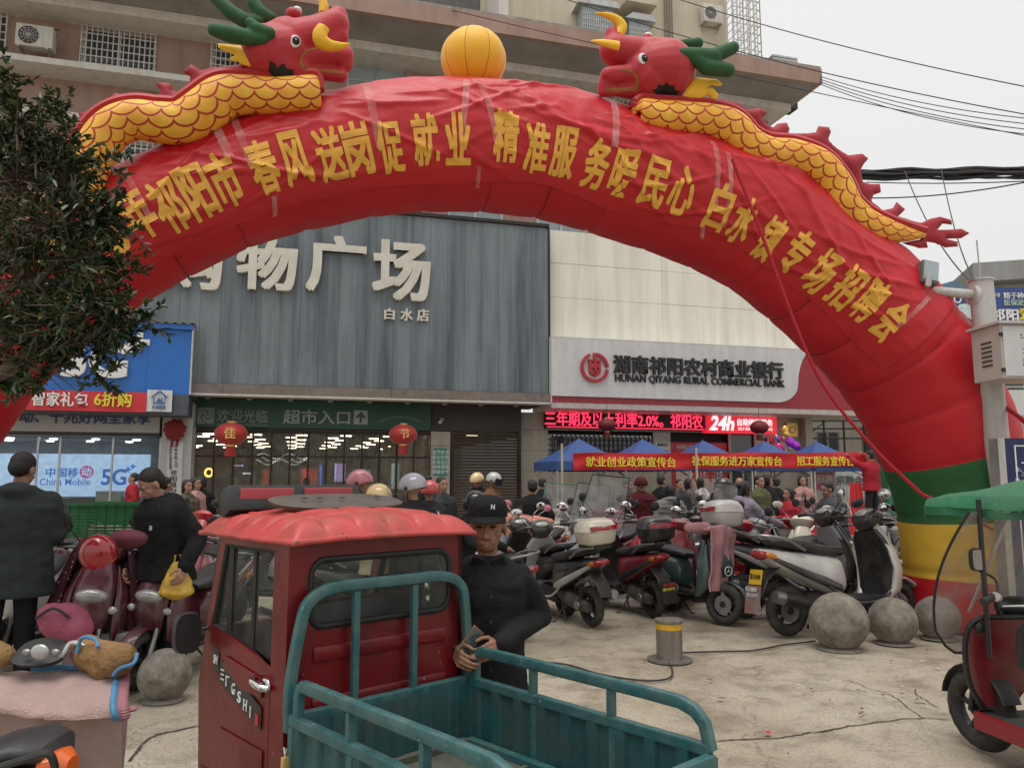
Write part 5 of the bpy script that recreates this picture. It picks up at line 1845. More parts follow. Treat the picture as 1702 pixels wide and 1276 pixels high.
def wtxt(b, Y, u0, v0, u1, v1, m, par, off=0.012):
 c = W(Y, u0, v0, u1, v1)
 return txt(b, 1.0, m, par, ((c[0] + c[1]) / 2, Y - par.location.y - 0.012, (c[2] + c[3]) / 2), 0.01, off, width=c[1] - c[0], height=c[3] - c[2])
m_bill = mat('blue_billboard', (0.035, 0.07, 0.24), 0.5, var=0.1, scale=1)
bb = thing('dental_billboard', 'blue dental clinic billboard with a big white tooth behind the pole', 'billboard', (0, Y2, 0))
board(Y2, 1582, 493, 1722, 548, m_bill, bb)
board(Y2 - 0.02, 1576, 547, 1722, 562, m_wsign, bb, 'white_strip')
wtxt('地址：', Y2 - 0.02, 1597, 550, 1616, 559, m_blet, bb)
m_tooth = mat('tooth_white', (0.55, 0.66, 0.68), 0.5)
def wp_(u, v, Y):
 q = at(u, v, Y)
 return (q.x, q.z)
tooth = [(1589, 512), (1594, 506), (1604, 505), (1613, 507), (1622, 505), (1628, 510), (1629, 519), (1625, 528), (1622, 544), (1617, 545), (1615, 533), (1609, 528), (1605, 533), (1606, 544), (1601, 545), (1596, 532), (1590, 522)]
MB().prism([wp_(u, v, Y2) for u, v in tooth], -0.03, -0.01).build('tooth', m_tooth, bb, smooth=False)
mb = MB()
mb.tube([Vector((*[wp_(1606 + 24 * math.cos(t), 532 + 5 * math.sin(t), Y2)[0]], -0.035, wp_(1606, 532 + 5 * math.sin(t), Y2)[1])) for t in [PI * k / 14 for k in range(15)]], 0.02, 6)
mb.build('swoosh', mat('pale_cyan_print', (0.25, 0.5, 0.6), 0.5), bb)
x, z = wp_(1591, 498, Y2)
MB().tube([(x + 0.1 * math.cos(q), -0.02, z + 0.1 * math.sin(q)) for q in [2 * PI * k / 18 for k in range(18)]], 0.025, 6, closed=True).build('round_logo', m_wprint, bb)
b2 = thing('clinic_billboard', 'long blue clinic billboard with white characters right of the pole', 'billboard', (0, Y2 - 0.4, 0))
board(Y2 - 0.4, 1646, 478, 1722, 537, m_bill, b2)
wtxt('精于种植', Y2 - 0.4, 1668, 486, 1712, 497, m_wprint, b2)
wtxt('医保定点', Y2 - 0.4, 1669, 498, 1712, 508, mat('pale_green_print', (0.45, 0.6, 0.5), 0.5), b2)
wtxt('祁阳', Y2 - 0.4, 1648, 513, 1692, 533, m_wprint, b2, 0.03)
wtxt('爱', Y2 - 0.4, 1694, 512, 1714, 532, m_yel, b2, 0.03)
wtxt('种牙', Y2 - 0.4, 1648, 487, 1662, 494, m_wprint, b2)
rs = thing('red_character_sign', 'white wall sign with red characters beside the pole', 'sign', (0, Y2 - 0.3, 0))
board(Y2 - 0.3, 1660, 648, 1712, 690, m_wsign, rs)
wtxt('广', Y2 - 0.3, 1662, 655, 1676, 676, m_rlet, rs, 0.03)
wtxt('平', Y2 - 0.3, 1668, 677, 1678, 686, m_rlet, rs, 0.02)
# ---------------- pole with camera arm and control box
Yp = 8.0
pc = at(1672, 900, Yp)
pole = thing('camera_pole', 'white steel pole carrying a camera arm and a grey control box', 'pole', (pc.x, Yp, 0))
ptop = at(1630, 468, Yp)
m_pole = mat('white_pole_paint', (0.50, 0.49, 0.47), 0.4, var=0.08, dirt=(0.3, 0.27, 0.22), dirt_amt=0.4, dirt_scale=3, streak=True)
pb = at(1690, 1000, Yp)
dx = (ptop.x - pc.x)
MB().tube([(0.16, 0, 0), (0.08, 0, 1.0), (-0.02, 0, 2.0), (dx, 0, ptop.z)], [0.13, 0.125, 0.12, 0.115], 20).build('post', m_pole, pole)
MB().cyl((dx, 0, ptop.z), (dx, 0, ptop.z + 0.02), 0.13, n=20).build('cap', m_steel, pole)
MB().cyl((dx, 0, ptop.z), (dx - 0.01, 0, ptop.z + 0.45), 0.008, n=6).build('antenna', m_steel, pole)
q0, q1 = at(1625, 490, Yp), at(1528, 484, Yp)
arm = MB().cyl((q0.x - pc.x, 0, q0.z), (q1.x - pc.x, -0.05, q1.z), 0.05, n=14)
arm.cyl((q0.x - pc.x + 0.02, 0, q0.z - 0.09), (q0.x - pc.x - 0.06, 0, q0.z - 0.09), 0.03)
arm.build('camera_arm', m_pole, pole)
MB().cyl((q0.x - pc.x - 0.07, 0, q0.z), (q0.x - pc.x - 0.02, 0, q0.z), 0.11, n=16).build('flange', m_pole, pole)
qc = at(1533, 462, Yp)
cmr = MB().box(-0.09, 0.09, -0.16, 0.16, -0.13, 0.13, Matrix.Translation((qc.x - pc.x, 0, qc.z)) @ Matrix.Rotation(R(12), 4, 'Y') @ Matrix.Rotation(R(-10), 4, 'X')).build('floodlight', mat('grey_casting', (0.12, 0.12, 0.12), 0.5), pole, bevel=0.02)
MB().box(-0.075, 0.075, -0.172, -0.162, -0.10, 0.11, Matrix.Translation((qc.x - pc.x, 0, qc.z)) @ Matrix.Rotation(R(12), 4, 'Y') @ Matrix.Rotation(R(-10), 4, 'X')).build('floodlight_glass', m_glassb, pole, smooth=False)
MB().tube([(qc.x - pc.x - 0.03, -0.19, qc.z - 0.02), (qc.x - pc.x - 0.05, -0.2, qc.z - 0.12), (q1.x - pc.x + 0.02, -0.06, q1.z + 0.02)], 0.03, 10).build('camera_bracket', m_pole, pole)
# control box
cb = thing('control_box', 'grey white metal control box with vent slots strapped to the pole', 'control box', (0, Yp - 0.3, 0))
m_box = mat('grey_cabinet_paint', (0.50, 0.47, 0.44), 0.45, var=0.04, dirt=(0.3, 0.27, 0.24), dirt_amt=0.3, dirt_scale=3)
a0 = at(1620, 635, Yp - 0.5)
a1 = at(1667, 548, Yp - 0.8)
P0 = Vector((at(1622, 590, Yp - 0.35).x, 0.0, 0))
cbM = Matrix.Translation((at(1665, 590, Yp - 0.65).x, -0.35, a0.z + 0.02)) @ Matrix.Rotation(R(4), 4, 'Z')
hbx = at(1665, 550, Yp - 0.65).z - at(1665, 640, Yp - 0.65).z
MB().box(0, 0.75, 0, 0.42, 0, hbx, cbM @ Matrix.Shear('XY', 4, (0, 0)) if False else cbM).build('cabinet', m_box, cb, smooth=False, bevel=0.006)
MB().box(-0.03, 0.8, -0.04, 0.46, hbx + 0.001, hbx + 0.03, cbM).build('lid', m_box, cb, smooth=False, bevel=0.004)
cb.rotation_euler = (0, 0, 0)
# door on the front, vents and latches on the side facing the camera (-X side)
mb = MB()
for k in range(6):
 mb.box(-0.006, 0.001, 0.13, 0.28, 0.14 + 0.045 * k, 0.155 + 0.045 * k, cbM)
mb.build('vent_slot', m_dark, cb, smooth=False)
MB().box(0.02, 0.74, -0.012, -0.001, 0.02, hbx - 0.02, cbM).build('door', m_wsign, cb, smooth=False, bevel=0.003)
for zz in (0.08, hbx - 0.10):
 MB().cyl(cbM @ Vector((0.0, -0.016, zz)), cbM @ Vector((0.0, -0.002, zz)), 0.02).build('hinge', m_dark, cb)
for k, s in enumerate(('子安全', '（大雪', '治安')):
 txt(s, 0.085, m_blet, cb, cbM @ Vector((0.27, -0.016, hbx - 0.13 - 0.12 * k)), 0.003, 0.004)
# dark blue notice board on posts
Yn = 6.6
nbd = thing('blue_notice_board', 'dark blue notice board with white border and lettering below the control box', 'notice board', (0, Yn, 0))
m_nblue = mat('navy_board', (0.012, 0.018, 0.085), 0.35, var=0.06)
c = W(Yn, 1668, 728, 1760, 880)
MB().box(c[0] + 0.06, c[1] + 0.4, 0, 0.05, 0.6, c[3]).build('board', m_nblue, nbd, smooth=False)
MB().box(c[0], c[0] + 0.059, -0.01, 0.12, 0.0, c[3]).build('post', m_steel, nbd, smooth=False)
bx_0 = c[0] + 0.14
MB().box(bx_0, bx_0 + 0.01, -0.008, -0.001, 0.7, c[3] - 0.06).box(bx_0 + 0.011, c[1] + 0.3, -0.008, -0.001, c[3] - 0.07, c[3] - 0.06).build('border_line', m_wprint, nbd, smooth=False)
for s, u0, v0, u1, v1 in (('生、不', 1687, 776, 1710, 783), ('一', 1697, 768, 1706, 770), ('务、三', 1687, 794, 1710, 801), ('二', 1697, 785, 1706, 790)):
 d = W(Yn, u0, v0, u1, v1)
 txt(s, 1, m_wprint, nbd, ((d[0] + d[1]) / 2, -0.006, (d[2] + d[3]) / 2), 0.003, 0.01, width=d[1] - d[0], height=d[3] - d[2])
# ---------------- overhead wires
m_wire = mat('black_cable', (0.03, 0.03, 0.032), 0.6, bump=0)
def wire(label, a, b, r, sag=0.3):
 n = 24
 pts = [a.lerp(b, k / n) - Vector((0, 0, sag * 4 * (k / n) * (1 - k / n))) for k in range(n + 1)]
 mb = MB()
 mb.tube([p - pts[0] for p in pts], r, 6)
 return tag(mb.build('overhead_wire', m_wire, None, loc=pts[0]), label, 'cable', 'overhead wires crossing the sky at the right')
wire('topmost thin wire crossing the sky from the cream block to the right edge', at(1100, -10, 22), at(1760, 155, 17), 0.014, 0.2)
wire('second thin wire sloping over the right dragon antlers into the sky', at(880, -22, 22), at(1760, 200, 17), 0.014, 0.35)
wire('thin wire passing just over the roof corner towards the right edge', at(700, 5, 20), at(1760, 237, 18), 0.012, 0.1)
for k, (v0, v1) in enumerate(((107, 196), (110, 205), (112, 214), (114, 222))):
 wire(('uppermost', 'second', 'third', 'lowest')[k] + ' of the four wires fanning out from the roof corner', at(1305, v0, 24.0), at(1760, v1 + 6, 18), 0.012, 0.30 + 0.04 * k)
mb = MB()
A0, B0 = at(1290, 293, 15), at(1790, 286, 12)
rw = random.Random(5)
for k in range(14):
 oy, oz = rw.uniform(-0.07, 0.07), rw.uniform(-0.085, 0.085)
 pts = []
 for q in range(25):
  p = A0.lerp(B0, q / 24) + Vector((0, oy + 0.02 * math.sin(q + k), oz + 0.015 * math.sin(q * 1.3 + k * 2)))
  pts.append(p - A0)
 mb.tube(pts, rw.uniform(0.015, 0.03), 6)
tag(mb.build('cable_bundle', m_wire, None, loc=A0), 'thick black bundle of cables crossing behind the right dragon body', 'cable bundle')
wire('thin wire sagging just below the thick cable bundle', at(1440, 303, 14), at(1800, 296, 12), 0.01, 0.05)
wire('thin lower wire curving up to the cable bundle at the right edge', at(1330, 322, 15), at(1800, 281, 12), 0.012, 0.25)
wire('slack wire dropping from the bundle to the pole top', at(1504, 285, 12.4), at(1626, 480, 8.0), 0.008, 0.25)
wire('second slack wire dropping from the bundle to the pole top', at(1564, 280, 12.2), at(1628, 476, 8.0), 0.008, 0.35)
# ================================================================== BLUE TENTS WITH BANNER
m_tent = mat('blue_tent_cloth', (0.040, 0.085, 0.26), 0.6, var=0.08, bump=0.25, bscale=9, bdist=0.02)
m_tpole = mat('white_tent_pole', (0.45, 0.45, 0.44), 0.4, 0.4)
yt_ = -2.3
def tent(u, v, label, left=False):
 x, z = fs(u, v, yt_)
 t = thing('pop_up_tent', label, 'tent', M=FM @ Matrix.Translation((x, yt_, 0)), group='blue pop up tents in a row in front of the bank')
 hw = 0.93
 ez = 2.02
 mb = MB()
 N_ = 14
 def top(a, b):
  X, Y = (a * 2 - 1) * hw, (b * 2 - 1) * hw
  d = max(abs(X), abs(Y)) / hw
  e = min(abs(X), abs(Y)) / hw
  zz = ez + (z - ez) * (1 - d) ** 1.12 - 0.03 * (1 - (e / max(d, 1e-3)) ** 2) * d
  return (X, Y, zz + 0.012 * noise.noise((X * 3 + u, Y * 3, 0)))
 mb.grid(top, 28, 28)
 mb.build('canopy', m_tent, t, ang=25, solid=0.008)
 for (sx, sy) in ((0, -1), (0, 1), (-1, 0), (1, 0)):
  mb = MB()
  mb.grid(lambda a, b: ((a * 2 - 1) * hw if sx == 0 else sx * (hw + 0.004), sy * (hw + 0.004) if sx == 0 else (a * 2 - 1) * hw, ez - 0.22 * b + 0.0 + 0.006 * math.sin(a * 30)), 16, 3)
  mb.build('valance', m_tent, t)
 for sx in (-1, 1):
  for sy in (-1, 1):
   MB().box(sx * hw * 0.97 - 0.018, sx * hw * 0.97 + 0.018, sy * hw * 0.97 - 0.018, sy * hw * 0.97 + 0.018, 0, ez - 0.03).build('leg', m_tpole, t, smooth=False)
 mb = MB()
 for sx in (-1, 1):
  for q in range(2):
   mb.bar((sx * hw * 0.94, -hw + hw * q, ez - 0.1 if q else ez - 0.4), (sx * hw * 0.94, -hw + hw * (q + 1), ez - 0.4 if q else ez - 0.1), 0.02, 0.02)
 mb.build('truss', m_tpole, t)
 return t
tent(962, 728, 'leftmost blue pop up tent with its valance open at the side of the shutter')
tent(1068, 729, 'second blue pop up tent from the left in the row below the LED sign')
tent(1168, 731, 'middle blue pop up tent in front of the red poster board')
tent(1270, 732, 'fourth blue pop up tent below the foil balloons')
tent(1357, 733, 'rightmost blue pop up tent next to the ladder')
yb_ = yt_ - 0.97
tb = fthing('red_tent_banner', 'long red banner with yellow slogans stretched along the front of the blue tents', 'banner')
mb = MB()
xa, xb = fs(953, 770, yb_)[0], fs(1440, 768, yb_)[0]
zt0, zb0 = fs(953, 753, yb_)[1], fs(953, 782, yb_)[1]
zt1, zb1 = fs(1440, 752, yb_)[1], fs(1440, 775, yb_)[1]
def bf(a, b):
 z_ = (zb0 + (zb1 - zb0) * a) * (1 - b) + (zt0 + (zt1 - zt0) * a) * b
 return (xa + (xb - xa) * a, yb_ + 0.02 * math.sin(a * 40 + b * 2) + 0.03 * noise.noise((a * 12, b * 2, 1)) + 0.015 * math.sin(a * 17 - b * 7), z_ + 0.035 * noise.noise((a * 6, 0, 3)))
mb.grid(bf, 120, 8)
mb.build('cloth', m_ban, tb, ang=80, solid=0.006)
for s, u0, v0, u1, v1 in (('就业创业政策宣传台', 975, 759, 1124, 776), ('社保服务进万家宣传台', 1151, 758, 1300, 774), ('招工服务宣传台', 1325, 758, 1419, 774)):
 ftxt(s, u0, v0, u1, v1, yb_ - 0.055, m_yel, tb, 0.01, 0.016)
for u, v0 in ((934, 737), (1157, 744)):
 x, z = fs(u, v0, yb_ - 0.1)
 MB().cyl((x, yb_ - 0.1, 0), (x, yb_ - 0.1, z), 0.03, n=10).build('bamboo_pole', mat('pale_bamboo', (0.42, 0.38, 0.28), 0.6), tb)
# barrier with red cloth below the ladder
bar = fthing('crowd_barrier', 'steel crowd barrier with a red cloth hanging on it left of the ladder', 'barrier')
x0, z1 = fs(1398, 805, -3.2)
x1 = fs(1440, 803, -3.2)[0]
for xx in (x0, x1):
 MB().cyl((xx, -3.2, 0), (xx, -3.2, z1), 0.02, n=8).build('post', m_steel, bar)
MB().cyl((x0, -3.2, z1), (x1, -3.2, z1), 0.02, n=8).build('rail', m_steel, bar)
for k in range(1, 9):
 xx = x0 + (x1 - x0) * k / 9
 MB().cyl((xx, -3.2, 0.2), (xx, -3.2, z1), 0.008, n=6).build('bar', m_steel, bar)
mb = MB()
mb.grid(lambda a, b: (x0 + 0.1 + (x1 - x0 - 0.2) * (a * (0.55 + 0.45 * b) + 0.22 * (1 - b)), -3.26 - 0.04 * math.sin(a * 20), 0.1 + (z1 - 0.05) * (1 - b)), 14, 8)
mb.build('red_cloth', m_rban, bar, ang=80)
# white plastic signboard with grey writing and the pink poster
pw_ = fthing('pink_white_poster', 'pink and white job poster behind the man in the grey hooded jacket', 'poster')
c = rect(1353, 783, 1388, 840, -2.2)
MB().box(c[0], c[1], -2.2, -2.17, c[2], c[3]).build('board', m_wsign, pw_, smooth=False)
MB().box(c[0] + 0.04, c[1] - 0.04, -2.212, -2.202, c[2] + (c[3] - c[2]) * 0.45, c[3] - 0.04).build('pink_print', mat('pink_print', (0.60, 0.16, 0.26), 0.5, var=0.5, scale=14), pw_, smooth=False)
ftxt('招聘', 1357, 788, 1384, 802, -2.212, m_wprint, pw_, 0.008, 0.02)
sgn = fthing('grey_panel_board', 'pale grey board with bold grey lettering beside the pink poster', 'board')
c = rect(1389, 779, 1436, 812, -1.6)
MB().box(c[0], c[1], -1.6, -1.57, c[2] - 0.8, c[3]).build('board', mat('pale_grey_board', (0.45, 0.46, 0.45), 0.5), sgn, smooth=False)
ftxt('招聘会', 1390, 790, 1434, 806, -1.602, mat('dark_grey_print', (0.10, 0.10, 0.11), 0.5), sgn, 0.01, 0.02)
# green portable cabin edge beside the arch foot
gc = fthing('metal_cabin', 'edge of a green metal cabin between the ladder and the arch leg', 'panel')
c = rect(1476, 752, 1540, 880, -4)
MB().box(c[0], c[1], -4, -3.6, 0, c[3]).build('panel', mat('green_panel_paint', (0.02, 0.13, 0.075), 0.5), gc, smooth=False)
# foil balloons
fb = fthing('foil_balloon_bunch', 'bunch of pink purple and gold foil balloons floating over the blue tents', 'balloons')
foil = [mat('foil_purple', (0.45, 0.05, 0.55), 0.18, 0.6), mat('foil_pink', (0.75, 0.06, 0.25), 0.18, 0.6), mat('foil_gold', (0.75, 0.45, 0.10), 0.18, 0.7), mat('foil_silver', (0.6, 0.6, 0.65), 0.15, 0.8), mat('foil_teal', (0.05, 0.25, 0.30), 0.2, 0.6), mat('foil_red', (0.6, 0.03, 0.04), 0.2, 0.5)]
rb_ = random.Random(4)
for (u, v, r, mi_) in ((1308, 735, 8, 0), (1316, 741, 7, 0), (1303, 728, 6, 0), (1299, 715, 6, 2), (1300, 722, 5, 2), (1293, 738, 7, 1), (1303, 744, 7, 1), (1285, 731, 7, 5), (1278, 727, 6, 5), (1270, 726, 5, 4), (1290, 727, 5, 3), (1312, 728, 5, 2), (1321, 744, 5, 3), (1296, 746, 5, 5)):
 x, z = fs(u, v, -1.6)
 s_ = r * 23 / F
 MB().ell((0, 0, 0), (s_, s_ * 0.5, s_ * 1.25), 12).build('foil_balloon', foil[mi_], fb, loc=(x, -1.6 + rb_.uniform(-0.3, 0.3), z), rot=(0, rb_.uniform(-0.9, 0.9), rb_.uniform(-1, 1)))
x, z = fs(1305, 745, -1.6)
MB().cyl((x, -1.6, 1.0), (x, -1.6, z), 0.004, n=5).build('string', m_wprint, fb)
# ladder
la = fthing('wooden_ladder', 'brown step ladder under the man in red hanging the banner', 'ladder')
m_lad = mat('ladder_wood', (0.20, 0.10, 0.05), 0.6)
x, z = fs(1462, 752, -3.4)
for sx in (-0.32, 0.32):
 MB().bar((x + sx * 1.2, -3.0, 0), (x + sx * 0.8, -3.4, z), 0.06, 0.04).build('rail', m_lad, la, smooth=False)
 MB().bar((x + sx * 1.2, -4.0, 0), (x + sx * 0.8, -3.45, z), 0.05, 0.03).build('rear_rail', m_lad, la, smooth=False)
for k in range(8):
 f_ = (k + 0.6) / 8.2
 yy = -3.0 - 0.4 * f_
 MB().box(x - 0.32 * (1.2 - .4 * f_), x + 0.32 * (1.2 - .4 * f_), yy - 0.04, yy + 0.04, z * f_, z * f_ + 0.03).build('step', m_lad, la, smooth=False)
LADX, LADZ = x, z
# ================================================================== TREE, top left, close by
def leaf_tree():
 rt = random.Random(21)
 tx, ty = -4.2, 4.9
 t = thing('evergreen_tree', 'dense dark green small-leaved evergreen tree in front of the arch at the left edge', 'tree', (tx, ty, 0))
 m_bark = mat('tree_bark', (0.10, 0.075, 0.055), 0.9, var=0.3, scale=20, bump=0.8, bscale=30)
 trunk = [Vector((0, 0, 0)), Vector((0.03, 0.02, 0.9)), Vector((-0.02, 0, 1.8)), Vector((0.05, 0, 2.6)), Vector((0.1, -0.05, 3.5))]
 MB().tube(spline(trunk, 20), [0.11 - 0.003 * k for k in range(21)], 12).build('trunk', m_bark, t)
 # crown outline: lobes placed round the limbs (x right, y away, z up), radius
 def L_(u, v, Y, r):
  p = at(u, v, Y)
  return (p - Vector((tx, ty, 0)), r * 0.86)
 lobes = [L_(30, 300, 4.7, .62), L_(95, 380, 4.6, .52), L_(150, 430, 4.5, .36), L_(60, 460, 4.7, .55), L_(125, 520, 4.5, .40), L_(-60, 400, 5.0, .9), L_(20, 200, 4.8, .34), L_(165, 500, 4.4, .26),
             L_(-120, 240, 5.0, .7), L_(40, 550, 4.6, .36), L_(110, 300, 4.6, .30), L_(-80, 560, 4.9, .5), L_(150, 370, 4.5, .26), L_(105, 575, 4.5, .2), L_(5, 250, 4.7, .3), L_(185, 545, 4.4, .15), L_(80, 250, 4.7, .2), L_(10, 620, 4.7, .16)]
 tips = []
 lm = MB()
 for c, r in lobes:
  base = Vector((0.05, 0, 1.7 + 0.6 * rt.random()))
  mid = base.lerp(c, 0.55) + Vector((0, 0, -0.15))
  pts = spline([base, mid, c], 10)
  MB().tube(pts, [0.04 - 0.003 * k for k in range(11)], 7).build('limb', m_bark, t)
  for k in range(int(74 * r / 0.5) + 8):
   d = Vector((rt.gauss(0, 1), rt.gauss(0, 1), rt.gauss(0, 0.85))).normalized()
   e = c + d * r * (0.55 + 0.5 * rt.random() ** 0.5) * (1 + 0.25 * noise.noise(d * 2.5 + c))
   m_ = c.lerp(e, 0.5) + Vector((rt.uniform(-.06, .06), rt.uniform(-.06, .06), rt.uniform(-.06, .02)))
   s0 = c + d * r * 0.05
   lm.tube([s0, m_, e], [0.006, 0.004, 0.002], 4)
   tips.append((s0, m_, e))
 # long sprays that leave the crown, picture positions
 for (u0, v0, u1, v1) in ((30, 250, 5, 85), (40, 230, 12, 150), (60, 300, 70, 160), (80, 320, 125, 205), (100, 330, 195, 250), (140, 420, 205, 300), (150, 440, 235, 375), (150, 520, 240, 520), (170, 540, 235, 570), (140, 560, 190, 610), (150, 600, 200, 655), (160, 480, 228, 440),
                             (110, 240, 85, 185), (60, 560, 10, 668), (150, 380, 200, 350), (120, 330, 130, 230), (20, 200, -10, 110), (100, 600, 60, 650), (180, 560, 245, 530)):
  a, b = at(u0, v0, 4.5) - Vector((tx, ty, 0)), at(u1, v1, 4.45) - Vector((tx, ty, 0))
  m_ = a.lerp(b, 0.5) + Vector((rt.uniform(-.05, .05), 0, rt.uniform(-.03, .06)))
  lm.tube([a, m_, b], [0.007, 0.005, 0.002], 5)
  for _ in range(3):
   tips.append((a, m_, b))
  for k in range(5):
   f_ = rt.uniform(0.3, 0.95)
   q = a.lerp(b, f_)
   e = q + Vector((rt.uniform(-.16, .16), rt.uniform(-.1, .1), rt.uniform(-.12, .14)))
   lm.tube([q, q.lerp(e, .5) + Vector((0, 0, .01)), e], [0.003, 0.002, 0.0015], 4)
   tips.append((q, q.lerp(e, .5), e))
 # bare pale twigs at lower left
 for k in range(16):
  a = at(rt.uniform(-20, 60), rt.uniform(585, 620), 4.5) - Vector((tx, ty, 0))
  b = a + Vector((rt.uniform(0.05, 0.45), rt.uniform(-.1, .1), rt.uniform(-0.22, 0.06)))
  lm.tube([a, a.lerp(b, .5) + Vector((0, 0, 0.04)), b], [0.005, 0.004, 0.002], 4)
 o = lm.build('twigs', mat('twig_bark', (0.16, 0.12, 0.085), 0.9), t)
 o['kind'] = 'stuff'
 vs_, fc, cols_ = [], [], []
 mi_ = []
 for (a, m_, b) in tips:
  n = rt.randint(10, 16)
  for k in range(n):
   f_ = 0.25 + 0.75 * (k + rt.random()) / n
   p = a * (1 - f_) ** 2 + m_ * 2 * f_ * (1 - f_) + b * f_ * f_
   d = (b - a).normalized()
   side = Vector((rt.gauss(0, 1), rt.gauss(0, 1), rt.gauss(0.1, 0.8)))
   d2 = (d * 0.7 + side * 0.8).normalized()
   ln = rt.uniform(0.034, 0.070)
   wd = ln * rt.uniform(0.36, 0.46)
   s_ = d2.cross(Vector((rt.gauss(0, .5), rt.gauss(0, .5), 1))).normalized()
   up = s_.cross(d2)
   o_ = len(vs_)
   vs_ += [p, p + d2 * ln * 0.35 + s_ * wd / 2 + up * 0.004, p + d2 * ln * 0.35 - up * 0.003, p + d2 * ln * 0.35 - s_ * wd / 2 + up * 0.004,
     p + d2 * ln * 0.72 + s_ * wd * 0.36, p + d2 * ln * 0.72 - up * 0.006, p + d2 * ln * 0.72 - s_ * wd * 0.36, p + d2 * ln - up * ln * 0.12]
   fc += [(o_, o_ + 1, o_ + 2), (o_, o_ + 2, o_ + 3), (o_ + 1, o_ + 4, o_ + 5, o_ + 2), (o_ + 2, o_ + 5, o_ + 6, o_ + 3), (o_ + 4, o_ + 7, o_ + 5), (o_ + 5, o_ + 7, o_ + 6)]
   q = rt.random()
   mi_ += [0 if q < 0.62 else (1 if q < 0.9 else 2)] * 6
 me = bpy.data.meshes.new('foliage')
 me.from_pydata([tuple(v) for v in vs_], [], fc)
 me.polygons.foreach_set('material_index', mi_)
 me.polygons.foreach_set('use_smooth', [True] * len(fc))
 o = obj('foliage', me, None, t, mats=[mat('leaf_dark', (0.022, 0.042, 0.014), 0.38, var=0.3, bump=0), mat('leaf_mid', (0.045, 0.075, 0.024), 0.36, var=0.3, bump=0), mat('leaf_pale', (0.09, 0.115, 0.04), 0.4, var=0.3, bump=0)])
 o['kind'] = 'stuff'
leaf_tree()
# ================================================================== STONE BALLS, STEEL BOLLARD, CABLE, KERB BLOCK
m_stone = mat('granite_ball', (0.25, 0.225, 0.19), 0.8, var=0.35, scale=14, bump=0.5, bscale=60, dirt=(0.10, 0.085, 0.065), dirt_amt=0.9, dirt_scale=5, chips=((0.06, 0.05, 0.04), 22, .66))
def ball_(label, u, vb, dpx):
 p = gp(u, vb - 6)
 r = dpx * .465 * p.y / F
 t = thing('stone_ball', label, 'stone bollard', (p.x, p.y, 0), group='round stone ball bollards along the pavement edge')
 mb = MB()
 def fn(a, b):
  th = PI * b * 0.93
  ph_ = 2 * PI * a
  d = Vector((math.sin(th) * math.cos(ph_), math.sin(th) * math.sin(ph_), math.cos(th)))
  k = 1 + 0.012 * noise.noise(d * 2.2 + Vector((u, 0, 0))) + 0.004 * noise.noise(d * 9)
  return Vector((0, 0, r * 0.92)) + d * r * k
 mb.grid(fn, 64, 40)
 mb.build('ball', m_stone, t, ang=80)
 MB().lathe([(r * 0.80, 0.0), (r * 0.66, 0.014), (r * 0.4, 0.03)], 28).build('mortar_base', mat('mortar', (0.26, 0.24, 0.20), 0.9, var=0.25, scale=20, bump=0.6), t)
ball_('largest stone ball beside the rear wheel of the white scooter', 1396, 1083, 98)
ball_('middle stone ball standing right of the largest one', 1486, 1074, 80)
ball_('stone ball behind the perspex windscreen of the right tricycle', 1560, 1066, 74)
ball_('stone ball at the left in front of the red cargo tricycle cab', 272, 1168, 88)
p = gp(1113, 1096)
t = thing('steel_bollard', 'short stainless steel bollard with a yellow reflective band', 'bollard', (p.x, p.y, 0))
m_ss = mat('dull_stainless', (0.30, 0.28, 0.25), 0.38, 0.75, var=0.15, bump=0.1, bscale=50, dirt=(0.14, 0.12, 0.10), dirt_amt=0.6, dirt_scale=5, streak=True)
MB().lathe([(0.115, 0.012), (0.115, 0.33)], 32).build('post', m_ss, t)
MB().lathe([(0.117, 0.33), (0.125, 0.334), (0.125, 0.352), (0.05, 0.358)], 32).build('cap', m_ss, t)
MB().lathe([(0.1175, 0.27), (0.1175, 0.32)], 32).build('reflective_band', mat('yellow_tape', (0.62, 0.36, 0.02), 0.4, var=0.25, scale=25), t)
MB().lathe([(0.20, 0), (0.20, 0.012), (0.12, 0.016)], 32).build('base_plate', m_ss, t)
def cable(label, pxs, r=0.008):
 P = spline([gp(u, v) + Vector((0, 0, r)) for u, v in pxs], 60)
 mb = MB()
 mb.tube([q - P[0] for q in P], r, 7)
 tag(mb.build('ground_cable', m_wire, None, loc=P[0]), label, 'cable')
cable('dark cable on the ground running from behind the old man past the bollard', [(880, 1100), (940, 1105), (1000, 1122), (1070, 1132), (1112, 1128), (1117, 1112), (1108, 1098)])
cable('dark cable on the ground from the steel bollard to the stone ball', [(1108, 1086), (1180, 1084), (1250, 1082), (1300, 1073), (1355, 1066)])
p = gp(192, 1140)
kb = thing('concrete_block', 'grey concrete block under the pink bag beside the burgundy scooter', 'concrete block', (p.x, p.y, 0), 0.1)
MB().box(-0.2, 0.2, -0.1, 0.28, 0, 0.36).box(-0.24, 0.24, -0.14, 0.32, 0.361, 0.42).build('block', mat('grey_block', (0.30, 0.30, 0.28), 0.85, var=0.15, bump=0.5, bscale=70), kb, smooth=False, bevel=0.01)
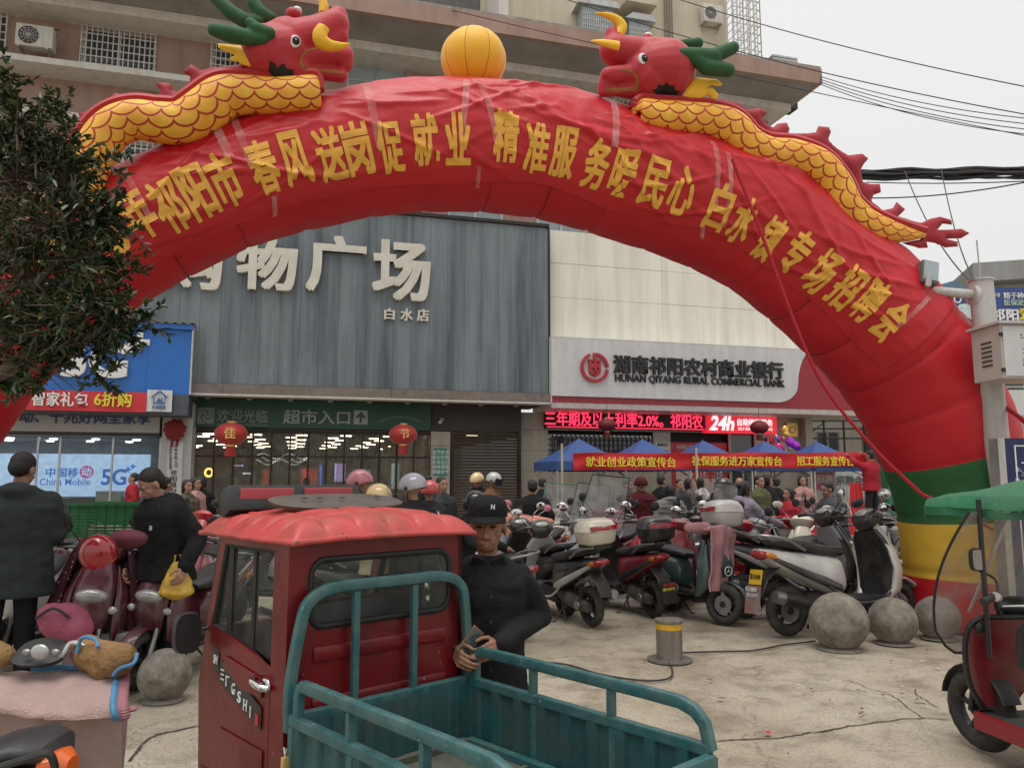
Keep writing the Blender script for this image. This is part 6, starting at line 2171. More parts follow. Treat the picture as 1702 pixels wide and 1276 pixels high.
# litter: dead leaves, paper scraps, grit
rl = random.Random(9)
m_leafb = mat('dead_leaf', (0.09, 0.06, 0.035), 0.8)
m_pap = mat('paper_scrap', (0.50, 0.49, 0.46), 0.7)
for k in range(34):
 if k < 9:
  u, v = [(1350, 1146), (1500, 1155), (1525, 1164), (1535, 1172), (1540, 1083), (1435, 1192), (1500, 1142), (1430, 1188), (1310, 1255)][k]
 else:
  u, v = rl.uniform(900, 1560), rl.uniform(1090, 1270)
  if u < 1190 and v > 1150: continue
 p = gp(u, v)
 s_ = rl.uniform(0.012, 0.03)
 mb = MB()
 mb.add([(-s_, 0, 0.004), (-s_ * .3, s_ * .45, 0.012), (s_ * .5, s_ * .4, 0.008), (s_, 0, 0.012), (s_ * .4, -s_ * .45, 0.006), (-s_ * .4, -s_ * .4, 0.012), (0, 0, 0.014)], [(0, 1, 6), (1, 2, 6), (2, 3, 6), (3, 4, 6), (4, 5, 6), (5, 0, 6)])
 dead = rl.random() < 0.6
 o = mb.build('dead_leaf' if dead else 'paper_scrap', m_leafb if dead else m_pap, None, loc=(p.x, p.y, 0.004), rot=(0, 0, rl.uniform(0, 6)))
 tag(o, 'small curled brown dead leaf lying on the concrete' if dead else 'tiny pale scrap of paper lying on the concrete', 'leaf' if dead else 'litter', 'dead leaves on the concrete' if dead else 'paper scraps on the concrete')
p = gp(1276, 1219)
tag(MB().grid(lambda a, b: ((a - .5) * .05, (b - .5) * .035, 0.008 + 0.012 * noise.noise((a * 3, b * 3, 0))), 5, 4).build('red_scrap', m_rban, None, loc=(p.x, p.y, 0.004), rot=(0, 0, .5)), 'small red torn scrap on the concrete beside the crack', 'litter')
gr = MB()
for k in range(1500):
 u, v = rl.uniform(200, 1560), rl.uniform(1060, 1275)
 if k % 3 == 0: u, v = rl.uniform(180, 340), rl.uniform(1150, 1275)
 p = gp(u, v)
 s_ = rl.uniform(0.0015, 0.005)
 gr.add([(p.x - s_, p.y, 0.0), (p.x, p.y - s_, 0), (p.x + s_, p.y, 0), (p.x, p.y + s_, 0), (p.x, p.y, s_ * 1.3)], [(0, 1, 4), (1, 2, 4), (2, 3, 4), (3, 0, 4)])
o = gr.build('grit', mat('grit_stone', (0.30, 0.27, 0.22), 0.9, var=0.5, scale=30), None)
tag(o, 'loose grit and small stones scattered on the concrete ground', 'grit', kind='stuff')
# ================================================================== PEOPLE
m_skin = mat('skin', (0.36, 0.20, 0.14), 0.55, var=0.12, scale=18, bump=0.15, bscale=60, spec=0.3)
m_skin_old = mat('weathered_skin', (0.27, 0.135, 0.085), 0.5, var=0.28, scale=28, bump=0.5, bscale=55, bdist=0.004, spec=0.3)
m_hair = mat('black_hair', (0.012, 0.010, 0.009), 0.55, var=0.3, scale=60, bump=0.6, bscale=160)
m_hairg = mat('grey_hair', (0.07, 0.065, 0.06), 0.6, var=0.4, scale=60, bump=0.6, bscale=160)
m_lip = mat('lip', (0.25, 0.09, 0.07), 0.5)
def cloth(name, col, **k):
 k.setdefault('rough', 0.85)
 k.setdefault('bump', 0.5)
 k.setdefault('bscale', 7)
 k.setdefault('bdist', 0.03)
 k.setdefault('sheen', 0.0)
 k.setdefault('spec', 0.2)
 return mat(name, col, **k)
POSES = {
 'down': (((-.255, .02, 1.12), (-.265, -.05, .88)), ((.255, .02, 1.12), (.265, -.05, .88))),
 'phone': (((-.25, .0, 1.11), (-.06, -.27, 1.17)), ((.25, .0, 1.11), (.08, -.27, 1.15))),
 'pocket': (((-.28, .07, 1.13), (-.20, -.10, .94)), ((.28, .07, 1.13), (.20, -.10, .94))),
 'ride': (((-.25, -.16, 1.15), (-.28, -.42, 1.06)), ((.25, -.16, 1.15), (.28, -.42, 1.06))),
 'up': (((-.30, -.16, 1.44), (-.26, -.36, 1.62)), ((.30, -.16, 1.42), (.22, -.38, 1.58))),
 'bag': (((-.265, .03, 1.12), (-.24, -.14, .90)), ((.26, .02, 1.12), (.20, -.22, .98))),
 'behind': (((-.26, .12, 1.13), (-.09, .20, .98)), ((.26, .12, 1.13), (.09, .20, .98))),
}
def torso_mesh(mb, sc, zb_, zt, lean, fat=1.0, hem=1.0):
 def c(z):
  return Vector((0, -lean * max(0, z - 0.9), z))
 secs = []
 for z, rx, ry in ((zb_, .165 * hem, .115 * hem), (.92, .165, .118), (1.05, .155, .112), (1.2, .172, .120), (1.31, .180, .118), (1.375, .150, .10), (1.44, .09, .075), (zt, .062, .062)):
  if z < zb_ - 1e-3: continue
  secs.append((c(z), Vector((rx * fat * sc, 0, 0)), Vector((0, ry * fat * sc, 0)), 2.3))
 mb.loft(secs, 24)
def finger_chain(mb, base, dirs, r):
 p = base
 for k, d in enumerate(dirs):
  q = p + d
  mb.cap(p, q, r * (1 - .08 * k), r * (1 - .08 * (k + 1)), 8)
  p = q
def hand(mb, wrist, fwd, palm_n, side, s=1.0, curl=0.6):
 """fwd: wrist->fingers, palm_n: out of the palm, side: towards the thumb"""
 fwd, palm_n, side = fwd.normalized(), palm_n.normalized(), side.normalized()
 for k in range(4):
  o = (k - 1.5) * 0.020 * s
  ln = (0.088, 0.094, 0.090, 0.080)[k] * s
  b = wrist + fwd * ln - side * o * -1.0
  mb.cap(wrist + side * o * 0.6 + fwd * 0.012, wrist + side * o + fwd * ln, 0.016 * s, 0.0125 * s, 8)
  L = (0.030, 0.036, 0.040, 0.036)[k] * s
  st = wrist + side * o + fwd * ln
  ds = []
  a = 0.25
  for j in range(3):
   a += curl * (0.8 if j else 0.6)
   ds.append((fwd * math.cos(a) + palm_n * math.sin(a)) * L * (1 - .2 * j))
  finger_chain(mb, st, ds, 0.0092 * s)
 tb_ = wrist + side * 0.026 * s + fwd * 0.025 * s
 finger_chain(mb, tb_, [(fwd * .6 + side * .75 + palm_n * .25).normalized() * 0.040 * s, (fwd * .8 + side * .25 + palm_n * .5).normalized() * 0.032 * s, (fwd * .8 - side * .1 + palm_n * .6).normalized() * 0.026 * s], 0.0115 * s)
def human(label, loc, face=0.0, H=1.66, top=None, legs=None, pose='down', hair='short', hairm=None, helmet=None, hmat=None, visor=False, down=0.0, turn=0.0, lean=0.0,
          fat=1.1, hood=False, collar=True, long_=0.0, sit=False, vox=0.017, skin=None, detail=False, arms=None, group=None, shoes=True, name='person', topname='jacket', head_vox=None, puffer=False, z0=0.0, hs=1.0):
 s = H / 1.7
 t = thing(name, label, 'person', (loc[0], loc[1], z0), R(face), group)
 t.scale = (s, s, s)
 skin = skin or m_skin
 P = arms or POSES[pose]
 dz = -0.16 if sit else 0.0
 O = Vector((0, 0, dz))
 def V(p): return Vector(p) + O
 # legs
 if sit:
  leg = [((-.09, 0, .90), (-.16, -.40, .92), (-.15, -.34, .46 - dz * .2)), ((.09, 0, .90), (.16, -.40, .92), (.15, -.34, .46 - dz * .2))]
 else:
  leg = [((-.09, 0, .90), (-.105, -.02, .49), (-.115, .01, .085)), ((.09, 0, .90), (.105, -.02, .49), (.115, .01, .085))]
 lc = lambda z: Vector((0, -lean * max(0, z - 0.9), 0))
 # head frame
 neck = V((0, 0, 1.44)) + lc(1.44)
 HM = Matrix.Translation(neck) @ Matrix.Rotation(R(turn), 4, 'Z') @ Matrix.Rotation(R(down), 4, 'X') @ Matrix.Scale(hs, 4)
 hd = lambda p: HM @ Vector(p)
 b = MB()
 b.cap(neck - Vector((0, 0, .06)), hd((0, -.005, .07)), .056, .050, 14)
 b.ell(hd((0, .012, .165)), (.076, .094, .092), 24, HM.to_3x3())
 b.ell(hd((0, -.028, .10)), (.058, .062, .078), 20, HM.to_3x3())
 b.ell(hd((0, -.055, .055)), (.032, .028, .024), 14, HM.to_3x3())
 for sx in (-1, 1):
  b.ell(hd((sx * .041, -.052, .105)), (.022, .022, .022), 12, HM.to_3x3())
  b.ell(hd((sx * .078, .012, .125)), (.010, .020, .033), 10, HM.to_3x3())
  if detail:
   b.ell(hd((sx * .032, -.073, .158)), (.024, .014, .009), 10, HM.to_3x3())
   b.ell(hd((sx * .030, -.072, .137)), (.015, .011, .011), 10, HM.to_3x3())
   b.ell(hd((sx * .011, -.094, .098)), (.010, .012, .009), 10, HM.to_3x3())
   b.ell(hd((sx * .018, -.077, .078)), (.012, .010, .014), 10, HM.to_3x3())
   b.ell(hd((sx * .047, -.058, .112)), (.018, .022, .013), 10, HM.to_3x3())
   b.cap(hd((sx * .020, -.086, .095)), hd((sx * .034, -.072, .066)), .004, .003, 6)
 b.cap(hd((0, -.078, .145)), hd((0, -.106, .103)), .009, .014, 12)
 b.ell(hd((0, -.082, .072)), (.022, .010, .006), 12, HM.to_3x3())
 b.ell(hd((0, -.080, .060)), (.019, .010, .006), 12, HM.to_3x3())
 tb2 = MB()
 b.loft([(V((0, 0, .9)), Vector((.13, 0, 0)), Vector((0, .09, 0))), (V((0, 0, 1.2)) + lc(1.2), Vector((.14, 0, 0)), Vector((0, .09, 0))), (V((0, 0, 1.38)) + lc(1.38), Vector((.13, 0, 0)), Vector((0, .07, 0))), (V((0, 0, 1.46)) + lc(1.45), Vector((.045, 0, 0)), Vector((0, .045, 0)))], 16)
 for k in (0, 1):
  sx = -1 if k == 0 else 1
  sh = V((sx * .165, 0, 1.36)) + lc(1.36)
  el = V(P[k][0]) + lc(P[k][0][2]) * (0 if arms else 1)
  wr = V(P[k][1]) + lc(P[k][1][2]) * (0 if arms else 1)
  b.cap(sh, el, .042, .036, 10)
  b.cap(el, wr, .036, .026, 10)
  f = (wr - el).normalized()
  if detail:
   pn = Vector((-sx * 1.0, -.1, -.35))
   pn = (pn - f * pn.dot(f)).normalized()
   sd = f.cross(pn) * (1 if True else -1)
   if sd.z < 0: sd = -sd
   hand(b, wr + f * .01, f, pn, sd, 1.0, 0.62)
  else:
   b.ell(wr + f * .05, (.032, .032, .046), 10, f.to_track_quat('Z', 'Y').to_matrix())
   b.cap(wr + f * .07, wr + f * .115, .017, .014, 8)
   b.cap(wr + f * .03 + Vector((-sx * .02, -.01, 0.012)), wr + f * .075 + Vector((-sx * .035, -.015, 0.015)), .012, .010, 8)
  h_, kn, an = [V(q) for q in leg[k]]
  if not sit: kn.z -= dz; an.z -= dz
  b.cap(h_, kn, .06, .045, 10)
  b.cap(kn, an, .045, .032, 10)
  b.cap(an, an + Vector((0, -.12, -.03)), .03, .025, 8)
 blob(b, 'body', skin, t, vox=head_vox or vox * 0.72, smooth=1 if detail else 3, fac=0.4)
 for sx in (-1, 1):
  if not helmet or detail:
   MB().ell((0, 0, 0), (.0135 if detail else .012, .008, .0055 if detail else .006), 10, HM.to_3x3()).build('eye', m_dblk if not detail else mat('dark_eye', (0.015, 0.01, 0.008), 0.2, bump=0), t, loc=hd((sx * .031, -.0835 if detail else -.081, .143)))
   MB().tube([hd((sx * .016, -.089, .160)), hd((sx * .034, -.087, .166)), hd((sx * .050, -.074, .160))], [.003, .004, .002], 6).build('eyebrow', hairm or m_hair, t)
 # trousers
 b = MB()
 b.loft([(V((0, 0, .80)), Vector((.15, 0, 0)), Vector((0, .105, 0))), (V((0, 0, .90)), Vector((.165, 0, 0)), Vector((0, .118, 0))), (V((0, 0, 1.02)), Vector((.15, 0, 0)), Vector((0, .108, 0)))], 20)
 for k in (0, 1):
  h_, kn, an = [V(q) for q in leg[k]]
  b.cap(h_, kn, .092, .070, 14)
  b.cap(kn, an + Vector((0, 0, .04)), .070, .058, 14)
  b.ell(kn, (.073, .078, .06), 12)
 legs = legs or cloth('dark_trousers', (0.022, 0.022, 0.027))
 blob(b, 'trousers', legs, t, vox=vox, smooth=3)
 # shoes
 if shoes:
  for k in (0, 1):
   an = V(leg[k][2])
   b = MB()
   b.cap(an + Vector((0, .04, -.035)), an + Vector((0, -.15, -.045)), .045, .038, 12)
   b.ell(an + Vector((0, .0, .0)), (.045, .055, .05), 12)
   blob(b, 'shoe', m_black, t, vox=.014, smooth=2)
 # jacket
 b = MB()
 hemz = .80 - long_ + dz
 torso_mesh(b, 1.12, .80 - long_, 1.45, lean, fat, 1.1)
 b.v = [tuple(Vector(q) + O) for q in b.v]
 for k in (0, 1):
  sx = -1 if k == 0 else 1
  sh = V((sx * .160 * (1 + (fat - 1) * .6), 0, 1.325)) + lc(1.36)
  el = V(P[k][0]) + lc(P[k][0][2]) * (0 if arms else 1)
  wr = V(P[k][1]) + lc(P[k][1][2]) * (0 if arms else 1)
  f = 1 + (fat - 1) * .8
  b.cap(sh, el, .074 * f, .060 * f, 16)
  b.cap(el, wr + (wr - el).normalized() * -.005, .061 * f, .048 * f, 16)
  b.ell(el, (.063 * f,) * 3, 12)
 if collar:
  b.loft([(neck + Vector((0, .0, -.07)), Vector((.10, 0, 0)), Vector((0, .085, 0))), (neck + Vector((0, .004, -.005)), Vector((.078, 0, 0)), Vector((0, .072, 0))), (neck + Vector((0, .01, .030)), Vector((.070, 0, 0)), Vector((0, .066, 0)))], 18)
 if hood:
  b.ell(neck + Vector((0, .10, -.03)), (.125, .075, .08), 16)
  b.cap(neck + Vector((-.10, .03, -.01)), neck + Vector((.10, .03, -.01)), .035, .035, 10)
 top = top or cloth('dark_jacket', (0.02, 0.02, 0.023))
 jo = blob(b, topname, top, t, vox=vox, smooth=3)
 # creases pulled into the cloth
 amp = .014 if not detail else .011
 for q in jo.data.vertices:
  c_ = q.co
  nn = noise.noise((c_.x * 5 + H * 9, c_.y * 5, c_.z * 11)) + .5 * noise.noise((c_.x * 14, c_.y * 14 + H * 5, c_.z * 22))
  r2 = Vector((c_.x, c_.y + lean * max(0, c_.z - .9), 0))
  if r2.length > 1e-3:
   k_ = amp * nn
   if puffer:
    k_ += .012 * abs(math.sin(c_.z * 38)) - .006
   q.co = c_ + r2.normalized() * k_
 jo.data.update()
 # hair / helmet
 if helmet:
  b = MB()
  hm = hmat or mat('helmet_' + helmet, (0.5, 0.5, 0.5), 0.2)
  vs_ = []
  prof = []
  def hf(a, q):
   th = PI * 0.60 * q
   ph_ = 2 * PI * a
   x = math.sin(th) * math.sin(ph_)
   y = -math.sin(th) * math.cos(ph_)
   z = math.cos(th)
   front = max(0, math.cos(ph_))
   zc = z if z > 0 else z * (1 - .9 * front)
   return HM @ Vector((x * .128, y * .148 + .012, .165 + zc * .135))
  b.grid(hf, 32, 16)
  b.build('helmet_shell', hm, t, solid=0.012, ang=80)
  for sx in (-1, 1):
   MB().ell(hd((sx * .128, .0, .15)), (.012, .02, .02), 10, HM.to_3x3()).build('helmet_button', m_black, t)
  if visor:
   b = MB()
   b.grid(lambda a, q: HM @ Vector((.135 * math.sin(-1.1 + 2.2 * a), -.155 * math.cos(-1.1 + 2.2 * a) - (.035 if visor == 2 else .01) + (-.06 * q if visor == 2 else 0), .215 + (.01 if visor == 2 else -.12 * q))), 14, 6)
   b.build('visor', m_perspex if visor == 2 else mat('dark_visor', (0.03, 0.03, 0.035), 0.1, bump=0), t, ang=80)
  MB().tube([hd((-.10, -.01, .10)), hd((-.06, -.04, .04)), hd((0, -.05, .012)), hd((.06, -.04, .04)), hd((.10, -.01, .10))], .006, 6).build('chin_strap', m_black, t)
 elif hair:
  b = MB()
  hm = hairm or m_hair
  if hair == 'bald':
   for sx in (-1, 1):
    b.ell(hd((sx * .066, .035, .15)), (.016, .045, .035), 10, HM.to_3x3())
   b.ell(hd((0, .09, .14)), (.055, .02, .04), 10, HM.to_3x3())
  else:
   b.ell(hd((0, .026, .187)), (.083, .096, .085), 22, HM.to_3x3())
   b.ell(hd((0, .050, .145)), (.078, .072, .075), 20, HM.to_3x3())
   if hair in ('bob', 'long', 'bun', 'curly'):
    for sx in (-1, 1):
     b.cap(hd((sx * .078, .02, .18)), hd((sx * .078, .02, .06)), .030, .026, 12)
    b.cap(hd((0, .075, .16)), hd((0, .075, .04 if hair != 'long' else -.12)), .062, .05, 14)
   if hair == 'bun':
    b.ell(hd((0, .13, .17)), (.045,) * 3, 12)
   if hair == 'pony':
    b.cap(hd((0, .11, .17)), hd((0, .15, .0)), .030, .015, 10)
  blob(b, 'hair', hm, t, vox=.012 if not detail else .006, smooth=2)
 return t, HM
random.seed(3)
c_blk = cloth('black_jacket_cloth', (0.013, 0.013, 0.015), dirt=(0.03, 0.028, 0.026), dirt_amt=0.3, dirt_scale=3)
c_char = cloth('charcoal_jacket', (0.045, 0.047, 0.05))
c_slate = cloth('slate_green_jacket', (0.034, 0.042, 0.042))
c_jean = cloth('black_jeans', (0.014, 0.016, 0.021))
c_brown = cloth('brown_jacket', (0.17, 0.085, 0.04))
c_red = cloth('red_jacket', (0.32, 0.02, 0.03))
c_pinkc = cloth('pink_coat', (0.42, 0.22, 0.21))
c_maroon = cloth('maroon_jacket', (0.08, 0.012, 0.015))
c_grey = cloth('grey_puffer', (0.17, 0.17, 0.16))
c_lil = cloth('lilac_grey_hoodie', (0.25, 0.22, 0.27))
c_oliv = cloth('olive_vest', (0.10, 0.095, 0.05))
c_cream = cloth('cream_coat', (0.50, 0.42, 0.28))
c_camo = cloth('mottled_camouflage', (0.14, 0.12, 0.09), dirt=(0.02, 0.02, 0.015), dirt_amt=0.95, dirt_scale=11)
c_leop = cloth('black_white_patterned_coat', (0.55, 0.53, 0.50), dirt=(0.02, 0.02, 0.02), dirt_amt=1.0, dirt_scale=14)
c_blueg = cloth('grey_blue_jacket', (0.07, 0.075, 0.085))
def px(u, Y):
 return ((u - CX) / F * Y / CP * (1.0), Y)
def pxs_(u, v, Y):
 q = at(u, v, Y)
 return (q.x, Y)
# --- the old man behind the cargo bed
oY = 3.60
ol = (pxs_(810, 900, oY)[0], oY)
arms = (((-.27, .04, 1.12), (-.17, -.22, 1.02)), ((.285, .05, 1.13), (.055, -.235, 1.045)))
tman, HM = human('elderly man in a black jacket and white lettered black cap behind the cargo bed', ol, face=4, H=1.475, top=c_blk, legs=c_jean, arms=arms, hair='short', hairm=m_hairg,
                 down=4, turn=-6, lean=0.06, fat=1.10, hs=1.16, vox=.009, head_vox=.0045, skin=m_skin_old, detail=True, long_=.10, collar=False)
hd = lambda p: HM @ Vector(p)
b = MB()
b.grid(lambda a, q: HM @ Vector((.090 * math.sin(2 * PI * a) * math.sin(min(1, q * 1.25) * PI / 2), .012 - .108 * math.cos(2 * PI * a) * math.sin(min(1, q * 1.25) * PI / 2), (.195 + .080 * math.cos(PI / 2 * min(1, q * 1.25)) ** 0.6) if q < .8 else .195 - (q - .8) * .08)), 36, 14)
b.build('cap', cloth('cap_cloth', (0.010, 0.010, 0.012), bscale=20), tman, solid=0.004, ang=80)
b = MB()
b.grid(lambda a, q: HM @ Vector(((.088 + .004 * q) * math.sin(-1.25 + 2.5 * a) , -.02 - (.080 + .045 * q) * math.cos(-1.25 + 2.5 * a), .190 - .022 * q - .012 * (abs(a - .5) * 2) ** 2)), 18, 6)
b.build('cap_brim', cloth('cap_cloth', (0.010, 0.010, 0.012)), tman, solid=0.005, ang=80)
txt('N', .030, m_wprint, tman, hd((.030, -.090, .232)), .002, .02, width=.017, height=.022, M=HM.to_3x3().to_4x4() @ Matrix.Rotation(R(16), 4, 'Z'), name='cap_letter')
# shirt collar flaps, placket and buttons
for sx in (-1, 1):
 b = MB()
 b.prism([(0, 0), (.062 * sx, .025), (.095 * sx, -.03), (.045 * sx, -.085)], -.006, .006)
 b.build('collar_flap', c_blk, tman, loc=(sx * .012, -.150, 1.435), rot=(R(32), 0, R(sx * 18)))
for k in range(4):
 MB().cyl((.012, -.202 + .012 * k, 1.26 - .12 * k), (.012, -.190 + .012 * k, 1.26 - .12 * k), .008, n=10).build('button', m_black, tman)
# phone held between the hands
ph_ = thing('mobile_phone', 'brown cased mobile phone held in the hands of the elderly man', 'phone')
ph_.matrix_world = Matrix.Translation((ol[0], ol[1], 0)) @ Matrix.Rotation(R(-6), 4, 'Z') @ Matrix.Scale(1.475 / 1.7, 4) @ Matrix.Translation((-.045, -.275, 1.06)) @ Matrix.Rotation(R(35), 4, 'Y') @ Matrix.Rotation(R(-25), 4, 'X') @ Matrix.Rotation(R(30), 4, 'Z')
MB().box(-.036, .036, -.006, .006, -.075, .075).build('case', mat('brown_leather_case', (0.22, 0.09, 0.04), 0.5), ph_, bevel=0.004)
MB().box(-.030, .030, -.0075, -.0062, -.068, .068).build('screen', m_glass, ph_, smooth=False)
# --- left foreground men
lp = pxs_(30, 800, 6.0)
human('tall man seen from behind in a dark slate jacket at the left edge', lp, face=205, H=1.80, top=c_slate, legs=c_jean, pose='phone', hair='short', down=18, turn=-28, fat=1.42, vox=.012, head_vox=.008, long_=.12, hood=True, lean=.06)
rp_ = pxs_(284, 800, 6.35)
mb_man, HM2 = human('man in a black hooded jacket looking down, yellow plastic bag in hand', rp_, face=-28, H=1.70, top=c_blk, legs=c_jean,
      arms=(((-.28, .02, 1.12), (-.22, -.16, .90)), ((.31, .03, 1.13), (.33, -.09, .93))), hair='short', down=36, turn=-18, lean=.16, fat=1.32, vox=.012, head_vox=.007, hood=True, detail=True)
txt('B', .05, m_wprint, mb_man, (.095, -.235, 1.22), .002, .0, M=Matrix.Rotation(R(25), 4, 'Z'), name='chest_letter')
# yellow plastic bag
q = at(296, 926, 6.15)
yb2 = thing('plastic_bag', 'crumpled yellow plastic bag hanging from the hand of the hooded man', 'bag', (q.x, q.y, q.z - 0.32))
yb2.scale = (.85, .85, .80)
m_bag = mat('yellow_plastic', (0.62, 0.38, 0.05), 0.35, var=0.2, scale=9, bump=0.6, bscale=18, bdist=0.02)
def bagf(a, b_):
 an = 2 * PI * a
 r = .035 + .125 * min(1, (b_ * 1.25)) ** 0.8 if b_ < .85 else .16 * (1 - (b_ - .85) / .15 * .75)
 cr = 1 + .16 * noise.noise((math.cos(an) * 2.2, math.sin(an) * 2.2, b_ * 5)) + .09 * math.sin(an * 9 + b_ * 4) * (1 - b_)
 return (r * cr * math.cos(an), r * .6 * cr * math.sin(an), .36 * (1 - b_))
MB().grid(bagf, 54, 22).build('bag_body', m_bag, yb2, ang=70)
MB().tube([(-.03, 0, .35), (-.025, 0, .42), (.02, 0, .43), (.03, 0, .35)], .008, 7).build('bag_handle', m_bag, yb2)
# --- everyone farther back:  label, u of the body, Y, facing, height, jacket, pose, head, extras
def person(label, u, Y, face, H, top, pose='down', hair='short', **k):
 return human(label, pxs_(u, 800, Y), face, H, top, pose=pose, hair=hair, **k)
person('man in a bright red jacket standing in the phone shop window', 221, 17.6, -70, 1.72, c_red, 'pocket')
person('woman in a mottled camouflage jacket walking beside the pink coat', 312, 13.0, 60, 1.58, c_camo, 'down', 'bob')
person('woman in a pale pink coat beside the camouflage jacket', 326, 13.6, 75, 1.62, c_pinkc, 'down', 'bob')
person('dark haired person just behind the woman in the pink coat', 334, 14.4, 200, 1.64, c_blk, 'down', 'bob')
person('dark haired person half hidden behind the man carrying the yellow bag', 277, 11.5, 150, 1.62, c_char, 'down')
person('woman with black bobbed hair walking inside the supermarket glass', 508, 22.2, -60, 1.62, c_char, 'down', 'bob')
hp = mat('helmet_pink', (0.62, 0.22, 0.27), 0.15, bump=0, coat=0.5)
hc = mat('helmet_cream', (0.72, 0.52, 0.26), 0.18, bump=0, coat=0.5)
hgry = mat('helmet_grey', (0.36, 0.35, 0.40), 0.2, bump=0, coat=0.5)
hred = mat('helmet_coral', (0.62, 0.08, 0.09), 0.2, bump=0, coat=0.5)
hblk = mat('helmet_black', (0.02, 0.02, 0.022), 0.15, bump=0, coat=0.5)
hslv = mat('helmet_silver', (0.45, 0.45, 0.45), 0.2, bump=0, coat=0.5)
hmar = mat('helmet_maroon', (0.22, 0.012, 0.03), 0.15, bump=0, coat=0.6)
person('rider in a pink helmet with clear visor and grey jacket', 600, 8.3, 80, 1.66, c_grey, 'ride', helmet='pink', hmat=hp, visor=2, vox=.016)
person('person in a cream helmet and cream coat in front of the pink helmet', 628, 7.5, 70, 1.52, c_cream, 'ride', helmet='cream', hmat=hc, visor=2, vox=.016, down=10)
person('person in a lilac grey helmet and black quilted jacket', 690, 7.4, -110, 1.62, c_blk, 'ride', helmet='grey', hmat=hgry, visor=2, vox=.015, fat=1.5, puffer=True, down=14)
person('person in a coral red helmet half hidden by the black quilted jacket', 714, 9.5, 200, 1.55, c_char, 'ride', helmet='coral', hmat=hred)
person('short haired man standing between the coral helmet and the green notice', 735, 11.5, 40, 1.62, c_char, 'down')
person('dark haired person far back left of the green notice plate', 712, 15.0, 160, 1.66, c_blk, 'down')
person('rider in a black helmet with clear visor bent over the handlebar', 765, 7.8, 75, 1.46, c_blk, 'ride', helmet='black', hmat=hblk, visor=2, down=22, lean=.25)
person('person in a yellow helmet and black jacket looking at a phone by the shutter', 795, 14.0, -30, 1.68, c_blk, 'phone', helmet='yellow', hmat=hc, down=20)
person('person in a silver helmet and tan brown jacket by the shutter', 818, 13.8, 65, 1.68, c_brown, 'phone', helmet='silver', hmat=hslv, visor=1, down=16, legs=c_jean)
person('man in a plain black coat seen from behind left of the tents', 885, 11.6, 180, 1.58, c_blk, 'pocket', fat=1.35)
person('dark haired person in black under the leftmost tent', 903, 16.5, 120, 1.60, c_blk, 'down')
person('man in black jacket facing right under the second tent', 1043, 15.0, 75, 1.58, c_char, 'phone')
person('bulky person in a maroon hooded jacket seen from behind', 1065, 14.0, 185, 1.60, c_maroon, 'pocket', helmet='maroon', hmat=c_maroon, fat=1.3)
person('man in a black jacket beside the white tent pole', 1100, 15.8, 130, 1.66, c_blk, 'down')
person('person in a pale grey quilted jacket seen from behind', 1112, 13.0, 190, 1.50, c_grey, 'pocket', 'bob', fat=1.35, puffer=True, hood=True)
person('person in a mottled camouflage coat under the middle tent', 1146, 17.0, 90, 1.60, c_camo, 'down', 'bob')
person('person in a black and white patterned coat under the middle tent', 1166, 17.4, 110, 1.62, c_leop, 'down', 'bob')
person('dark haired person in a black jacket between the patterned coat and the bald man', 1200, 16.0, 170, 1.60, c_blk, 'down')
person('elderly bald man facing the camera under the fourth tent', 1229, 15.6, -10, 1.62, c_char, 'down', 'bald', skin=m_skin)
person('person in a black helmet with a dark visor beside the maroon helmet', 1203, 12.2, 60, 1.58, c_blk, 'ride', helmet='black', hmat=hblk, visor=1)
person('woman in a lilac grey hooded jacket with dark hair bent over her scooter', 1236, 10.9, 110, 1.56, c_lil, 'ride', 'bun', hood=True, fat=1.3, down=14, vox=.014)
person('man in an olive jacket behind the lilac hooded jacket', 1263, 14.5, 30, 1.66, c_oliv, 'down')
person('tall person in a black coat next to the olive jacket', 1276, 14.9, 100, 1.68, c_blk, 'pocket', 'bob')
person('woman in a bright red jacket with one hand raised to her face', 1309, 12.2, -70, 1.46, c_red, 'phone', 'bun', fat=1.25)
person('woman in a pale pink fluffy coat with a shoulder strap', 1334, 17.2, 0, 1.66, c_pinkc, 'phone', 'bob')
person('short haired man in a grey hooded jacket leaning to the left', 1386, 11.0, -75, 1.56, c_blueg, 'ride', 'short', hood=True, fat=1.25, down=16, lean=.18, vox=.014)
human('man in a red jacket standing on the ladder beside the red banner', pxs_(1448, 790, 17.2), -150, 1.66, c_red, pose='up', hair='short', z0=0.55, fat=1.2)
person('dark jacketed person partly hidden behind the black scooters under the third tent', 1130, 16.6, 20, 1.58, c_char, 'down')
person('dark jacketed person under the fourth tent seen from behind', 1290, 16.8, 180, 1.62, c_blk, 'down')
# ================================================================== SCOOTERS
m_tyre = m_rubber
m_rim = mat('dark_alloy', (0.05, 0.05, 0.05), 0.4, 0.6)
m_alum = mat('alloy', (0.35, 0.34, 0.33), 0.35, 0.85, var=0.15, dirt=(0.12, 0.10, 0.08), dirt_amt=0.5, dirt_scale=8)
m_chrome = mat('chrome', (0.70, 0.70, 0.70), 0.12, 1.0, bump=0)
m_mirror = mat('mirror_glass', (0.80, 0.81, 0.80), 0.05, 1.0, bump=0)
m_seat = mat('seat_vinyl', (0.025, 0.025, 0.028), 0.45, var=0.15, bump=0.2, bscale=120, dirt=(0.10, 0.09, 0.075), dirt_amt=0.25, dirt_scale=4)
m_engine = mat('dusty_engine', (0.055, 0.052, 0.048), 0.7, var=0.3, dirt=(0.16, 0.14, 0.11), dirt_amt=0.7, dirt_scale=6)
m_dplast = mat('dusty_black_plastic', (0.018, 0.017, 0.017), 0.5, var=0.2, dirt=(0.11, 0.095, 0.075), dirt_amt=0.35, dirt_scale=5)
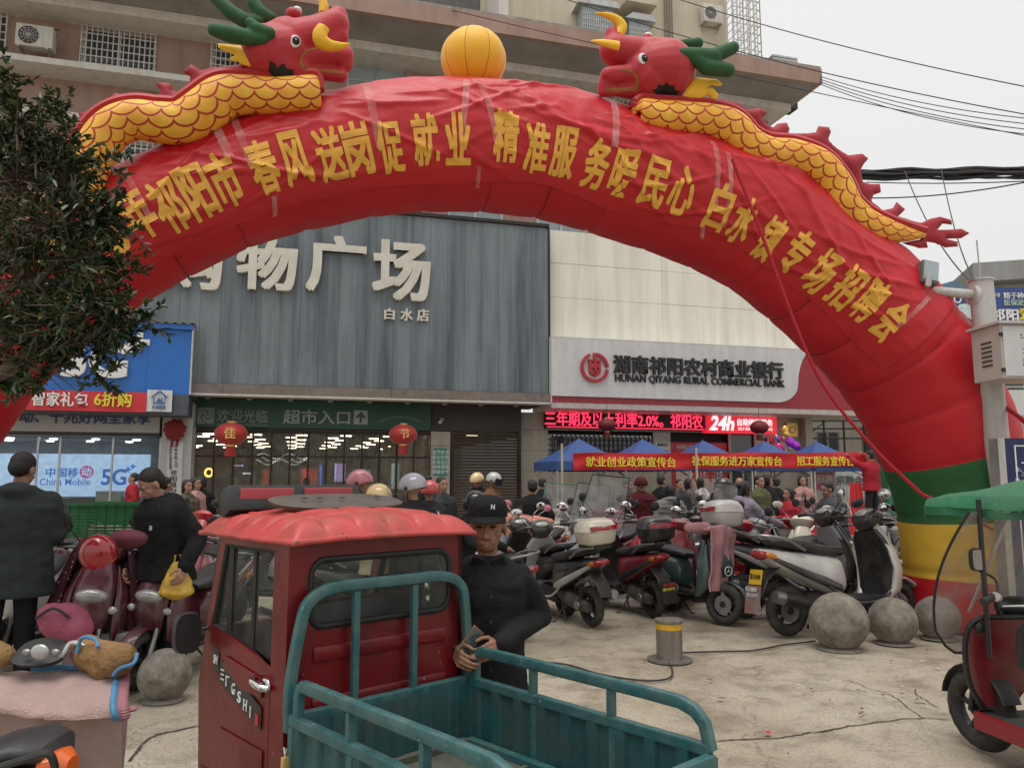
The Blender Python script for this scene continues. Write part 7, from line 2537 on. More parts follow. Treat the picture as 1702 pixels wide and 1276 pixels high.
m_lens = mat('clear_lens', (0.42, 0.42, 0.40), 0.08, 0.3, var=0.2, bump=0.3, bscale=60)
m_tail = mat('red_lens', (0.33, 0.01, 0.02), 0.12, bump=0.1, coat=0.6)
m_amber = mat('amber_lens', (0.60, 0.20, 0.02), 0.15, bump=0)
def paint(name, col, dirt=0.35):
 return mat('paint_' + name, col, 0.28, var=0.05, bump=0.03, coat=0.6, dirt=(0.20, 0.17, 0.13), dirt_amt=dirt, dirt_scale=4)
def wheel(par, x, r=.22, w=.05, steer=0.0, rimm=None):
 M0 = Matrix.Translation((x, 0, r)) @ Matrix.Rotation(steer, 4, 'Z') @ Matrix.Rotation(PI / 2, 4, 'X')
 prof = []
 b = MB()
 vs_, n, m = [], 40, 14
 for i in range(n):
  a = 2 * PI * i / n
  for k in range(m):
   c = 2 * PI * k / m
   rr = (r - w) + w * math.cos(c) * (1 if math.cos(c) < 0 else 1.0)
   groove = 1 - .02 * (1 if (i % 2 and abs(math.sin(c)) > .3 and math.cos(c) > 0) else 0)
   vs_.append(M0 @ Vector((rr * groove * math.cos(a), rr * groove * math.sin(a), w * .95 * math.sin(c))))
 b.add(vs_, [(i * m + k, ((i + 1) % n) * m + k, ((i + 1) % n) * m + (k + 1) % m, i * m + (k + 1) % m) for i in range(n) for k in range(m)])
 o = b.build('wheel', m_tyre, par, ang=50)
 b = MB()
 ri = r - w * 1.7
 b.tube([M0 @ Vector((ri * math.cos(a), ri * math.sin(a), 0)) for a in [2 * PI * k / 32 for k in range(32)]], .020, 8, closed=True)
 for k in range(5):
  a = 2 * PI * k / 5
  b.bar(M0 @ Vector((.02 * math.cos(a), .02 * math.sin(a), 0)), M0 @ Vector((ri * math.cos(a + .25), ri * math.sin(a + .25), 0)), .022, .03, up=M0.to_3x3() @ Vector((0, 0, 1)))
 b.cyl(M0 @ Vector((0, 0, -.05)), M0 @ Vector((0, 0, .05)), .035)
 b.build('rim', rimm or m_rim, o)
 b = MB().cyl(M0 @ Vector((0, 0, .038)), M0 @ Vector((0, 0, .044)), ri * .72, n=24)
 b.build('brake_disc', m_alum, o)
def scooter(label, x, y, head, body_, inner=None, s=1.0, box=None, screen=False, plate=None, blanket=None, mirrors='round', badge=False, seatm=None, steer=0.0, boxred=True, lean=5, mudflap=None, mirm=None, tailw=1.0, headlamp='wide', basket=None, cover=None, wheel_r=.22, dark_bar=False):
 """one scooter, front towards +X of its own frame"""
 t = thing('scooter', label, 'scooter', (x, y, 0), R(head), 'scooters parked on the square')
 t.scale = (s, s, s)
 t.rotation_euler = (R(-lean), 0, R(head))
 inner = inner or m_dplast
 fx, rx = .63, -.62
 wr = wheel_r
 wheel(t, rx, wr)
 wheel(t, fx, wr, .048, steer)
 S = Matrix.Translation((.45, 0, 0)) @ Matrix.Rotation(steer, 4, 'Z') @ Matrix.Translation((-.45, 0, 0))
 b = MB()
 for sy in (-1, 1):
  b.tube([S @ Vector((fx, sy * .075, wr)), S @ Vector((.54, sy * .075, .50)), S @ Vector((.50, sy * .05, .62))], .020, 8)
 b.build('fork', m_alum, t)
 b = MB()
 secs = []
 for k in range(9):
  a = R(-12 + 160 * k / 8)
  c = S @ (Vector((fx, 0, wr)) + Vector((math.cos(a), 0, math.sin(a))) * (wr + .022))
  secs.append((c, S.to_3x3() @ Vector((0, .062 * (1 - .25 * (k / 8)), 0)), S.to_3x3() @ Vector((math.cos(a), 0, math.sin(a))) * .014))
 b.loft(secs, 14, 2.6)
 b.build('front_fender', body_, t)
 # apron / leg shield
 b = MB()
 secs = []
 for z, cx, wy, th in ((.38, .50, .07, .03), (.44, .54, .10, .04), (.54, .56, .125, .055), (.66, .545, .14, .065), (.76, .505, .14, .065), (.86, .455, .12, .055), (.94, .415, .09, .045)):
  secs.append(((cx, 0, z), Vector((0, wy, 0)), Vector((th, 0, .02)), 2.2 if z < .8 else 2.6))
 b.loft(secs, 28)
 b.build('front_apron', body_, t)
 b = MB()
 secs = []
 for z, cx, wy in ((.30, .40, .17), (.40, .43, .225), (.55, .445, .235), (.70, .42, .225), (.82, .385, .19), (.90, .36, .13)):
  secs.append(((cx, 0, z), Vector((0, wy, 0)), Vector((.030, 0, .01)), 3.0))
 b.loft(secs, 28)
 b.build('leg_shield', inner, t)
 for sy in (-1, 1):     # coloured wings beside the shield
  b = MB()
  b.loft([((.36, sy * .16, .27), Vector((0, .03, 0)), Vector((.05, 0, 0))), ((.47, sy * .185, .37), Vector((0, .036, .0)), Vector((.07, sy * -.02, 0))), ((.50, sy * .195, .55), Vector((0, .034, .01)), Vector((.075, sy * -.03, 0))), ((.455, sy * .19, .72), Vector((0, .030, .01)), Vector((.070, sy * -.03, 0))), ((.40, sy * .12, .90), Vector((0, .012, 0)), Vector((.03, 0, 0)))], 14)
  b.build('side_wing', body_, t)
 # head lamp
 if badge:
  b = MB().loft([((.655, 0, .585), Vector((0, .055, 0)), Vector((0, 0, .045))), ((.672, 0, .585), Vector((0, .052, 0)), Vector((0, 0, .042)))], 24, 2.6)
  bo = b.build('badge_lamp', m_black, t)
  b = MB().tube([(.676, .050 * math.cos(a), .588 + .044 * math.sin(a) * (1 if math.sin(a) > 0 else 1.25)) for a in [2 * PI * k / 24 for k in range(24)]], .005, 6, closed=True)
  for k in range(3):
   a = PI / 2 + 2 * PI * k / 3
   b.bar((.678, 0, .585), (.678, .026 * math.cos(a), .585 + .026 * math.sin(a)), .006, .006)
  b.build('badge_ring', m_wprint, bo)
 else:
  b = MB().ell((.60, 0, .70), (.055, .115 if headlamp == 'wide' else .08, .05), 20, Matrix.Rotation(R(-35), 3, 'Y'))
  b.build('headlight', m_lens, t)
  for sy in (-1, 1):
   MB().ell((.575, sy * .15, .60), (.025, .035, .03), 12).build('turn_signal', m_amber if False else m_lens, t)
 # floor board
 MB().box(-.02, .43, -.17, .17, .27, .315).box(-.10, .44, -.13, .13, .21, .268).build('floorboard', m_dplast, t, bevel=.012)
 b = MB()
 for sy in (-1, 1):
  b.tube(spline([(-.28, sy * .17, .42), (-.08, sy * .19, .285), (.25, sy * .19, .275), (.42, sy * .20, .36)], 14), .014, 8)
 b.build('side_strip', m_alum if tailw < 1 else inner, t)
 # handlebar cover with dash
 b = MB()
 b.loft([S @ Vector(q) if False else (S @ Vector(q[0]), S.to_3x3() @ Vector(q[1]), S.to_3x3() @ Vector(q[2])) for q in
   (((.36, 0, .90), (0, .075, 0), (.05, 0, .0)), ((.385, 0, .97), (0, .15, 0), (.085, 0, .02)), ((.385, 0, 1.03), (0, .165, 0), (.085, 0, .03)), ((.37, 0, 1.075), (0, .115, 0), (.05, 0, .025)))], 24, 2.5)
 b.build('handlebar_cover', inner if (badge or dark_bar) else body_, t)
 MB().ell(S @ Vector((.340, 0, 1.055)), (.045, .085, .02), 16, (S.to_3x3() @ Matrix.Rotation(R(-35), 3, 'Y'))).build('dash', m_lens, t)
 hb = MB()
 for sy in (-1, 1):
  hb.tube([S @ Vector((.37, sy * .10, 1.02)), S @ Vector((.34, sy * .22, 1.035)), S @ Vector((.30, sy * .30, 1.025))], .012, 8)
  hb.tube([S @ Vector((.38, sy * .18, 1.03)), S @ Vector((.40, sy * .24, 1.03)), S @ Vector((.365, sy * .34, 1.015))], .006, 6)
 hb.build('handlebar', m_alum, t)
 for sy in (-1, 1):
  MB().tube([S @ Vector((.325, sy * .245, 1.033)), S @ Vector((.285, sy * .355, 1.02))], .019, 10).build('grip', m_rubber, t)
 if mirrors != 'no':
  for sy in (-1, 1):
   tip = S @ Vector((.36, sy * .33, 1.22))
   MB().tube(spline([S @ Vector((.36, sy * .17, 1.04)), S @ Vector((.39, sy * .24, 1.13)), tip - Vector((0, 0, .02))], 8), .006, 6).build('mirror_stem', m_chrome if mirm else m_black, t)
   Mm = S.to_3x3() @ Matrix.Rotation(sy * R(-10), 3, 'Z')
   r1 = (.013, .075, .048) if mirrors == 'wide' else (.013, .055, .060)
   mo = MB().ell(tip, r1, 18, Mm).build('mirror', mirm or m_black, t)
   MB().ell(tip - Mm @ Vector((.0095, 0, 0)), (.0055, r1[1] * .86, r1[2] * .86), 18, Mm).build('mirror_glass', m_mirror, mo)
 # rear body
 b = MB()
 secs = []
 for x_, zc, wy, hz_ in ((-.02, .46, .10, .10), (-.08, .50, .145, .17), (-.22, .53, .165, .175), (-.40, .575, .165, .145), (-.58, .625, .145, .11), (-.76, .68, .11, .075), (-.90, .73, .06, .035)):
  secs.append(((x_, 0, zc), Vector((0, wy * tailw, 0)), Vector((0, 0, hz_)), 2.7))
 b.loft(secs, 28)
 b.build('rear_body', body_, t)
 for sy in (-1, 1):
  b = MB()
  b.loft([((-.12, sy * .15, .40), Vector((0, .015, 0)), Vector((0, 0, .03))), ((-.30, sy * .165, .46), Vector((0, .02, 0)), Vector((0, 0, .045))), ((-.55, sy * .15, .56), Vector((0, .018, 0)), Vector((0, 0, .035))), ((-.80, sy * .095, .68), Vector((0, .012, 0)), Vector((0, 0, .02)))], 12)
  b.build('side_trim', inner, t)
 b = MB()
 secs = []
 for x_, zc, wy, hz_ in ((.01, .70, .07, .02), (-.04, .715, .125, .045), (-.20, .725, .145, .055), (-.34, .745, .15, .055), (-.42, .775, .155, .055), (-.58, .80, .14, .05), (-.72, .82, .11, .04), (-.78, .82, .06, .02)):
  secs.append(((x_, 0, zc), Vector((0, wy, 0)), Vector((0, 0, hz_)), 2.8))
 b.loft(secs, 26)
 b.build('seat', seatm or m_seat, t)
 MB().loft([((-.84, 0, .70), Vector((0, .10, 0)), Vector((.03, 0, .035))), ((-.90, 0, .725), Vector((0, .085, 0)), Vector((.02, 0, .032))), ((-.925, 0, .73), Vector((0, .05, 0)), Vector((.01, 0, .018)))], 18, 2.4).build('tail_light', m_tail, t)
 for sy in (-1, 1):
  MB().ell((-.82, sy * .105, .70), (.06, .018, .028), 12, Matrix.Rotation(R(16), 3, 'Y')).build('turn_signal', m_amber, t)
 b = MB()
 for sy in (-1, 1):
  b.tube(spline([(-.50, sy * .16, .74), (-.70, sy * .17, .84), (-.88, sy * .12, .875), (-.94, 0, .88)], 14), .013, 8)
 b.build('grab_rail', m_alum, t)
 # rear mudguard, engine, exhaust
 b = MB()
 b.loft([((-.72, 0, .60), Vector((0, .085, 0)), Vector((.012, 0, 0))), ((-.86, 0, .50), Vector((0, .085, 0)), Vector((.012, 0, .004))), ((-.93, 0, .36), Vector((0, .075, 0)), Vector((.010, 0, .002)))], 14, 3.2)
 b.build('mudguard', m_dplast, t)
 MB().loft([((-.05, .02, .30), Vector((0, .07, 0)), Vector((0, 0, .07))), ((-.30, .05, .28), Vector((0, .09, 0)), Vector((0, 0, .09))), ((-.55, .10, .25), Vector((0, .045, 0)), Vector((0, 0, .08))), ((-.72, .10, .23), Vector((0, .04, 0)), Vector((0, 0, .05)))], 18, 2.8).build('engine_case', m_engine, t)
 MB().cyl((-.56, .12, .24), (-.56, .155, .24), .055, .045, 18).build('case_cover', m_alum, t)
 b = MB()
 for k in range(14):
  a = 2 * PI * k / 14
 pts = []
 for k in range(60):
  a = 2 * PI * k / 10
  pts.append((-.60 - .06 * k / 60 + .03 * math.cos(a), .12 + .03 * math.sin(a), .30 + .26 * k / 60))
 b.tube(pts, .005, 5)
 b.build('shock_spring', m_rim, t)
 b = MB().tube(spline([(-.15, -.07, .22), (-.30, -.12, .20), (-.42, -.14, .26)], 8), .015, 8)
 b.tube([(-.40, -.145, .25), (-.45, -.15, .265), (-.80, -.155, .345), (-.84, -.155, .355)], [.025, .052, .056, .045], 16)
 b.build('exhaust', m_dplast, t)
 MB().tube([(-.78, -.155, .34), (-.86, -.155, .358)], [.058, .050], 16).build('exhaust_tip', m_alum, t)
 MB().tube([(-.12, -.03, .24), (-.16, .20, .02)], .010, 6).tube([(-.16, .20, .02), (-.13, .24, .006)], .010, 6).build('side_stand', m_black, t)
 MB().tube([(-.22, .12, .22), (-.30, .14, .03)], .012, 6).tube([(-.22, -.12, .22), (-.30, -.14, .03)], .012, 6).build('centre_stand', m_black, t)
 if plate:
  pl = MB().box(-.002, .002, -.085, .085, -.065, .065, Matrix.Translation((-.925, 0, .52)) @ Matrix.Rotation(R(14), 4, 'Y')).build('number_plate', mat('yellow_plate', (0.66, 0.40, 0.02), 0.5), t, smooth=False)
  txt(plate, .07, m_blet, pl, (-.932, 0, .52), .002, .01, width=.14, height=.07, M=Matrix.Rotation(R(-90), 4, 'Z'))
 if mudflap:
  mf = MB().box(-.003, .003, -.10, .10, -.15, .09, Matrix.Translation((-.97, 0, .36)) @ Matrix.Rotation(R(10), 4, 'Y')).build('mud_flap', m_black if mudflap == 1 else mat('red_grey_flap', (0.2, 0.17, 0.16), 0.7, dirt=(0.3, 0.03, 0.03), dirt_amt=0.5), t, smooth=False)
  for k, (ss, mm) in enumerate((('售后服务', m_poster), ('摩托车行', m_yel), ('13907468', m_yel), ('85219036', m_yel))):
   txt(ss, .05, mm if mudflap == 1 else m_wprint, mf, (-.985 + .009 * k, 0, .42 - .05 * k), .002, .012, width=.16, height=.036, M=Matrix.Rotation(R(-90), 4, 'Z'))
 if box:
  bz = .90
  c = Matrix.Translation((-.80, 0, bz))
  b = MB()
  b.loft([(c @ Vector((0, 0, .0)), Vector((.13, 0, 0)), Vector((0, .15, 0))), (c @ Vector((0, 0, .03)), Vector((.17, 0, 0)), Vector((0, .19, 0))), (c @ Vector((0, 0, .14)), Vector((.19, 0, 0)), Vector((0, .215, 0)))], 30, 3.2)
  bo = b.build('top_box', box, t, ang=50)
  b = MB()
  b.loft([(c @ Vector((0, 0, .145)), Vector((.195, 0, 0)), Vector((0, .22, 0))), (c @ Vector((0, 0, .20)), Vector((.185, 0, 0)), Vector((0, .21, 0))), (c @ Vector((0, 0, .25)), Vector((.15, 0, 0)), Vector((0, .17, 0))), (c @ Vector((0, 0, .275)), Vector((.09, 0, 0)), Vector((0, .11, 0))), (c @ Vector((0, 0, .28)), Vector((.01, 0, 0)), Vector((0, .01, 0)))], 30, 2.9)
  b.build('lid', box, bo, ang=50)
  if boxred:
   b = MB()
   b.grid(lambda a, q: c @ Vector((-.1975 * math.cos(-.0 + .0) * (1 - .12 * (abs(a - .5) * 2) ** 3) + .004 - .0 + .012 * q * q, (a - .5) * .34, .155 + .05 * q)), 12, 3)
   b.build('reflector', m_tail, bo, solid=.004)
  MB().box(-.95, -.60, -.10, .10, bz - .04, bz - .005).build('box_rack', m_black, t, bevel=.005)
 if screen:
  b = MB()
  b.grid(lambda a, q: S @ Vector((.50 + .06 * (1 - (2 * a - 1) ** 2) - .26 * q, (a - .5) * (.62 - .10 * q), .90 + .62 * q)), 14, 10)
  wo = b.build('windscreen', m_perspex, t, ang=80)
  b = MB()
  ed = [S @ Vector((.50 + .06 * (1 - (2 * a - 1) ** 2) - .26, (a - .5) * .52, 1.52)) for a in [k / 14 for k in range(15)]]
  b.tube(ed, .008, 6)
  for a in (0, 1):
   b.tube([S @ Vector((.50 - .26 * q, (a - .5) * (.62 - .10 * q), .90 + .62 * q)) for q in (0, .5, 1)], .007, 6)
  b.build('screen_edge', screen if not isinstance(screen, bool) else m_black, wo)
 if blanket:
  b = MB()
  def bl(a, q):
   ya = (a - .5) * .70
   xx = .60 - .10 * abs(a - .5) + (-.34 * max(0, .30 - q) if q < .30 else 0.0) + .03 * noise.noise((a * 5, q * 5, label.__len__()))
   zz = 1.085 - (.0 if q < .25 else (q - .25) * .95) - .05 * abs(a - .5) * 2 * (1 if q < .25 else .4)
   return S @ Vector((xx + .015 * math.sin(a * 22 + q * 3), ya * (1 - .25 * q), zz + .02 * noise.noise((a * 6, q * 4, 2))))
  b.grid(bl, 30, 26)
  b.build('wind_blanket', blanket, t, solid=.02, ang=70)
  for sy in (-1, 1):
   b = MB().cap(S @ Vector((.40, sy * .16, 1.03)), S @ Vector((.30, sy * .36, 1.02)), .075, .06, 14)
   blob(b, 'hand_muff', blanket, t, vox=.02, smooth=2)
 if cover:
  b = MB()
  def cf(a, q):
   an = PI * .27 + a * PI * 1.46
   rr = .15 + .22 * q ** .75
   return Vector((.34 + rr * .60 * math.cos(an) + .02 * noise.noise((a * 7, q * 6, 1)), rr * math.sin(an) * 1.0 + .02 * math.sin(a * 40) * q, 1.09 - .66 * q ** 1.4 + .03 * noise.noise((a * 5, q * 5, 3))))
  b.grid(cf, 60, 26)
  b.build('polka_dot_cover', cover, t, solid=.008, ang=70)
 return t
pw = paint('white', (0.62, 0.61, 0.58), 0.3)
pb_ = paint('black', (0.018, 0.018, 0.020), 0.3)
pr = paint('dark_red', (0.20, 0.010, 0.022), 0.3)
pbr = paint('bright_red', (0.42, 0.015, 0.025), 0.3)
pg = paint('teal_grey', (0.045, 0.085, 0.085), 0.15)
pcr = paint('cream', (0.66, 0.62, 0.50), 0.2)
psl = paint('silver', (0.30, 0.30, 0.31), 0.3)
pbu = paint('burgundy', (0.085, 0.012, 0.024), 0.35)
ppk = paint('pink', (0.55, 0.18, 0.22), 0.2)
pbl = paint('blue', (0.03, 0.08, 0.25), 0.2)
m_pinkb = mat('pink_quilt', (0.42, 0.20, 0.21), 0.75, var=0.12, bump=0.6, bscale=16, bdist=0.02, sheen=0.1)
def G(u, v):
 q = gp(u, v)
 return q.x, q.y
def by_rear(u, v, head, s=1.0):
 """place by the contact point of the rear wheel"""
 x, y = G(u, v)
 a = R(head)
 return x + .62 * s * math.cos(a), y + .62 * s * math.sin(a), head
def by_front(u, v, head, s=1.0):
 x, y = G(u, v)
 a = R(head)
 return x - .63 * s * math.cos(a), y - .63 * s * math.sin(a), head
# nearest row, right half
x, y, h = by_rear(985, 1041, 118)
scooter('dusty black and white scooter with a cream top box seen from behind', x, y, h, pb_, inner=paint('dirty_white', (0.45, 0.44, 0.40), 0.5), box=pcr, mirm=pcr, mirrors='wide', lean=4)
x, y, h = by_rear(1088, 1026, 112)
scooter('dark red scooter with a black top box and a lettered mud flap', x, y, h, pr, inner=m_dplast, box=pb_, mudflap=1, mirrors='round', lean=4)
x, y, h = by_front(1203, 1038, -63)
scooter('teal grey electric scooter with a pink quilted blanket over its handlebar', x, y, h, pg, inner=m_dplast, blanket=m_pinkb, badge=True, steer=R(22), mirrors='round')
x, y, h = by_rear(1312, 1057, 20, 1.16)
scooter('large white scooter seen from its side with yellow number plate', x, y, h, pw, inner=pb_, s=1.16, plate='祁10109', mudflap=2, mirrors='wide', mirm=pcr, steer=R(-8), lean=4, dark_bar=True)
x, y, h = by_rear(1246, 1027, 12, 1.08)
scooter('black scooter with a big white top box behind the large white one', x, y, h, pb_, inner=psl, s=1.15, box=pw, mirrors='round')
scooter('red and silver scooter between the white top box and the arch foot', 4.15, 9.75, 20, pbr, inner=psl, mirrors='wide')
scooter('black scooter with round mirrors standing behind the elderly man', .35, 9.9, 118, pb_, mirrors='wide', mirm=pcr, blanket=None)
# rows behind: label, x, y, heading, colours, options
rows = [
 ('burgundy scooter with tall perspex screen under the leftmost tent', 1.25, 12.6, 250, pr, dict(screen=True, mirrors='round')),
 ('cream scooter with a tall perspex screen edged in green', .75, 13.6, 262, pcr, dict(screen=mat('green_edge', (0.02, 0.2, 0.14), 0.5), mirrors='round')),
 ('red scooter with wide mirrors next to the tall perspex screen', 1.85, 10.9, 255, pbr, dict(mirrors='wide', mirm=m_chrome)),
 ('dark red scooter with a slanted scratched windscreen', 1.40, 11.3, 240, pr, dict(screen=True, mirrors='round', s=1.08)),
 ('black scooter with silver trim in the second row', 2.55, 11.2, 262, pb_, dict(mirrors='round', inner=psl)),
 ('maroon scooter with a perspex screen below the middle tent', 3.25, 12.0, 255, pr, dict(screen=True, mirrors='round')),
 ('silver scooter beside the lilac hooded woman', 3.5, 10.5, 205, psl, dict(mirrors='round')),
 ('red scooter with black mirror behind the white top box', 2.95, 10.4, 250, pbr, dict(mirrors='round')),
 ('cream scooter with canvas bag behind the black saddle', 3.95, 11.2, 262, pcr, dict(mirrors='wide', mirm=pcr)),
 ('red and white sports scooter tail in front of the grey hooded man', 4.55, 10.9, 200, pbr, dict(mirrors='round', inner=pw)),
 ('silver scooter with oval mirror below the man on the ladder', 5.05, 10.2, 250, psl, dict(mirrors='wide', mirm=m_chrome)),
 ('black scooter next to the yellow band of the arch', 5.35, 11.4, 235, pb_, dict(mirrors='round')),
 ('dark scooter in the third row left of the bald man', 3.0, 13.2, 258, pb_, dict(mirrors='round')),
 ('burgundy scooter in the third row right of the bald man', 4.1, 13.4, 245, pr, dict(mirrors='wide')),
 ('white scooter in the third row near the crowd barrier', 5.2, 13.2, 262, pw, dict(mirrors='round')),
 ('black scooter with pink seat cover near the crowd barrier', 5.9, 12.6, 235, pb_, dict(mirrors='round', seatm=m_pinkb)),
 ('red scooter in the far row under the second tent', 2.2, 14.6, 265, pbr, dict(mirrors='round')),
 ('silver scooter in the far row under the fourth tent', 4.7, 15.3, 255, psl, dict(mirrors='round')),
 ('red scooter in front of the roller shutter', -.25, 12.0, 215, pbr, dict(mirrors='wide')),
 ('silver and black scooter behind the shoulder of the elderly man', -.05, 10.8, 235, psl, dict(mirrors='round', inner=pbl)),
 ('burgundy scooter with an orange quilted hand cover', .30, 11.6, 240, pr, dict(mirrors='wide', mirm=ppk, blanket=mat('orange_quilt', (0.55, 0.23, 0.15), 0.8, bump=0.5, bscale=15))),
 ('scooter ridden by the person in the black helmet with clear visor', -.62, 8.15, 165, pb_, dict(mirrors='round')),
 ('scooter ridden by the person in the pink helmet', -1.75, 8.9, 170, pbl, dict(mirrors='round')),
 ('dark scooter ridden by the person in the lilac grey helmet', -1.15, 7.85, 20, pb_, dict(mirrors='wide')),
 ('scooter with a teal rear box in front of the supermarket glass', -2.75, 9.6, 160, pb_, dict(box=paint('teal_box', (0.06, 0.30, 0.32), 0.2), mirrors='round', boxred=False)),
 ('pink scooter with white trim left of the red cab roof', -3.15, 8.2, 262, ppk, dict(mirrors='wide', inner=pw, mirm=pw)),
 ('burgundy scooter seen between the yellow bag and the red cab', -2.78, 6.75, 262, pbu, dict(mirrors='wide')),
 ('white scooter behind the man in the slate jacket', -4.45, 7.2, 285, pw, dict(mirrors='round', inner=pbl)),
 ('scooter covered with a pink plaid quilt before the phone shop', -4.6, 9.2, 280, pb_, dict(mirrors='round', blanket=m_pinkb)),
 ('black scooter far back in front of the phone shop counter', -5.3, 11.0, 285, pb_, dict(mirrors='round')),
 ('pink scooter far back in front of the phone shop counter', -3.9, 11.4, 255, ppk, dict(mirrors='round')),
 ('red scooter far back before the white pillar', -5.0, 13.0, 265, pbr, dict(mirrors='round')),
]
rows += [
 ('grey scooter squeezed between the cream top box and the tall perspex screens', 1.0, 10.4, 245, psl, dict(mirrors='wide', mirm=m_chrome)),
 ('dark red scooter directly behind the black top box', 2.15, 10.4, 255, pr, dict(mirrors='round')),
 ('black scooter behind the pink quilted blanket', 3.0, 11.2, 250, pb_, dict(mirrors='wide', mirm=m_chrome)),
 ('white scooter with red helmet lamp in the second row right', 4.6, 11.9, 240, pw, dict(mirrors='round')),
 ('black scooter with a silver top box near the arch foot', 5.1, 9.5, 200, pb_, dict(mirrors='wide', box=psl)),
 ('burgundy scooter at the far end of the second row', 5.75, 10.6, 230, pr, dict(mirrors='round')),
 ('dark scooter in the back row below the man in the plain black coat', .9, 14.6, 262, pb_, dict(mirrors='round')),
 ('red scooter in the back row below the maroon hooded person', 1.7, 13.4, 258, pbr, dict(mirrors='round')),
 ('cream scooter in the back row below the fourth tent', 3.7, 14.5, 255, pcr, dict(mirrors='round')),
 ('pink scooter parked near the roller shutter', -.4, 14.2, 240, ppk, dict(mirrors='round')),
 ('dark scooter behind the polka dot covered one', -3.6, 9.0, 275, pb_, dict(mirrors='round')),
 ('burgundy scooter left of the green crate', -5.4, 9.3, 285, pbu, dict(mirrors='round')),
 ('black scooter beside the burgundy one near the yellow bag', -3.3, 8.0, 268, pb_, dict(mirrors='wide')),
 ('silver scooter in front of the supermarket glass', -3.5, 12.6, 265, psl, dict(mirrors='round')),
 ('black scooter in front of the supermarket glass', -2.3, 12.2, 255, pb_, dict(mirrors='round')),
]
for lb, x, y, hd_, pt, kw in rows:
 scooter(lb, x, y, hd_, pt, **kw)
# burgundy scooter at the left with polka dot cover and red helmet
def dots_mat():
 m = mat('dark_cover_cloth', (0.055, 0.008, 0.016), 0.7, bump=0.3, bscale=12)
 N, L = m.node_tree.nodes, m.node_tree.links
 b = N['Principled BSDF']
 v = N.new('ShaderNodeTexVoronoi')
 v.inputs['Scale'].default_value = 24
 v.inputs['Randomness'].default_value = 0.35
 tc = N.new('ShaderNodeTexCoord')
 L.new(tc.outputs['Object'], v.inputs['Vector'])
 lt = N.new('ShaderNodeMath')
 lt.operation = 'LESS_THAN'
 lt.inputs[1].default_value = 0.19
 L.new(v.outputs['Distance'], lt.inputs[0])
 mx = N.new('ShaderNodeMix')
 mx.data_type = 'RGBA'
 mx.inputs[6].default_value = (0.05, 0.007, 0.016, 1)
 mx.inputs[7].default_value = (0.45, 0.28, 0.28, 1)
 L.new(lt.outputs[0], mx.inputs[0])
 L.new(mx.outputs[2], b.inputs['Base Color'])
 return m
x, y, h = -3.40, 6.60, -75
sl_ = scooter('burgundy scooter facing the camera with a polka dot rain cover', x, y, h, pbu, inner=m_dplast, cover=dots_mat(), mirrors='round', s=1.03)
MB().tube(spline([(.62, -.17, .40), (.70, -.10, .385), (.72, 0, .38), (.70, .10, .385), (.62, .17, .40)], 16), .012, 8).build('chrome_guard', m_chrome, sl_)
q = at(172, 912, y - .95)
hl = thing('red_helmet', 'glossy dark red helmet hanging in front of the polka dot scooter cover', 'helmet', (q.x, q.y, q.z - .12))
MB().grid(lambda a, b: (.125 * math.sin(PI * .62 * b) * math.cos(2 * PI * a), .115 * math.sin(PI * .62 * b) * math.sin(2 * PI * a) * 1.1, .12 + .135 * math.cos(PI * .62 * b)), 32, 18).build('shell', mat('red_gloss', (0.33, 0.012, 0.018), 0.12, coat=0.8, bump=0), hl, rot=(R(35), 0, 0), ang=80)
MB().tube([(.10 * math.cos(a), .02 + .10 * math.sin(a), .09) for a in [2 * PI * k / 20 for k in range(20)]], .012, 8, closed=True).build('rubber_edge', m_black, hl)
q = at(212, 895, y - .75)
cu = thing('burgundy_cushion', 'burgundy folded cushion lying on the polka dot scooter handlebar', 'cushion', (q.x, q.y, q.z))
blob(MB().ell((0, 0, 0), (.15, .10, .07), 20), 'cushion', mat('burgundy_cloth', (0.12, 0.02, 0.035), 0.7, bump=.4, bscale=14), cu, vox=.012, smooth=2)
# pink bag on the block
q = at(108, 1022, 5.5)
bg_ = thing('pink_bag', 'bulging pink cloth bag lying beside the concrete block', 'bag', (q.x, q.y, q.z - .17))
bg_.scale = (.85, .85, .85)
b = MB().ell((0, 0, .15), (.20, .15, .15), 20).ell((.12, -.02, .10), (.12, .13, .11), 16).ell((-.10, 0, .2), (.12, .12, .10), 16)
blob(b, 'bag_body', mat('pink_bag_cloth', (0.33, 0.07, 0.12), 0.7, var=.15, bump=.7, bscale=9, bdist=.03), bg_, vox=.014, smooth=3)
MB().tube(spline([(-.15, -.14, .2), (0, -.17, .28), (.12, -.14, .2)], 12), .012, 7).build('strap', m_black, bg_)
# green basket tricycle in the left middle
q = at(195, 862, 8.6)
gb_ = thing('green_crate', 'green plastic crate on a scooter in front of the phone shop', 'crate', (q.x, q.y, q.z - .18))
b = MB()
for k in range(9):
 zz = .02 + k * .035
 for (a, c, d, e) in ((-.4, .4, -.25, -.235), (-.4, .4, .235, .25), (-.4, -.385, -.25, .25), (.385, .4, -.25, .25)):
  b.box(a, c, d, e, zz, zz + .026)
b.box(-.4, .4, -.25, .25, 0, .018)
for k in range(9):
 for d in (-.255, .24):
  b.box(-.4 + k * .0985, -.388 + k * .0985, d, d + .015, 0, .33)
b.box(-.42, .42, -.27, -.235, .33, .36).box(-.42, .42, .235, .27, .33, .36)
b.build('crate_body', mat('green_plastic', (0.012, 0.13, 0.04), 0.45), gb_, smooth=False)
gb_.location.z = max(0, gb_.location.z)
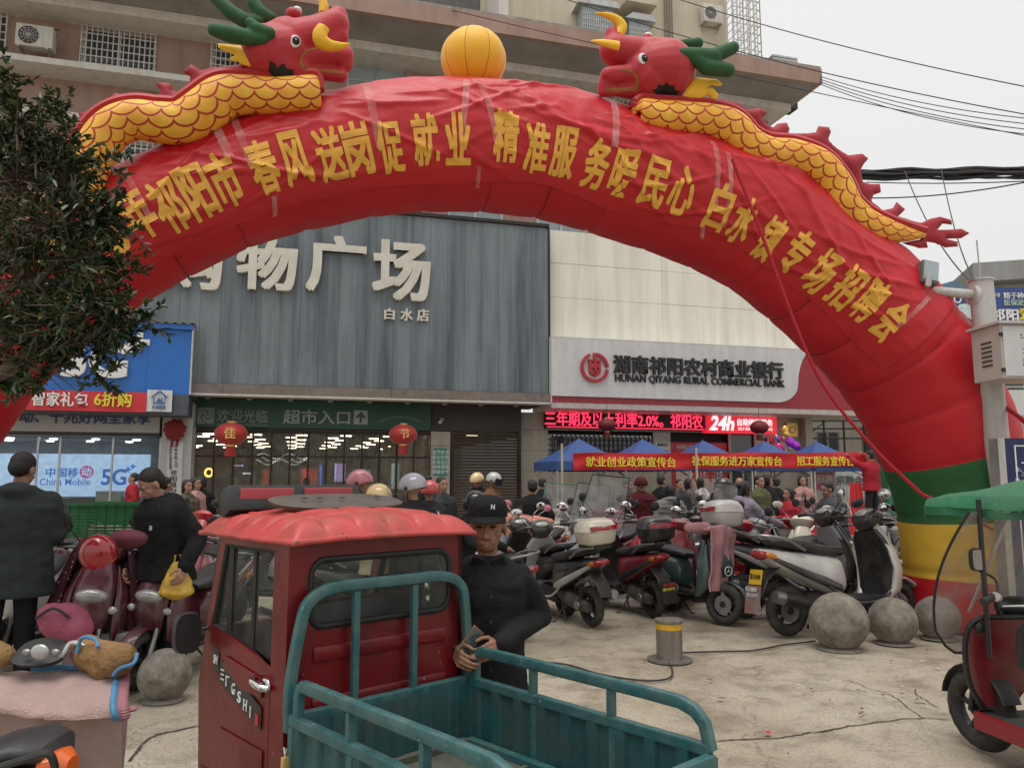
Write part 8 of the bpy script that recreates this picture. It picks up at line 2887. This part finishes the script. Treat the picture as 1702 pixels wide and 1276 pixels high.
# foreground tan muff scooter, bottom left
m_fluff = mat('pink_fleece', (0.44, 0.29, 0.26), 0.95, var=0.14, scale=9, bump=1.0, bscale=130, bdist=0.012, sheen=0.3)
m_tan = mat('tan_quilt', (0.27, 0.15, 0.055), 0.85, var=0.25, bump=0.9, bscale=22, bdist=0.03, dirt=(.12, .07, .03), dirt_amt=.6, dirt_scale=12)
m_bpipe = mat('blue_piping', (0.06, 0.20, 0.36), 0.6)
bk_ = thing('blanket_scooter', 'scooter at the bottom left under a pink fleece blanket and tan hand muffs', 'scooter', (-1.95, 2.75, 0), 0.0)
def F3(u, v, Y): return at(u, v, Y) - Vector((-1.95, 2.75, 0))
b = MB()
def flc(a, q):
 """upper roll then hanging skirt"""
 u = -60 + a * 250
 if q < .45:
  t_ = q / .45
  v = 1098 + 10 * math.sin(a * 3) + (8 + 75 * t_) + a * 14 * t_
  Y = 3.05 - .30 * math.sin(t_ * PI / 2) - .0
 else:
  t_ = (q - .45) / .55
  v = 1186 + 150 * t_ + 8 * math.sin(a * 4)
  Y = 2.82 + .10 * t_ + .03 * math.sin(a * 11)
  u = -60 + a * (262 + 0 * t_)
 p = F3(u, v, Y)
 return p + Vector((0, .02 * noise.noise((a * 5, q * 5, 0)), .008 * noise.noise((a * 9, q * 9, 2))))
b.grid(flc, 60, 60)
b.build('fleece_blanket', m_fluff, bk_, solid=.025, ang=75)
b = MB().tube([Vector(flc(1.0, q / 20 * .45)) + Vector((.008, -.012, 0)) for q in range(21)], .012, 8)
b.tube([Vector(flc(.45 + .55 * q / 20, 0)) + Vector((0, 0, .012)) for q in range(21)], .011, 8)
b.build('blue_edging', m_bpipe, bk_)
b = MB()
for k in range(40):
 p = Vector(flc(1.0, k / 39 * .45)) + Vector((.018, .01, 0))
 b.ell(p + Vector((.012 * (k % 2), 0, 0)), (.018, .02, .009), 8)
b.build('frill', mat('frill_cloth', (0.30, 0.12, 0.14), 0.8), bk_)
b = MB().cap(F3(150, 1088, 3.05), F3(205, 1092, 2.92), .062, .05, 16).cap(F3(145, 1078, 3.05), F3(175, 1110, 2.98), .055, .05, 14).ell(F3(195, 1100, 2.95), (.06, .07, .055), 16)
blob(b, 'hand_muff', m_tan, bk_, vox=.009, smooth=3)
b = MB().tube(spline([F3(128, 1085, 2.98), F3(136, 1060, 2.98), F3(158, 1062, 2.95), F3(163, 1075, 2.92)], 16), .007, 7)
b.tube(spline([F3(228, 1086, 2.9), F3(222, 1102, 2.86), F3(200, 1110, 2.86), F3(188, 1122, 2.86)], 12), .007, 7)
b.build('muff_piping', m_bpipe, bk_)
b = MB().cap(F3(-30, 1075, 3.05), F3(8, 1090, 3.0), .05, .04, 14)
blob(b, 'hand_muff', m_tan, bk_, vox=.012, smooth=3)
b = MB().loft([(F3(68, 1095, 3.0), Vector((.085, 0, 0)), Vector((0, .05, .02))), (F3(68, 1085, 3.0), Vector((.10, 0, 0)), Vector((0, .07, .028))), (F3(68, 1074, 3.02), Vector((.075, 0, 0)), Vector((0, .055, .022)))], 24, 2.4)
b.build('dash_housing', m_black, bk_)
MB().ell(F3(66, 1083, 2.93), (.034, .012, .028), 20).build('dial', m_lens, bk_)
for uu in (44, 92):
 MB().ell(F3(uu, 1084, 2.94), (.018, .01, .014), 14).build('indicator', m_alum, bk_)
MB().tube(spline([F3(14, 1090, 3.0), F3(30, 1098, 2.98), F3(68, 1100, 3.0), F3(100, 1092, 2.98), F3(118, 1068, 3.0), F3(140, 1074, 3.0)], 24), .009, 8).build('handlebar', m_steel, bk_)
wheel(bk_, .0)
# black and orange motorcycle at the lower left corner
mc = thing('orange_motorcycle', 'black saddle and orange lamp of a motorcycle in the bottom left corner', 'motorcycle', (-1.55, 2.2, 0), R(0))
def G3(u, v, Y): return at(u, v, Y) - Vector((-1.55, 2.2, 0))
b = MB().loft([(G3(-60, 1262, 2.25), Vector((0, .12, 0)), Vector((0, 0, .022))), (G3(0, 1243, 2.25), Vector((0, .13, 0)), Vector((0, 0, .030))), (G3(60, 1232, 2.25), Vector((0, .12, 0)), Vector((0, 0, .032))), (G3(95, 1240, 2.25), Vector((0, .09, 0)), Vector((0, 0, .026))), (G3(110, 1256, 2.25), Vector((0, .04, 0)), Vector((0, 0, .01)))], 22, 2.6)
b.build('saddle', m_seat, mc)
MB().loft([(G3(80, 1270, 2.22), Vector((0, .06, 0)), Vector((0, 0, .035))), (G3(104, 1264, 2.22), Vector((0, .055, 0)), Vector((0, 0, .033))), (G3(121, 1270, 2.22), Vector((0, .03, 0)), Vector((0, 0, .022)))], 18, 2.6).build('tail_lamp', mat('orange_lens', (0.65, 0.12, 0.02), 0.2, coat=.5), mc)
MB().tube(spline([G3(-40, 1285, 2.12), G3(40, 1262, 2.12), G3(80, 1252, 2.13), G3(92, 1275, 2.15)], 16), .010, 8).build('grab_rail', m_rim, mc)
MB().loft([(G3(-60, 1310, 2.25), Vector((0, .09, 0)), Vector((0, 0, .06))), (G3(60, 1300, 2.25), Vector((0, .08, 0)), Vector((0, 0, .05)))], 16).build('tail_body', pb_, mc)
wheel(mc, .05, .28)
MB().tube([(.05, .08, .28), (.03, .09, .85)], .02).build('shock_absorber', m_alum, mc)
# ================================================================== RED CARGO TRICYCLE WITH TEAL BED
ct = thing('cargo_tricycle', 'dirty red cabbed cargo tricycle with an open teal tube railed bed in the foreground', 'cargo tricycle', (-.475, 3.10, 0), R(133))
ct.scale = (.92, .89, 1)
m_tred = mat('worn_red_paint', (0.15, 0.005, 0.009), 0.35, var=0.15, scale=5, bump=0.2, bscale=14, bdist=0.012, coat=0.25, spec=0.3, dirt=(0.055, 0.006, 0.008), dirt_amt=0.7, dirt_scale=3, chips=((0.24, 0.12, 0.10), 17, .70))
m_troof = mat('faded_red_roof', (0.50, 0.060, 0.058), 0.4, var=0.25, scale=7, bump=0.2, bscale=20, dirt=(0.26, 0.075, 0.045), dirt_amt=0.7, dirt_scale=6, chips=((0.14, 0.06, 0.035), 14, .66))
m_teal = mat('teal_bed_paint', (0.014, 0.078, 0.082), 0.5, var=0.25, scale=6, bump=0.2, bscale=40, dirt=(0.050, 0.060, 0.052), dirt_amt=0.8, dirt_scale=5, coat=0.1, chips=((0.11, 0.075, 0.05), 16, .67))
m_tealr = mat('teal_rail_paint', (0.020, 0.105, 0.110), 0.4, var=0.25, scale=14, bump=0.2, bscale=60, dirt=(0.085, 0.14, 0.13), dirt_amt=0.8, dirt_scale=9, coat=0.2, chips=((0.28, 0.30, 0.27), 26, .68))
m_floor = mat('rusty_bed_floor', (0.05, 0.075, 0.062), 0.75, var=0.3, scale=6, bump=0.5, bscale=40, dirt=(0.14, 0.105, 0.07), dirt_amt=0.95, dirt_scale=4)
m_tint = mat('cab_glass_rubber', (0.012, 0.012, 0.012), 0.6)
zw, zr, zf, hw, bl_ = .785, .91, .53, .45, 1.27
# bed
MB().box(-bl_, -.02, -hw, hw, zf - .03, zf).build('bed_floor', m_floor, ct, smooth=False)
def corr(name, p0, p1, z0, z1, nx):
 """corrugated sheet from p0 to p1"""
 p0, p1 = Vector(p0), Vector(p1)
 d = (p1 - p0).normalized()
 L = (p1 - p0).length
 n = Vector((-d.y, d.x, 0))
 prof = []
 st = L / nx
 for i in range(nx):
  for f_, o in ((0, 0), (.55, 0), (.62, .014), (.93, .014)):
   prof.append((st * (i + f_), o))
 prof.append((L, 0))
 vs_ = []
 for s_, o in prof:
  for z in (z0, z1):
   vs_.append(p0 + d * s_ + n * o + Vector((0, 0, z)))
 m_ = len(prof)
 return MB().add(vs_, [(2 * i, 2 * i + 2, 2 * i + 3, 2 * i + 1) for i in range(m_ - 1)]).build(name, m_teal, ct, smooth=False, solid=.003)
corr('front_panel', (-.03, -hw, 0), (-.03, hw, 0), zf, zw - .02, 6)
corr('side_panel', (-bl_, -hw, 0), (-.03, -hw, 0), zf - .04, zw - .02, 9)
corr('side_panel', (-bl_, hw, 0), (-.03, hw, 0), zf - .04, zw - .02, 9)
corr('tailgate_panel', (-bl_, hw, 0), (-bl_, -hw, 0), zf - .04, zw - .05, 6)
T_ = .036
for y in (-hw, hw):
 MB().bar((-bl_, y, zw - .018), (0, y, zw - .018), T_, T_).build('top_rail', m_tealr, ct, bevel=.005, smooth=False)
 MB().bar((-bl_, y, zf - .03), (0, y, zf - .03), .03, .05).build('bottom_rail', m_tealr, ct, smooth=False)
 for k in range(4):
  xx = -.02 - (bl_ - .02) * k / 3
  MB().bar((xx, y * 1.001, zf - .05), (xx, y * 1.001, zw - .037), .034, .034).build('corner_post', m_tealr, ct, smooth=False, bevel=.003)
MB().bar((0, -hw + .02, zw - .017), (0, hw - .02, zw - .017), T_, T_).build('top_rail', m_tealr, ct, bevel=.005, smooth=False)
MB().bar((-bl_ - .002, -hw, zw - .045), (-bl_ - .002, hw, zw - .045), T_, T_).build('tailgate_rail', m_tealr, ct, bevel=.005, smooth=False)
for y in (-hw + .04, hw - .04):
 MB().bar((-bl_, y, zf + .013), (-.05, y, zf + .013), .04, .024).build('floor_angle', m_tealr, ct, smooth=False)
MB().bar((-.055, -hw + .06, zf + .013), (-.055, hw - .06, zf + .013), .04, .024).build('floor_angle', m_floor, ct, smooth=False)
MB().bar((-.45, -hw + .07, zf + .008), (-.45, hw - .07, zf + .008), .02, .014).build('floor_rib', m_floor, ct, smooth=False)
def sq_tube(pts, w_, h_, name, m=m_tealr, up=(0, 1, 0)):
 vs_ = []
 P = [Vector(p) for p in pts]
 n = len(P)
 u0 = Vector(up)
 for i, p in enumerate(P):
  t_ = (P[min(i + 1, n - 1)] - P[max(i - 1, 0)]).normalized()
  b_ = t_.cross(u0).normalized()
  vs_.append((p, u0 * w_ / 2, b_ * h_ / 2, 7))
 return MB().loft(vs_, 16).build(name, m, ct, ang=40)
for y in (-hw, hw):
 pts = [(-.05, y, zw), (-.05, y, zr - .06), (-.06, y, zr - .035), (-.085, y, zr - .018)]
 pts += [(-.2 - .1 * k, y, zr - .018) for k in range(9)] + [(-bl_ + .12, y, zr - .02), (-bl_ + .06, y, zr - .035), (-bl_ + .02, y, zr - .07), (-bl_, y, zw - .02)]
 sq_tube(pts, .034, .040, 'side_hoop')
 for xx in (-.42, -.84):
  MB().bar((xx, y, zw), (xx, y, zr - .038), .034, .022, up=(1, 0, 0)).build('hoop_upright', m_tealr, ct, smooth=False)
zt = 1.20
pts = [(.015, hw, zw - .06), (.01, hw + .005, zw + .10), (0, hw - .03, zt - .10), (0, hw - .06, zt - .04), (0, hw - .12, zt - .008)] + [(0, hw - .2 - .1 * k, zt + .004) for k in range(6)] + [(0, -hw + .12, zt - .008), (0, -hw + .06, zt - .04), (0, -hw + .03, zt - .10), (.01, -hw - .0, zw + .1), (.015, -hw, zw - .06)]
sq_tube(spline(pts, 50), .036, .042, 'front_hoop', up=(1, 0, 0))
for y in (.17, -.13):
 MB().bar((0, y, zw), (0, y, zt - .02), .028, .022).build('hoop_upright', m_tealr, ct, smooth=False)
# padlock and latch at the near front corner
MB().box(-.045, -.025, hw + .03, hw + .055, .62, .66).build('padlock', m_gold, ct, bevel=.004)
MB().tube([(-.035, hw + .042, .66), (-.045, hw + .042, .69), (-.025, hw + .042, .69), (-.035, hw + .042, .66)], .004, 6).build('shackle', m_chrome, ct)
txt('中宏', .09, m_wprint, ct, (-.42, hw + .022, .60), .002, .02, M=Matrix.Rotation(PI, 4, 'Z'))
# chassis, wheels
MB().box(-bl_ + .1, .78, -.25, .25, .36, .48).build('chassis', m_dplast, ct, smooth=False)
for y in (-.40, .40):
 w1 = thing('tmp', 'tmp', 'tmp')
 wheel(w1, 0, .25, .06)
 for o in list(w1.children):
  o.parent = ct
  o.location = (-.75, y, 0)
 bpy.data.objects.remove(w1)
w1 = thing('tmp', 'tmp', 'tmp')
wheel(w1, 0, .25, .055)
for o in list(w1.children):
 o.parent = ct
 o.location = (.84, 0, 0)
bpy.data.objects.remove(w1)
# cab
cw, cl, x0c = .440, .80, .045
def slab(poly, M_, th, name, m, par=ct, bev=.006):
 return MB().prism(poly, -th / 2, th / 2, M_).build(name, m, par, smooth=False, bevel=bev)
def with_hole(outer, hole, M_, th, name, m, par=ct):
 """flat sheet with an opening"""
 bm = bmesh.new()
 def loop(pts):
  v_ = [bm.verts.new((p[0], 0, p[1])) for p in pts]
  return [bm.edges.new((v_[i], v_[(i + 1) % len(v_)])) for i in range(len(v_))]
 e = loop(outer) + loop(hole)
 bmesh.ops.triangle_fill(bm, use_beauty=True, use_dissolve=False, edges=e)
 bmesh.ops.solidify(bm, geom=bm.faces[:], thickness=th)
 bm.transform(M_)
 me = bpy.data.meshes.new(name)
 bmesh.ops.recalc_face_normals(bm, faces=bm.faces)
 bm.to_mesh(me)
 bm.free()
 return obj(name, me, m, par)
def rrect(a, b, c, d, r=.05, n=5):
 o = []
 for (cx_, cz_, s0) in ((b - r, d - r, 0), (a + r, d - r, 90), (a + r, c + r, 180), (b - r, c + r, 270)):
  for k in range(n + 1):
   q = R(s0 + 90 * k / n)
   o.append((cx_ + r * math.cos(q), cz_ + r * math.sin(q)))
 return o
MR = Matrix.Translation((x0c, 0, 0)) @ Matrix.Rotation(R(-90), 4, 'Z')     # rear wall: local x of the sheet -> -Y of the tricycle
with_hole([(-cw, .42), (cw, .42), (cw, 1.37), (-cw, 1.37)], rrect(-.36, .36, 1.06, 1.30, .06), MR, .02, 'rear_wall', m_tred)
hole = rrect(-.36, .36, 1.06, 1.30, .06)
MB().tube([MR @ Vector((p[0], -.0, p[1])) for p in hole], .013, 8, closed=True).build('window_seal', m_tint, ct)
m_cabg = clear_mat('cab_window', (0.92, 0.94, 0.92), 0.05, 0.03)
MB().prism(rrect(-.355, .355, 1.065, 1.295, .055), -.002, .002, MR).build('rear_window', m_cabg, ct, smooth=False)
for zz in (.55, .78, .96):
 MB().loft([(MR @ Vector((-.34, -.004, zz)), Vector((0, 0, .028)), Vector((.006, 0, 0))), (MR @ Vector((.34, -.004, zz)), Vector((0, 0, .028)), Vector((.006, 0, 0)))], 12).build('pressed_rib', m_tred, ct)
for y in (-cw + .05, cw - .05):
 for zz in (.7, .9, 1.1):
  MB().ell((x0c - .012, y, zz), (.004, .008, .008), 8).build('rivet', m_tred, ct)
# side walls (left side +Y is the one in view); front pillar leans back
prof = [(x0c, .40), (x0c, 1.37), (cl - .10, 1.37), (cl + .02, .98), (cl + .08, .75), (cl + .04, .40)]
hole = [(.17, .92), (.17, 1.335), (cl - .15, 1.335), (cl - .04, 1.0), (.62, .985)]
for sy in (1, -1):
 MS = Matrix.Translation((0, sy * cw, 0))
 with_hole(prof, hole, MS, .02, 'side_wall', m_tred)
 MB().prism([(.172, .922), (.172, 1.333), (cl - .152, 1.333), (cl - .042, 1.0), (.62, .987)], -.002, .002, MS).build('side_window', m_cabg, ct, smooth=False)
 fr = MB().tube([MS @ Vector((p[0], 0, p[1])) for p in hole], .020, 8, closed=True)
 fr.bar(MS @ Vector((.37, 0, .955)), MS @ Vector((.37, 0, 1.335)), .016, .03)
 fr.bar(MS @ Vector((.60, 0, .985)), MS @ Vector((.60, 0, 1.335)), .02, .045)
 fr.build('window_frame', m_tint, ct)
 ps_ = MB().box(.085, .160, sy * (cw + .013) - .002, sy * (cw + .013) + .002, .93, 1.34).build('perspex_strip', m_perspex, ct, smooth=False)
 for k in range(6):
  for xx in (.092, .153):
   MB().ell((xx, sy * (cw + .017), .955 + .073 * k), (.005, .003, .005), 8).build('rivet', m_chrome, ps_)
# door skin with pressed swage, handle, lettering
y1 = cw + .012
d_ = MB().prism([(.165, .42), (.165, .90), (.60, .965), (cl - .12, .975), (cl - .08, .82), (cl - .10, .42)], y1, y1 + .010).build('door', m_tred, ct, smooth=False, bevel=.004)
MB().prism([(.22, .80), (.22, .87), (.58, .90), (.60, .86), (.42, .80)], y1 + .012, y1 + .020).build('door_swage', m_tred, d_, smooth=False, bevel=.004)
MB().prism([(.20, .46), (.20, .62), (.62, .62), (.66, .46)], y1 + .012, y1 + .018).build('lower_swage', m_tred, d_, smooth=False, bevel=.004)
MB().prism([(.22, .69), (.22, .765), (.36, .81), (.63, .875), (.63, .79)], y1 + .013, y1 + .018).build('badge_panel', m_black, d_, smooth=False)
MS2 = Matrix.Rotation(PI, 4, 'Z')
for ch, xx, zz in (('Ξ', .595, .825), ('Γ', .54, .808), ('G', .48, .790), ('S', .42, .770), ('H', .36, .752), ('I', .31, .737)):
 txt(ch, .06, m_wprint, d_, (xx, y1 + .020, zz), .002, .02, M=MS2, width=.034 if ch != 'I' else .008, height=.042)
MB().box(.235, .262, y1 + .019, y1 + .022, .70, .74).build('red_mark', m_rlet, d_, smooth=False)
MB().prism([(.645, .82), (.655, .90), (.70, .925), (.715, .84)], y1 + .011, y1 + .015).build('badge_panel', m_black, d_, smooth=False)
txt('SH', .05, m_wprint, d_, (.68, y1 + .018, .870), .002, .015, M=MS2, width=.04, height=.035)
hd2 = MB().tube(spline([(.16, y1 + .02, .845), (.19, y1 + .045, .850), (.25, y1 + .048, .862), (.285, y1 + .02, .868)], 12), .013, 10).build('door_handle', m_chrome, d_)
MB().ell((.205, y1 + .012, .850), (.045, .012, .026), 14).build('handle_plate', m_chrome, d_)
MB().bar((.0, cw + .012, .40), (.80, cw + .012, .40), .03, .06).build('sill', m_tred, ct, smooth=False)
# front: windscreen, nose
MB().add([(cl - .09, -cw, 1.36), (cl - .09, cw, 1.36), (cl + .02, cw, .99), (cl + .02, -cw, .99)], [(0, 1, 2, 3)]).build('windscreen', m_cabg, ct, smooth=False, solid=.004)
MB().loft([((cl + .04, 0, .42), Vector((0, cw, 0)), Vector((.05, 0, 0))), ((cl + .09, 0, .72), Vector((0, cw, 0)), Vector((.06, 0, 0))), ((cl + .03, 0, .98), Vector((0, cw, 0)), Vector((.03, 0, 0)))], 24, 5).build('nose', m_tred, ct, ang=50)
for sy in (-1, 1):
 MB().bar((cl - .09, sy * cw, 1.37), (cl + .02, sy * cw, .98), .03, .03).build('front_pillar', m_tint, ct, smooth=False)
MB().box(.3, .62, -.28, .28, .42, .78).box(.22, .32, -.28, .28, .78, 1.12).build('driver_seat', m_seat, ct, bevel=.03)
MB().tube([(.74, 0, .5), (.68, 0, 1.0)], .02).tube(spline([(.60, .30, 1.06), (.68, .12, 1.0), (.68, -.12, 1.0), (.60, -.30, 1.06)], 14), .013, 8).build('steering_bar', m_black, ct)
# roof: one pressed sheet with rounded pads along its edge
def roof(a, b):
 x = -.01 + .90 * a
 y = (b * 2 - 1) * .472
 ex = min(a, 1 - a) * .90
 ey = min(b, 1 - b) * .94
 e = min(ex, ey)
 z = 1.37 + .065 * (1 - math.exp(-e / .045)) + .035 * math.sin(PI * b) * math.sin(PI * min(1, a * .9 + .1))
 s_ = a if ey < ex else b
 pad = abs(math.sin(s_ * PI * 6)) ** .3
 band = math.exp(-((e - .085) / .055) ** 2)
 z += .024 * band * (pad - .6)
 z += .010 * abs(math.sin(b * PI * 5)) ** .4 * (1 if e > .15 else 0) + .004 * noise.noise((x * 6, y * 6, 0))
 return (x + .02 * (1 if a == 1 else 0), y, z)
MB().grid(roof, 90, 90).build('roof', m_troof, ct, solid=-.006, ang=60)
MB().tube([roof(0, b / 20) for b in range(21)] + [roof(a / 20, 1) for a in range(1, 21)] + [roof(1, 1 - b / 20) for b in range(1, 21)] + [roof(1 - a / 20, 0) for a in range(1, 20)], .011, 8, closed=True).build('roof_rim', m_troof, ct)
MB().loft([((.44, 0, 1.490), Vector((0, .34, 0)), Vector((.13, 0, .024))), ((.44, 0, 1.505), Vector((0, .35, 0)), Vector((.14, 0, .026))), ((.44, 0, 1.511), Vector((0, .33, 0)), Vector((.12, 0, .022)))], 36, 2.6).build('roof_vent_plate', mat('grey_vent_plastic', (0.075, 0.068, 0.058), 0.6, var=.2, dirt=(.14, .12, .09), dirt_amt=.5), ct, ang=50)
for y in (-.2, 0, .12, .2):
 MB().box(.40, .415, y - .012, y + .012, 1.517, 1.521).build('vent_screw', m_black, ct, smooth=False)
VM = Matrix.Translation((.78, .05, 1.50)) @ Matrix.Rotation(R(24), 4, 'Y')
MB().box(-.05, .05, -.37, .37, -.06, .062, VM).build('roof_light_bar', m_black, ct, bevel=.02)
for y in (-.17, .17):
 MB().loft([(VM @ Vector((-.053, y - .14, .008)), Vector((.004, 0, 0)), Vector((0, 0, .030))), (VM @ Vector((-.053, y + .14, .008)), Vector((.004, 0, 0)), Vector((0, 0, .030)))], 16, 4).build('red_reflector', mat('pink_red_lens', (0.36, 0.06, 0.07), 0.4, var=.15), ct)
# door mirror
MB().tube([(cl - .0, cw, .98), (cl + .02, cw + .10, .97)], .008).build('mirror_stem', m_black, ct)
q = MB().loft([((cl + .03, cw + .11, .965), Vector((.0, .065, 0)), Vector((0, 0, .085))), ((cl - .0, cw + .11, .965), Vector((0, .060, 0)), Vector((0, 0, .08)))], 20, 3).build('door_mirror', m_black, ct)
# ================================================================== RIGHT-HAND PASSENGER TRICYCLE
rt_ = thing('passenger_tricycle', 'dark red passenger tricycle with green canopy and scratched windscreen at the right edge', 'tricycle', (2.80, 4.83, 0), R(100))
m_cred = mat('dusty_red_panel', (0.26, 0.012, 0.018), 0.4, var=.12, coat=.2, dirt=(.12, .02, .02), dirt_amt=.5, dirt_scale=3)
wheel(rt_, 0, .235, .05, R(6))
b = MB()
b.loft([(Vector((.235 * 1.09 * math.cos(a), 0, .235 + .235 * 1.09 * math.sin(a))), Vector((0, .062, 0)), Vector((math.cos(a), 0, math.sin(a))) * .010) for a in [R(10 + 150 * k / 12) for k in range(13)]], 14)
b.build('front_fender', m_dplast, rt_)
for sy in (-.07, .07):
 MB().tube([(0, sy, .235), (-.10, sy, .66)], .018).build('fork', m_black, rt_)
b = MB()
b.loft([((-.14, -.0, .30), Vector((0, .10, 0)), Vector((.02, 0, 0))), ((-.12, -.05, .42), Vector((0, .20, 0)), Vector((.035, 0, 0))), ((-.14, -.06, .60), Vector((0, .26, 0)), Vector((.045, 0, 0))), ((-.20, -.06, .76), Vector((0, .27, 0)), Vector((.04, 0, 0))), ((-.25, -.06, .80), Vector((0, .25, 0)), Vector((.02, 0, 0)))], 28, 3)
b.build('front_shield', pr, rt_)
MB().tube(spline([(-.14, .10, .28), (-.16, .20, .44), (-.19, .235, .66), (-.24, .20, .80), (-.27, 0, .815), (-.27, -.3, .80)], 24), .016, 8).build('shield_edge', m_black, rt_)
MB().box(-.75, -.10, -.42, .12, .22, .25).build('footboard', m_floor, rt_, smooth=False)
MB().box(-1.6, -.12, .125, .16, .17, .27).build('side_sill', m_cred, rt_, smooth=False, bevel=.01)
MB().box(-1.7, -.62, -.62, .20, .26, .60).build('seat_base', m_cred, rt_, bevel=.03)
MB().box(-1.6, -.60, -.60, .22, .605, .64).build('seat_trim', m_cred, rt_, smooth=False, bevel=.01)
MB().loft([((-.62, -.2, .69), Vector((0, .26, 0)), Vector((0, 0, .05))), ((-1.1, -.2, .69), Vector((0, .28, 0)), Vector((0, 0, .055)))], 20, 3).build('driver_saddle', m_seat, rt_)
MB().tube(spline([(-.52, .16, .60), (-.56, .18, .80), (-.75, .18, .83), (-1.2, .18, .83)], 18), .030, 10).build('armrest', m_seat, rt_)
b = MB()
def scr(a, q):
 y = .29 - .84 * a
 return Vector((-.02 - .02 * q + .05 * math.sin(PI * a) - .26 * q ** 1.5, y + (.04 * math.sin(PI * q) - .05 * q * q) * (1 - a), .56 + .10 * (abs(a - .3) * 1.2) ** 2 + .84 * q + .13 * max(0, (.2 - a) / .2) ** 2 * (1 - q)))
b.grid(scr, 20, 16)
b.build('windscreen', clear_mat('smeared_screen', (.78, .74, .69), .42, .25, .55), rt_, ang=80)
MB().tube([scr(0, 1 - q / 12) for q in range(13)] + [scr(a / 12, 0) for a in range(1, 13)], .008, 8).build('screen_edge', m_black, rt_)
MB().tube([scr(.36, 1) + Vector((-.02, 0, 0)), scr(.26, .3) + Vector((-.03, 0, 0))], .009, 8).build('screen_strut', m_steel, rt_)
hbp = spline([(-.34, .22, .925), (-.30, .12, .94), (-.26, .06, .84), (-.25, -.04, .80), (-.25, -.2, .80), (-.26, -.30, .86), (-.30, -.42, .93)], 30)
MB().tube(hbp, .013, 8).build('handlebar', m_black, rt_)
MB().tube([(-.355, .245, .92), (-.33, .16, .935)], .020, 10).build('grip', m_rubber, rt_)
MB().tube([(-.32, .13, .94), (-.30, .10, .93)], .026, 12).build('tape_wrap', m_cream, rt_)
MB().ell((-.20, -.10, .86), (.07, .13, .06), 20).build('headlamp_housing', m_black, rt_)
MB().tube([(-.27, .05, .875), (-.27, -.33, .875)], .009, 8).build('cross_bar', m_chrome, rt_)
MB().ell((-.24, .17, .76), (.025, .04, .035), 14).tube([(-.24, .13, .765), (-.24, .05, .79)], .010, 8).build('turn_signal', m_black, rt_)
MB().tube(spline([(-.31, .10, .95), (-.28, .09, 1.03), (-.26, .18, 1.08)], 10), .007, 7).build('mirror_stem', m_black, rt_)
b = MB().loft([((-.26, .19, 1.14), Vector((0, .045, 0)), Vector((0, 0, .065))), ((-.285, .19, 1.14), Vector((0, .042, 0)), Vector((0, 0, .062)))], 20, 3.5)
mo = b.build('mirror', m_black, rt_)
MB().loft([((-.286, .19, 1.14), Vector((0, .038, 0)), Vector((0, 0, .057))), ((-.288, .19, 1.14), Vector((0, .037, 0)), Vector((0, 0, .056)))], 20, 3.5).build('mirror_glass', mat('dull_mirror', (.30, .27, .25), .25, .4), mo)
m_tarp = mat('green_tarp', (0.020, 0.155, 0.075), 0.55, var=.15, scale=4, bump=.5, bscale=7, bdist=.03, dirt=(.08, .16, .10), dirt_amt=.5, dirt_scale=3)
def tarp(a, b_):
 x = .22 - 2.0 * a
 y = .12 - .95 * b_
 dome = math.sin(PI * min(1, max(0, b_)))
 z = 1.475 + .20 * dome * min(1, .15 + a * 2.2) - .05 * (1 if b_ == 0 else 0)
 return Vector((x + .05 * math.sin(b_ * 7), y - .15 * a * (1 - b_) * .0, z + .015 * noise.noise((a * 8, b_ * 6, 2))))
MB().grid(tarp, 40, 30).build('canopy_tarp', m_tarp, rt_, solid=.008, ang=70)
MB().grid(lambda a, q: tarp(a, 0) + Vector((0, .015 * math.sin(a * 30), -.045 * q - .005)), 40, 5).build('canopy_valance', m_tarp, rt_, solid=.006, ang=70)
MB().grid(lambda a, q: tarp(0, a) + Vector((.012, 0, -.06 * q * (1 - .4 * math.sin(a * 9)) - .01)), 30, 4).build('canopy_valance', m_tarp, rt_, solid=.006, ang=70)
for (xx, yy) in ((-.28, .16), (-1.6, .2), (-1.6, -.7), (-.28, -.62)):
 MB().cyl((xx, yy, .6), (xx, yy, 1.48), .014, n=8).build('canopy_post', m_black, rt_)
for y in (-.55, .15):
 w1 = thing('tmp', 'tmp', 'tmp')
 wheel(w1, 0, .235, .05)
 for o in list(w1.children):
  o.parent = rt_
  o.location = (-1.5, y, 0)
 bpy.data.objects.remove(w1)
# ------------------------------------------------------------------ bring every thing's empty to its base
bpy.context.view_layer.update()
for t in [o for o in C.objects if o.type == 'EMPTY' and o.parent is None]:
 Mi = t.matrix_world.inverted()
 lo = Vector((1e9,) * 3)
 hi = Vector((-1e9,) * 3)
 ok = False
 for ch in t.children_recursive:
  if ch.type == 'MESH':
   Mx = Mi @ ch.matrix_world
   for c_ in ch.bound_box:
    q = Mx @ Vector(c_)
    ok = True
    for i in range(3):
     lo[i] = min(lo[i], q[i])
     hi[i] = max(hi[i], q[i])
 if not ok:
  continue
 d = Vector(((lo.x + hi.x) / 2, (lo.y + hi.y) / 2, lo.z))
 t.matrix_world = t.matrix_world @ Matrix.Translation(d)
 for ch in t.children:
  ch.location = ch.location - d
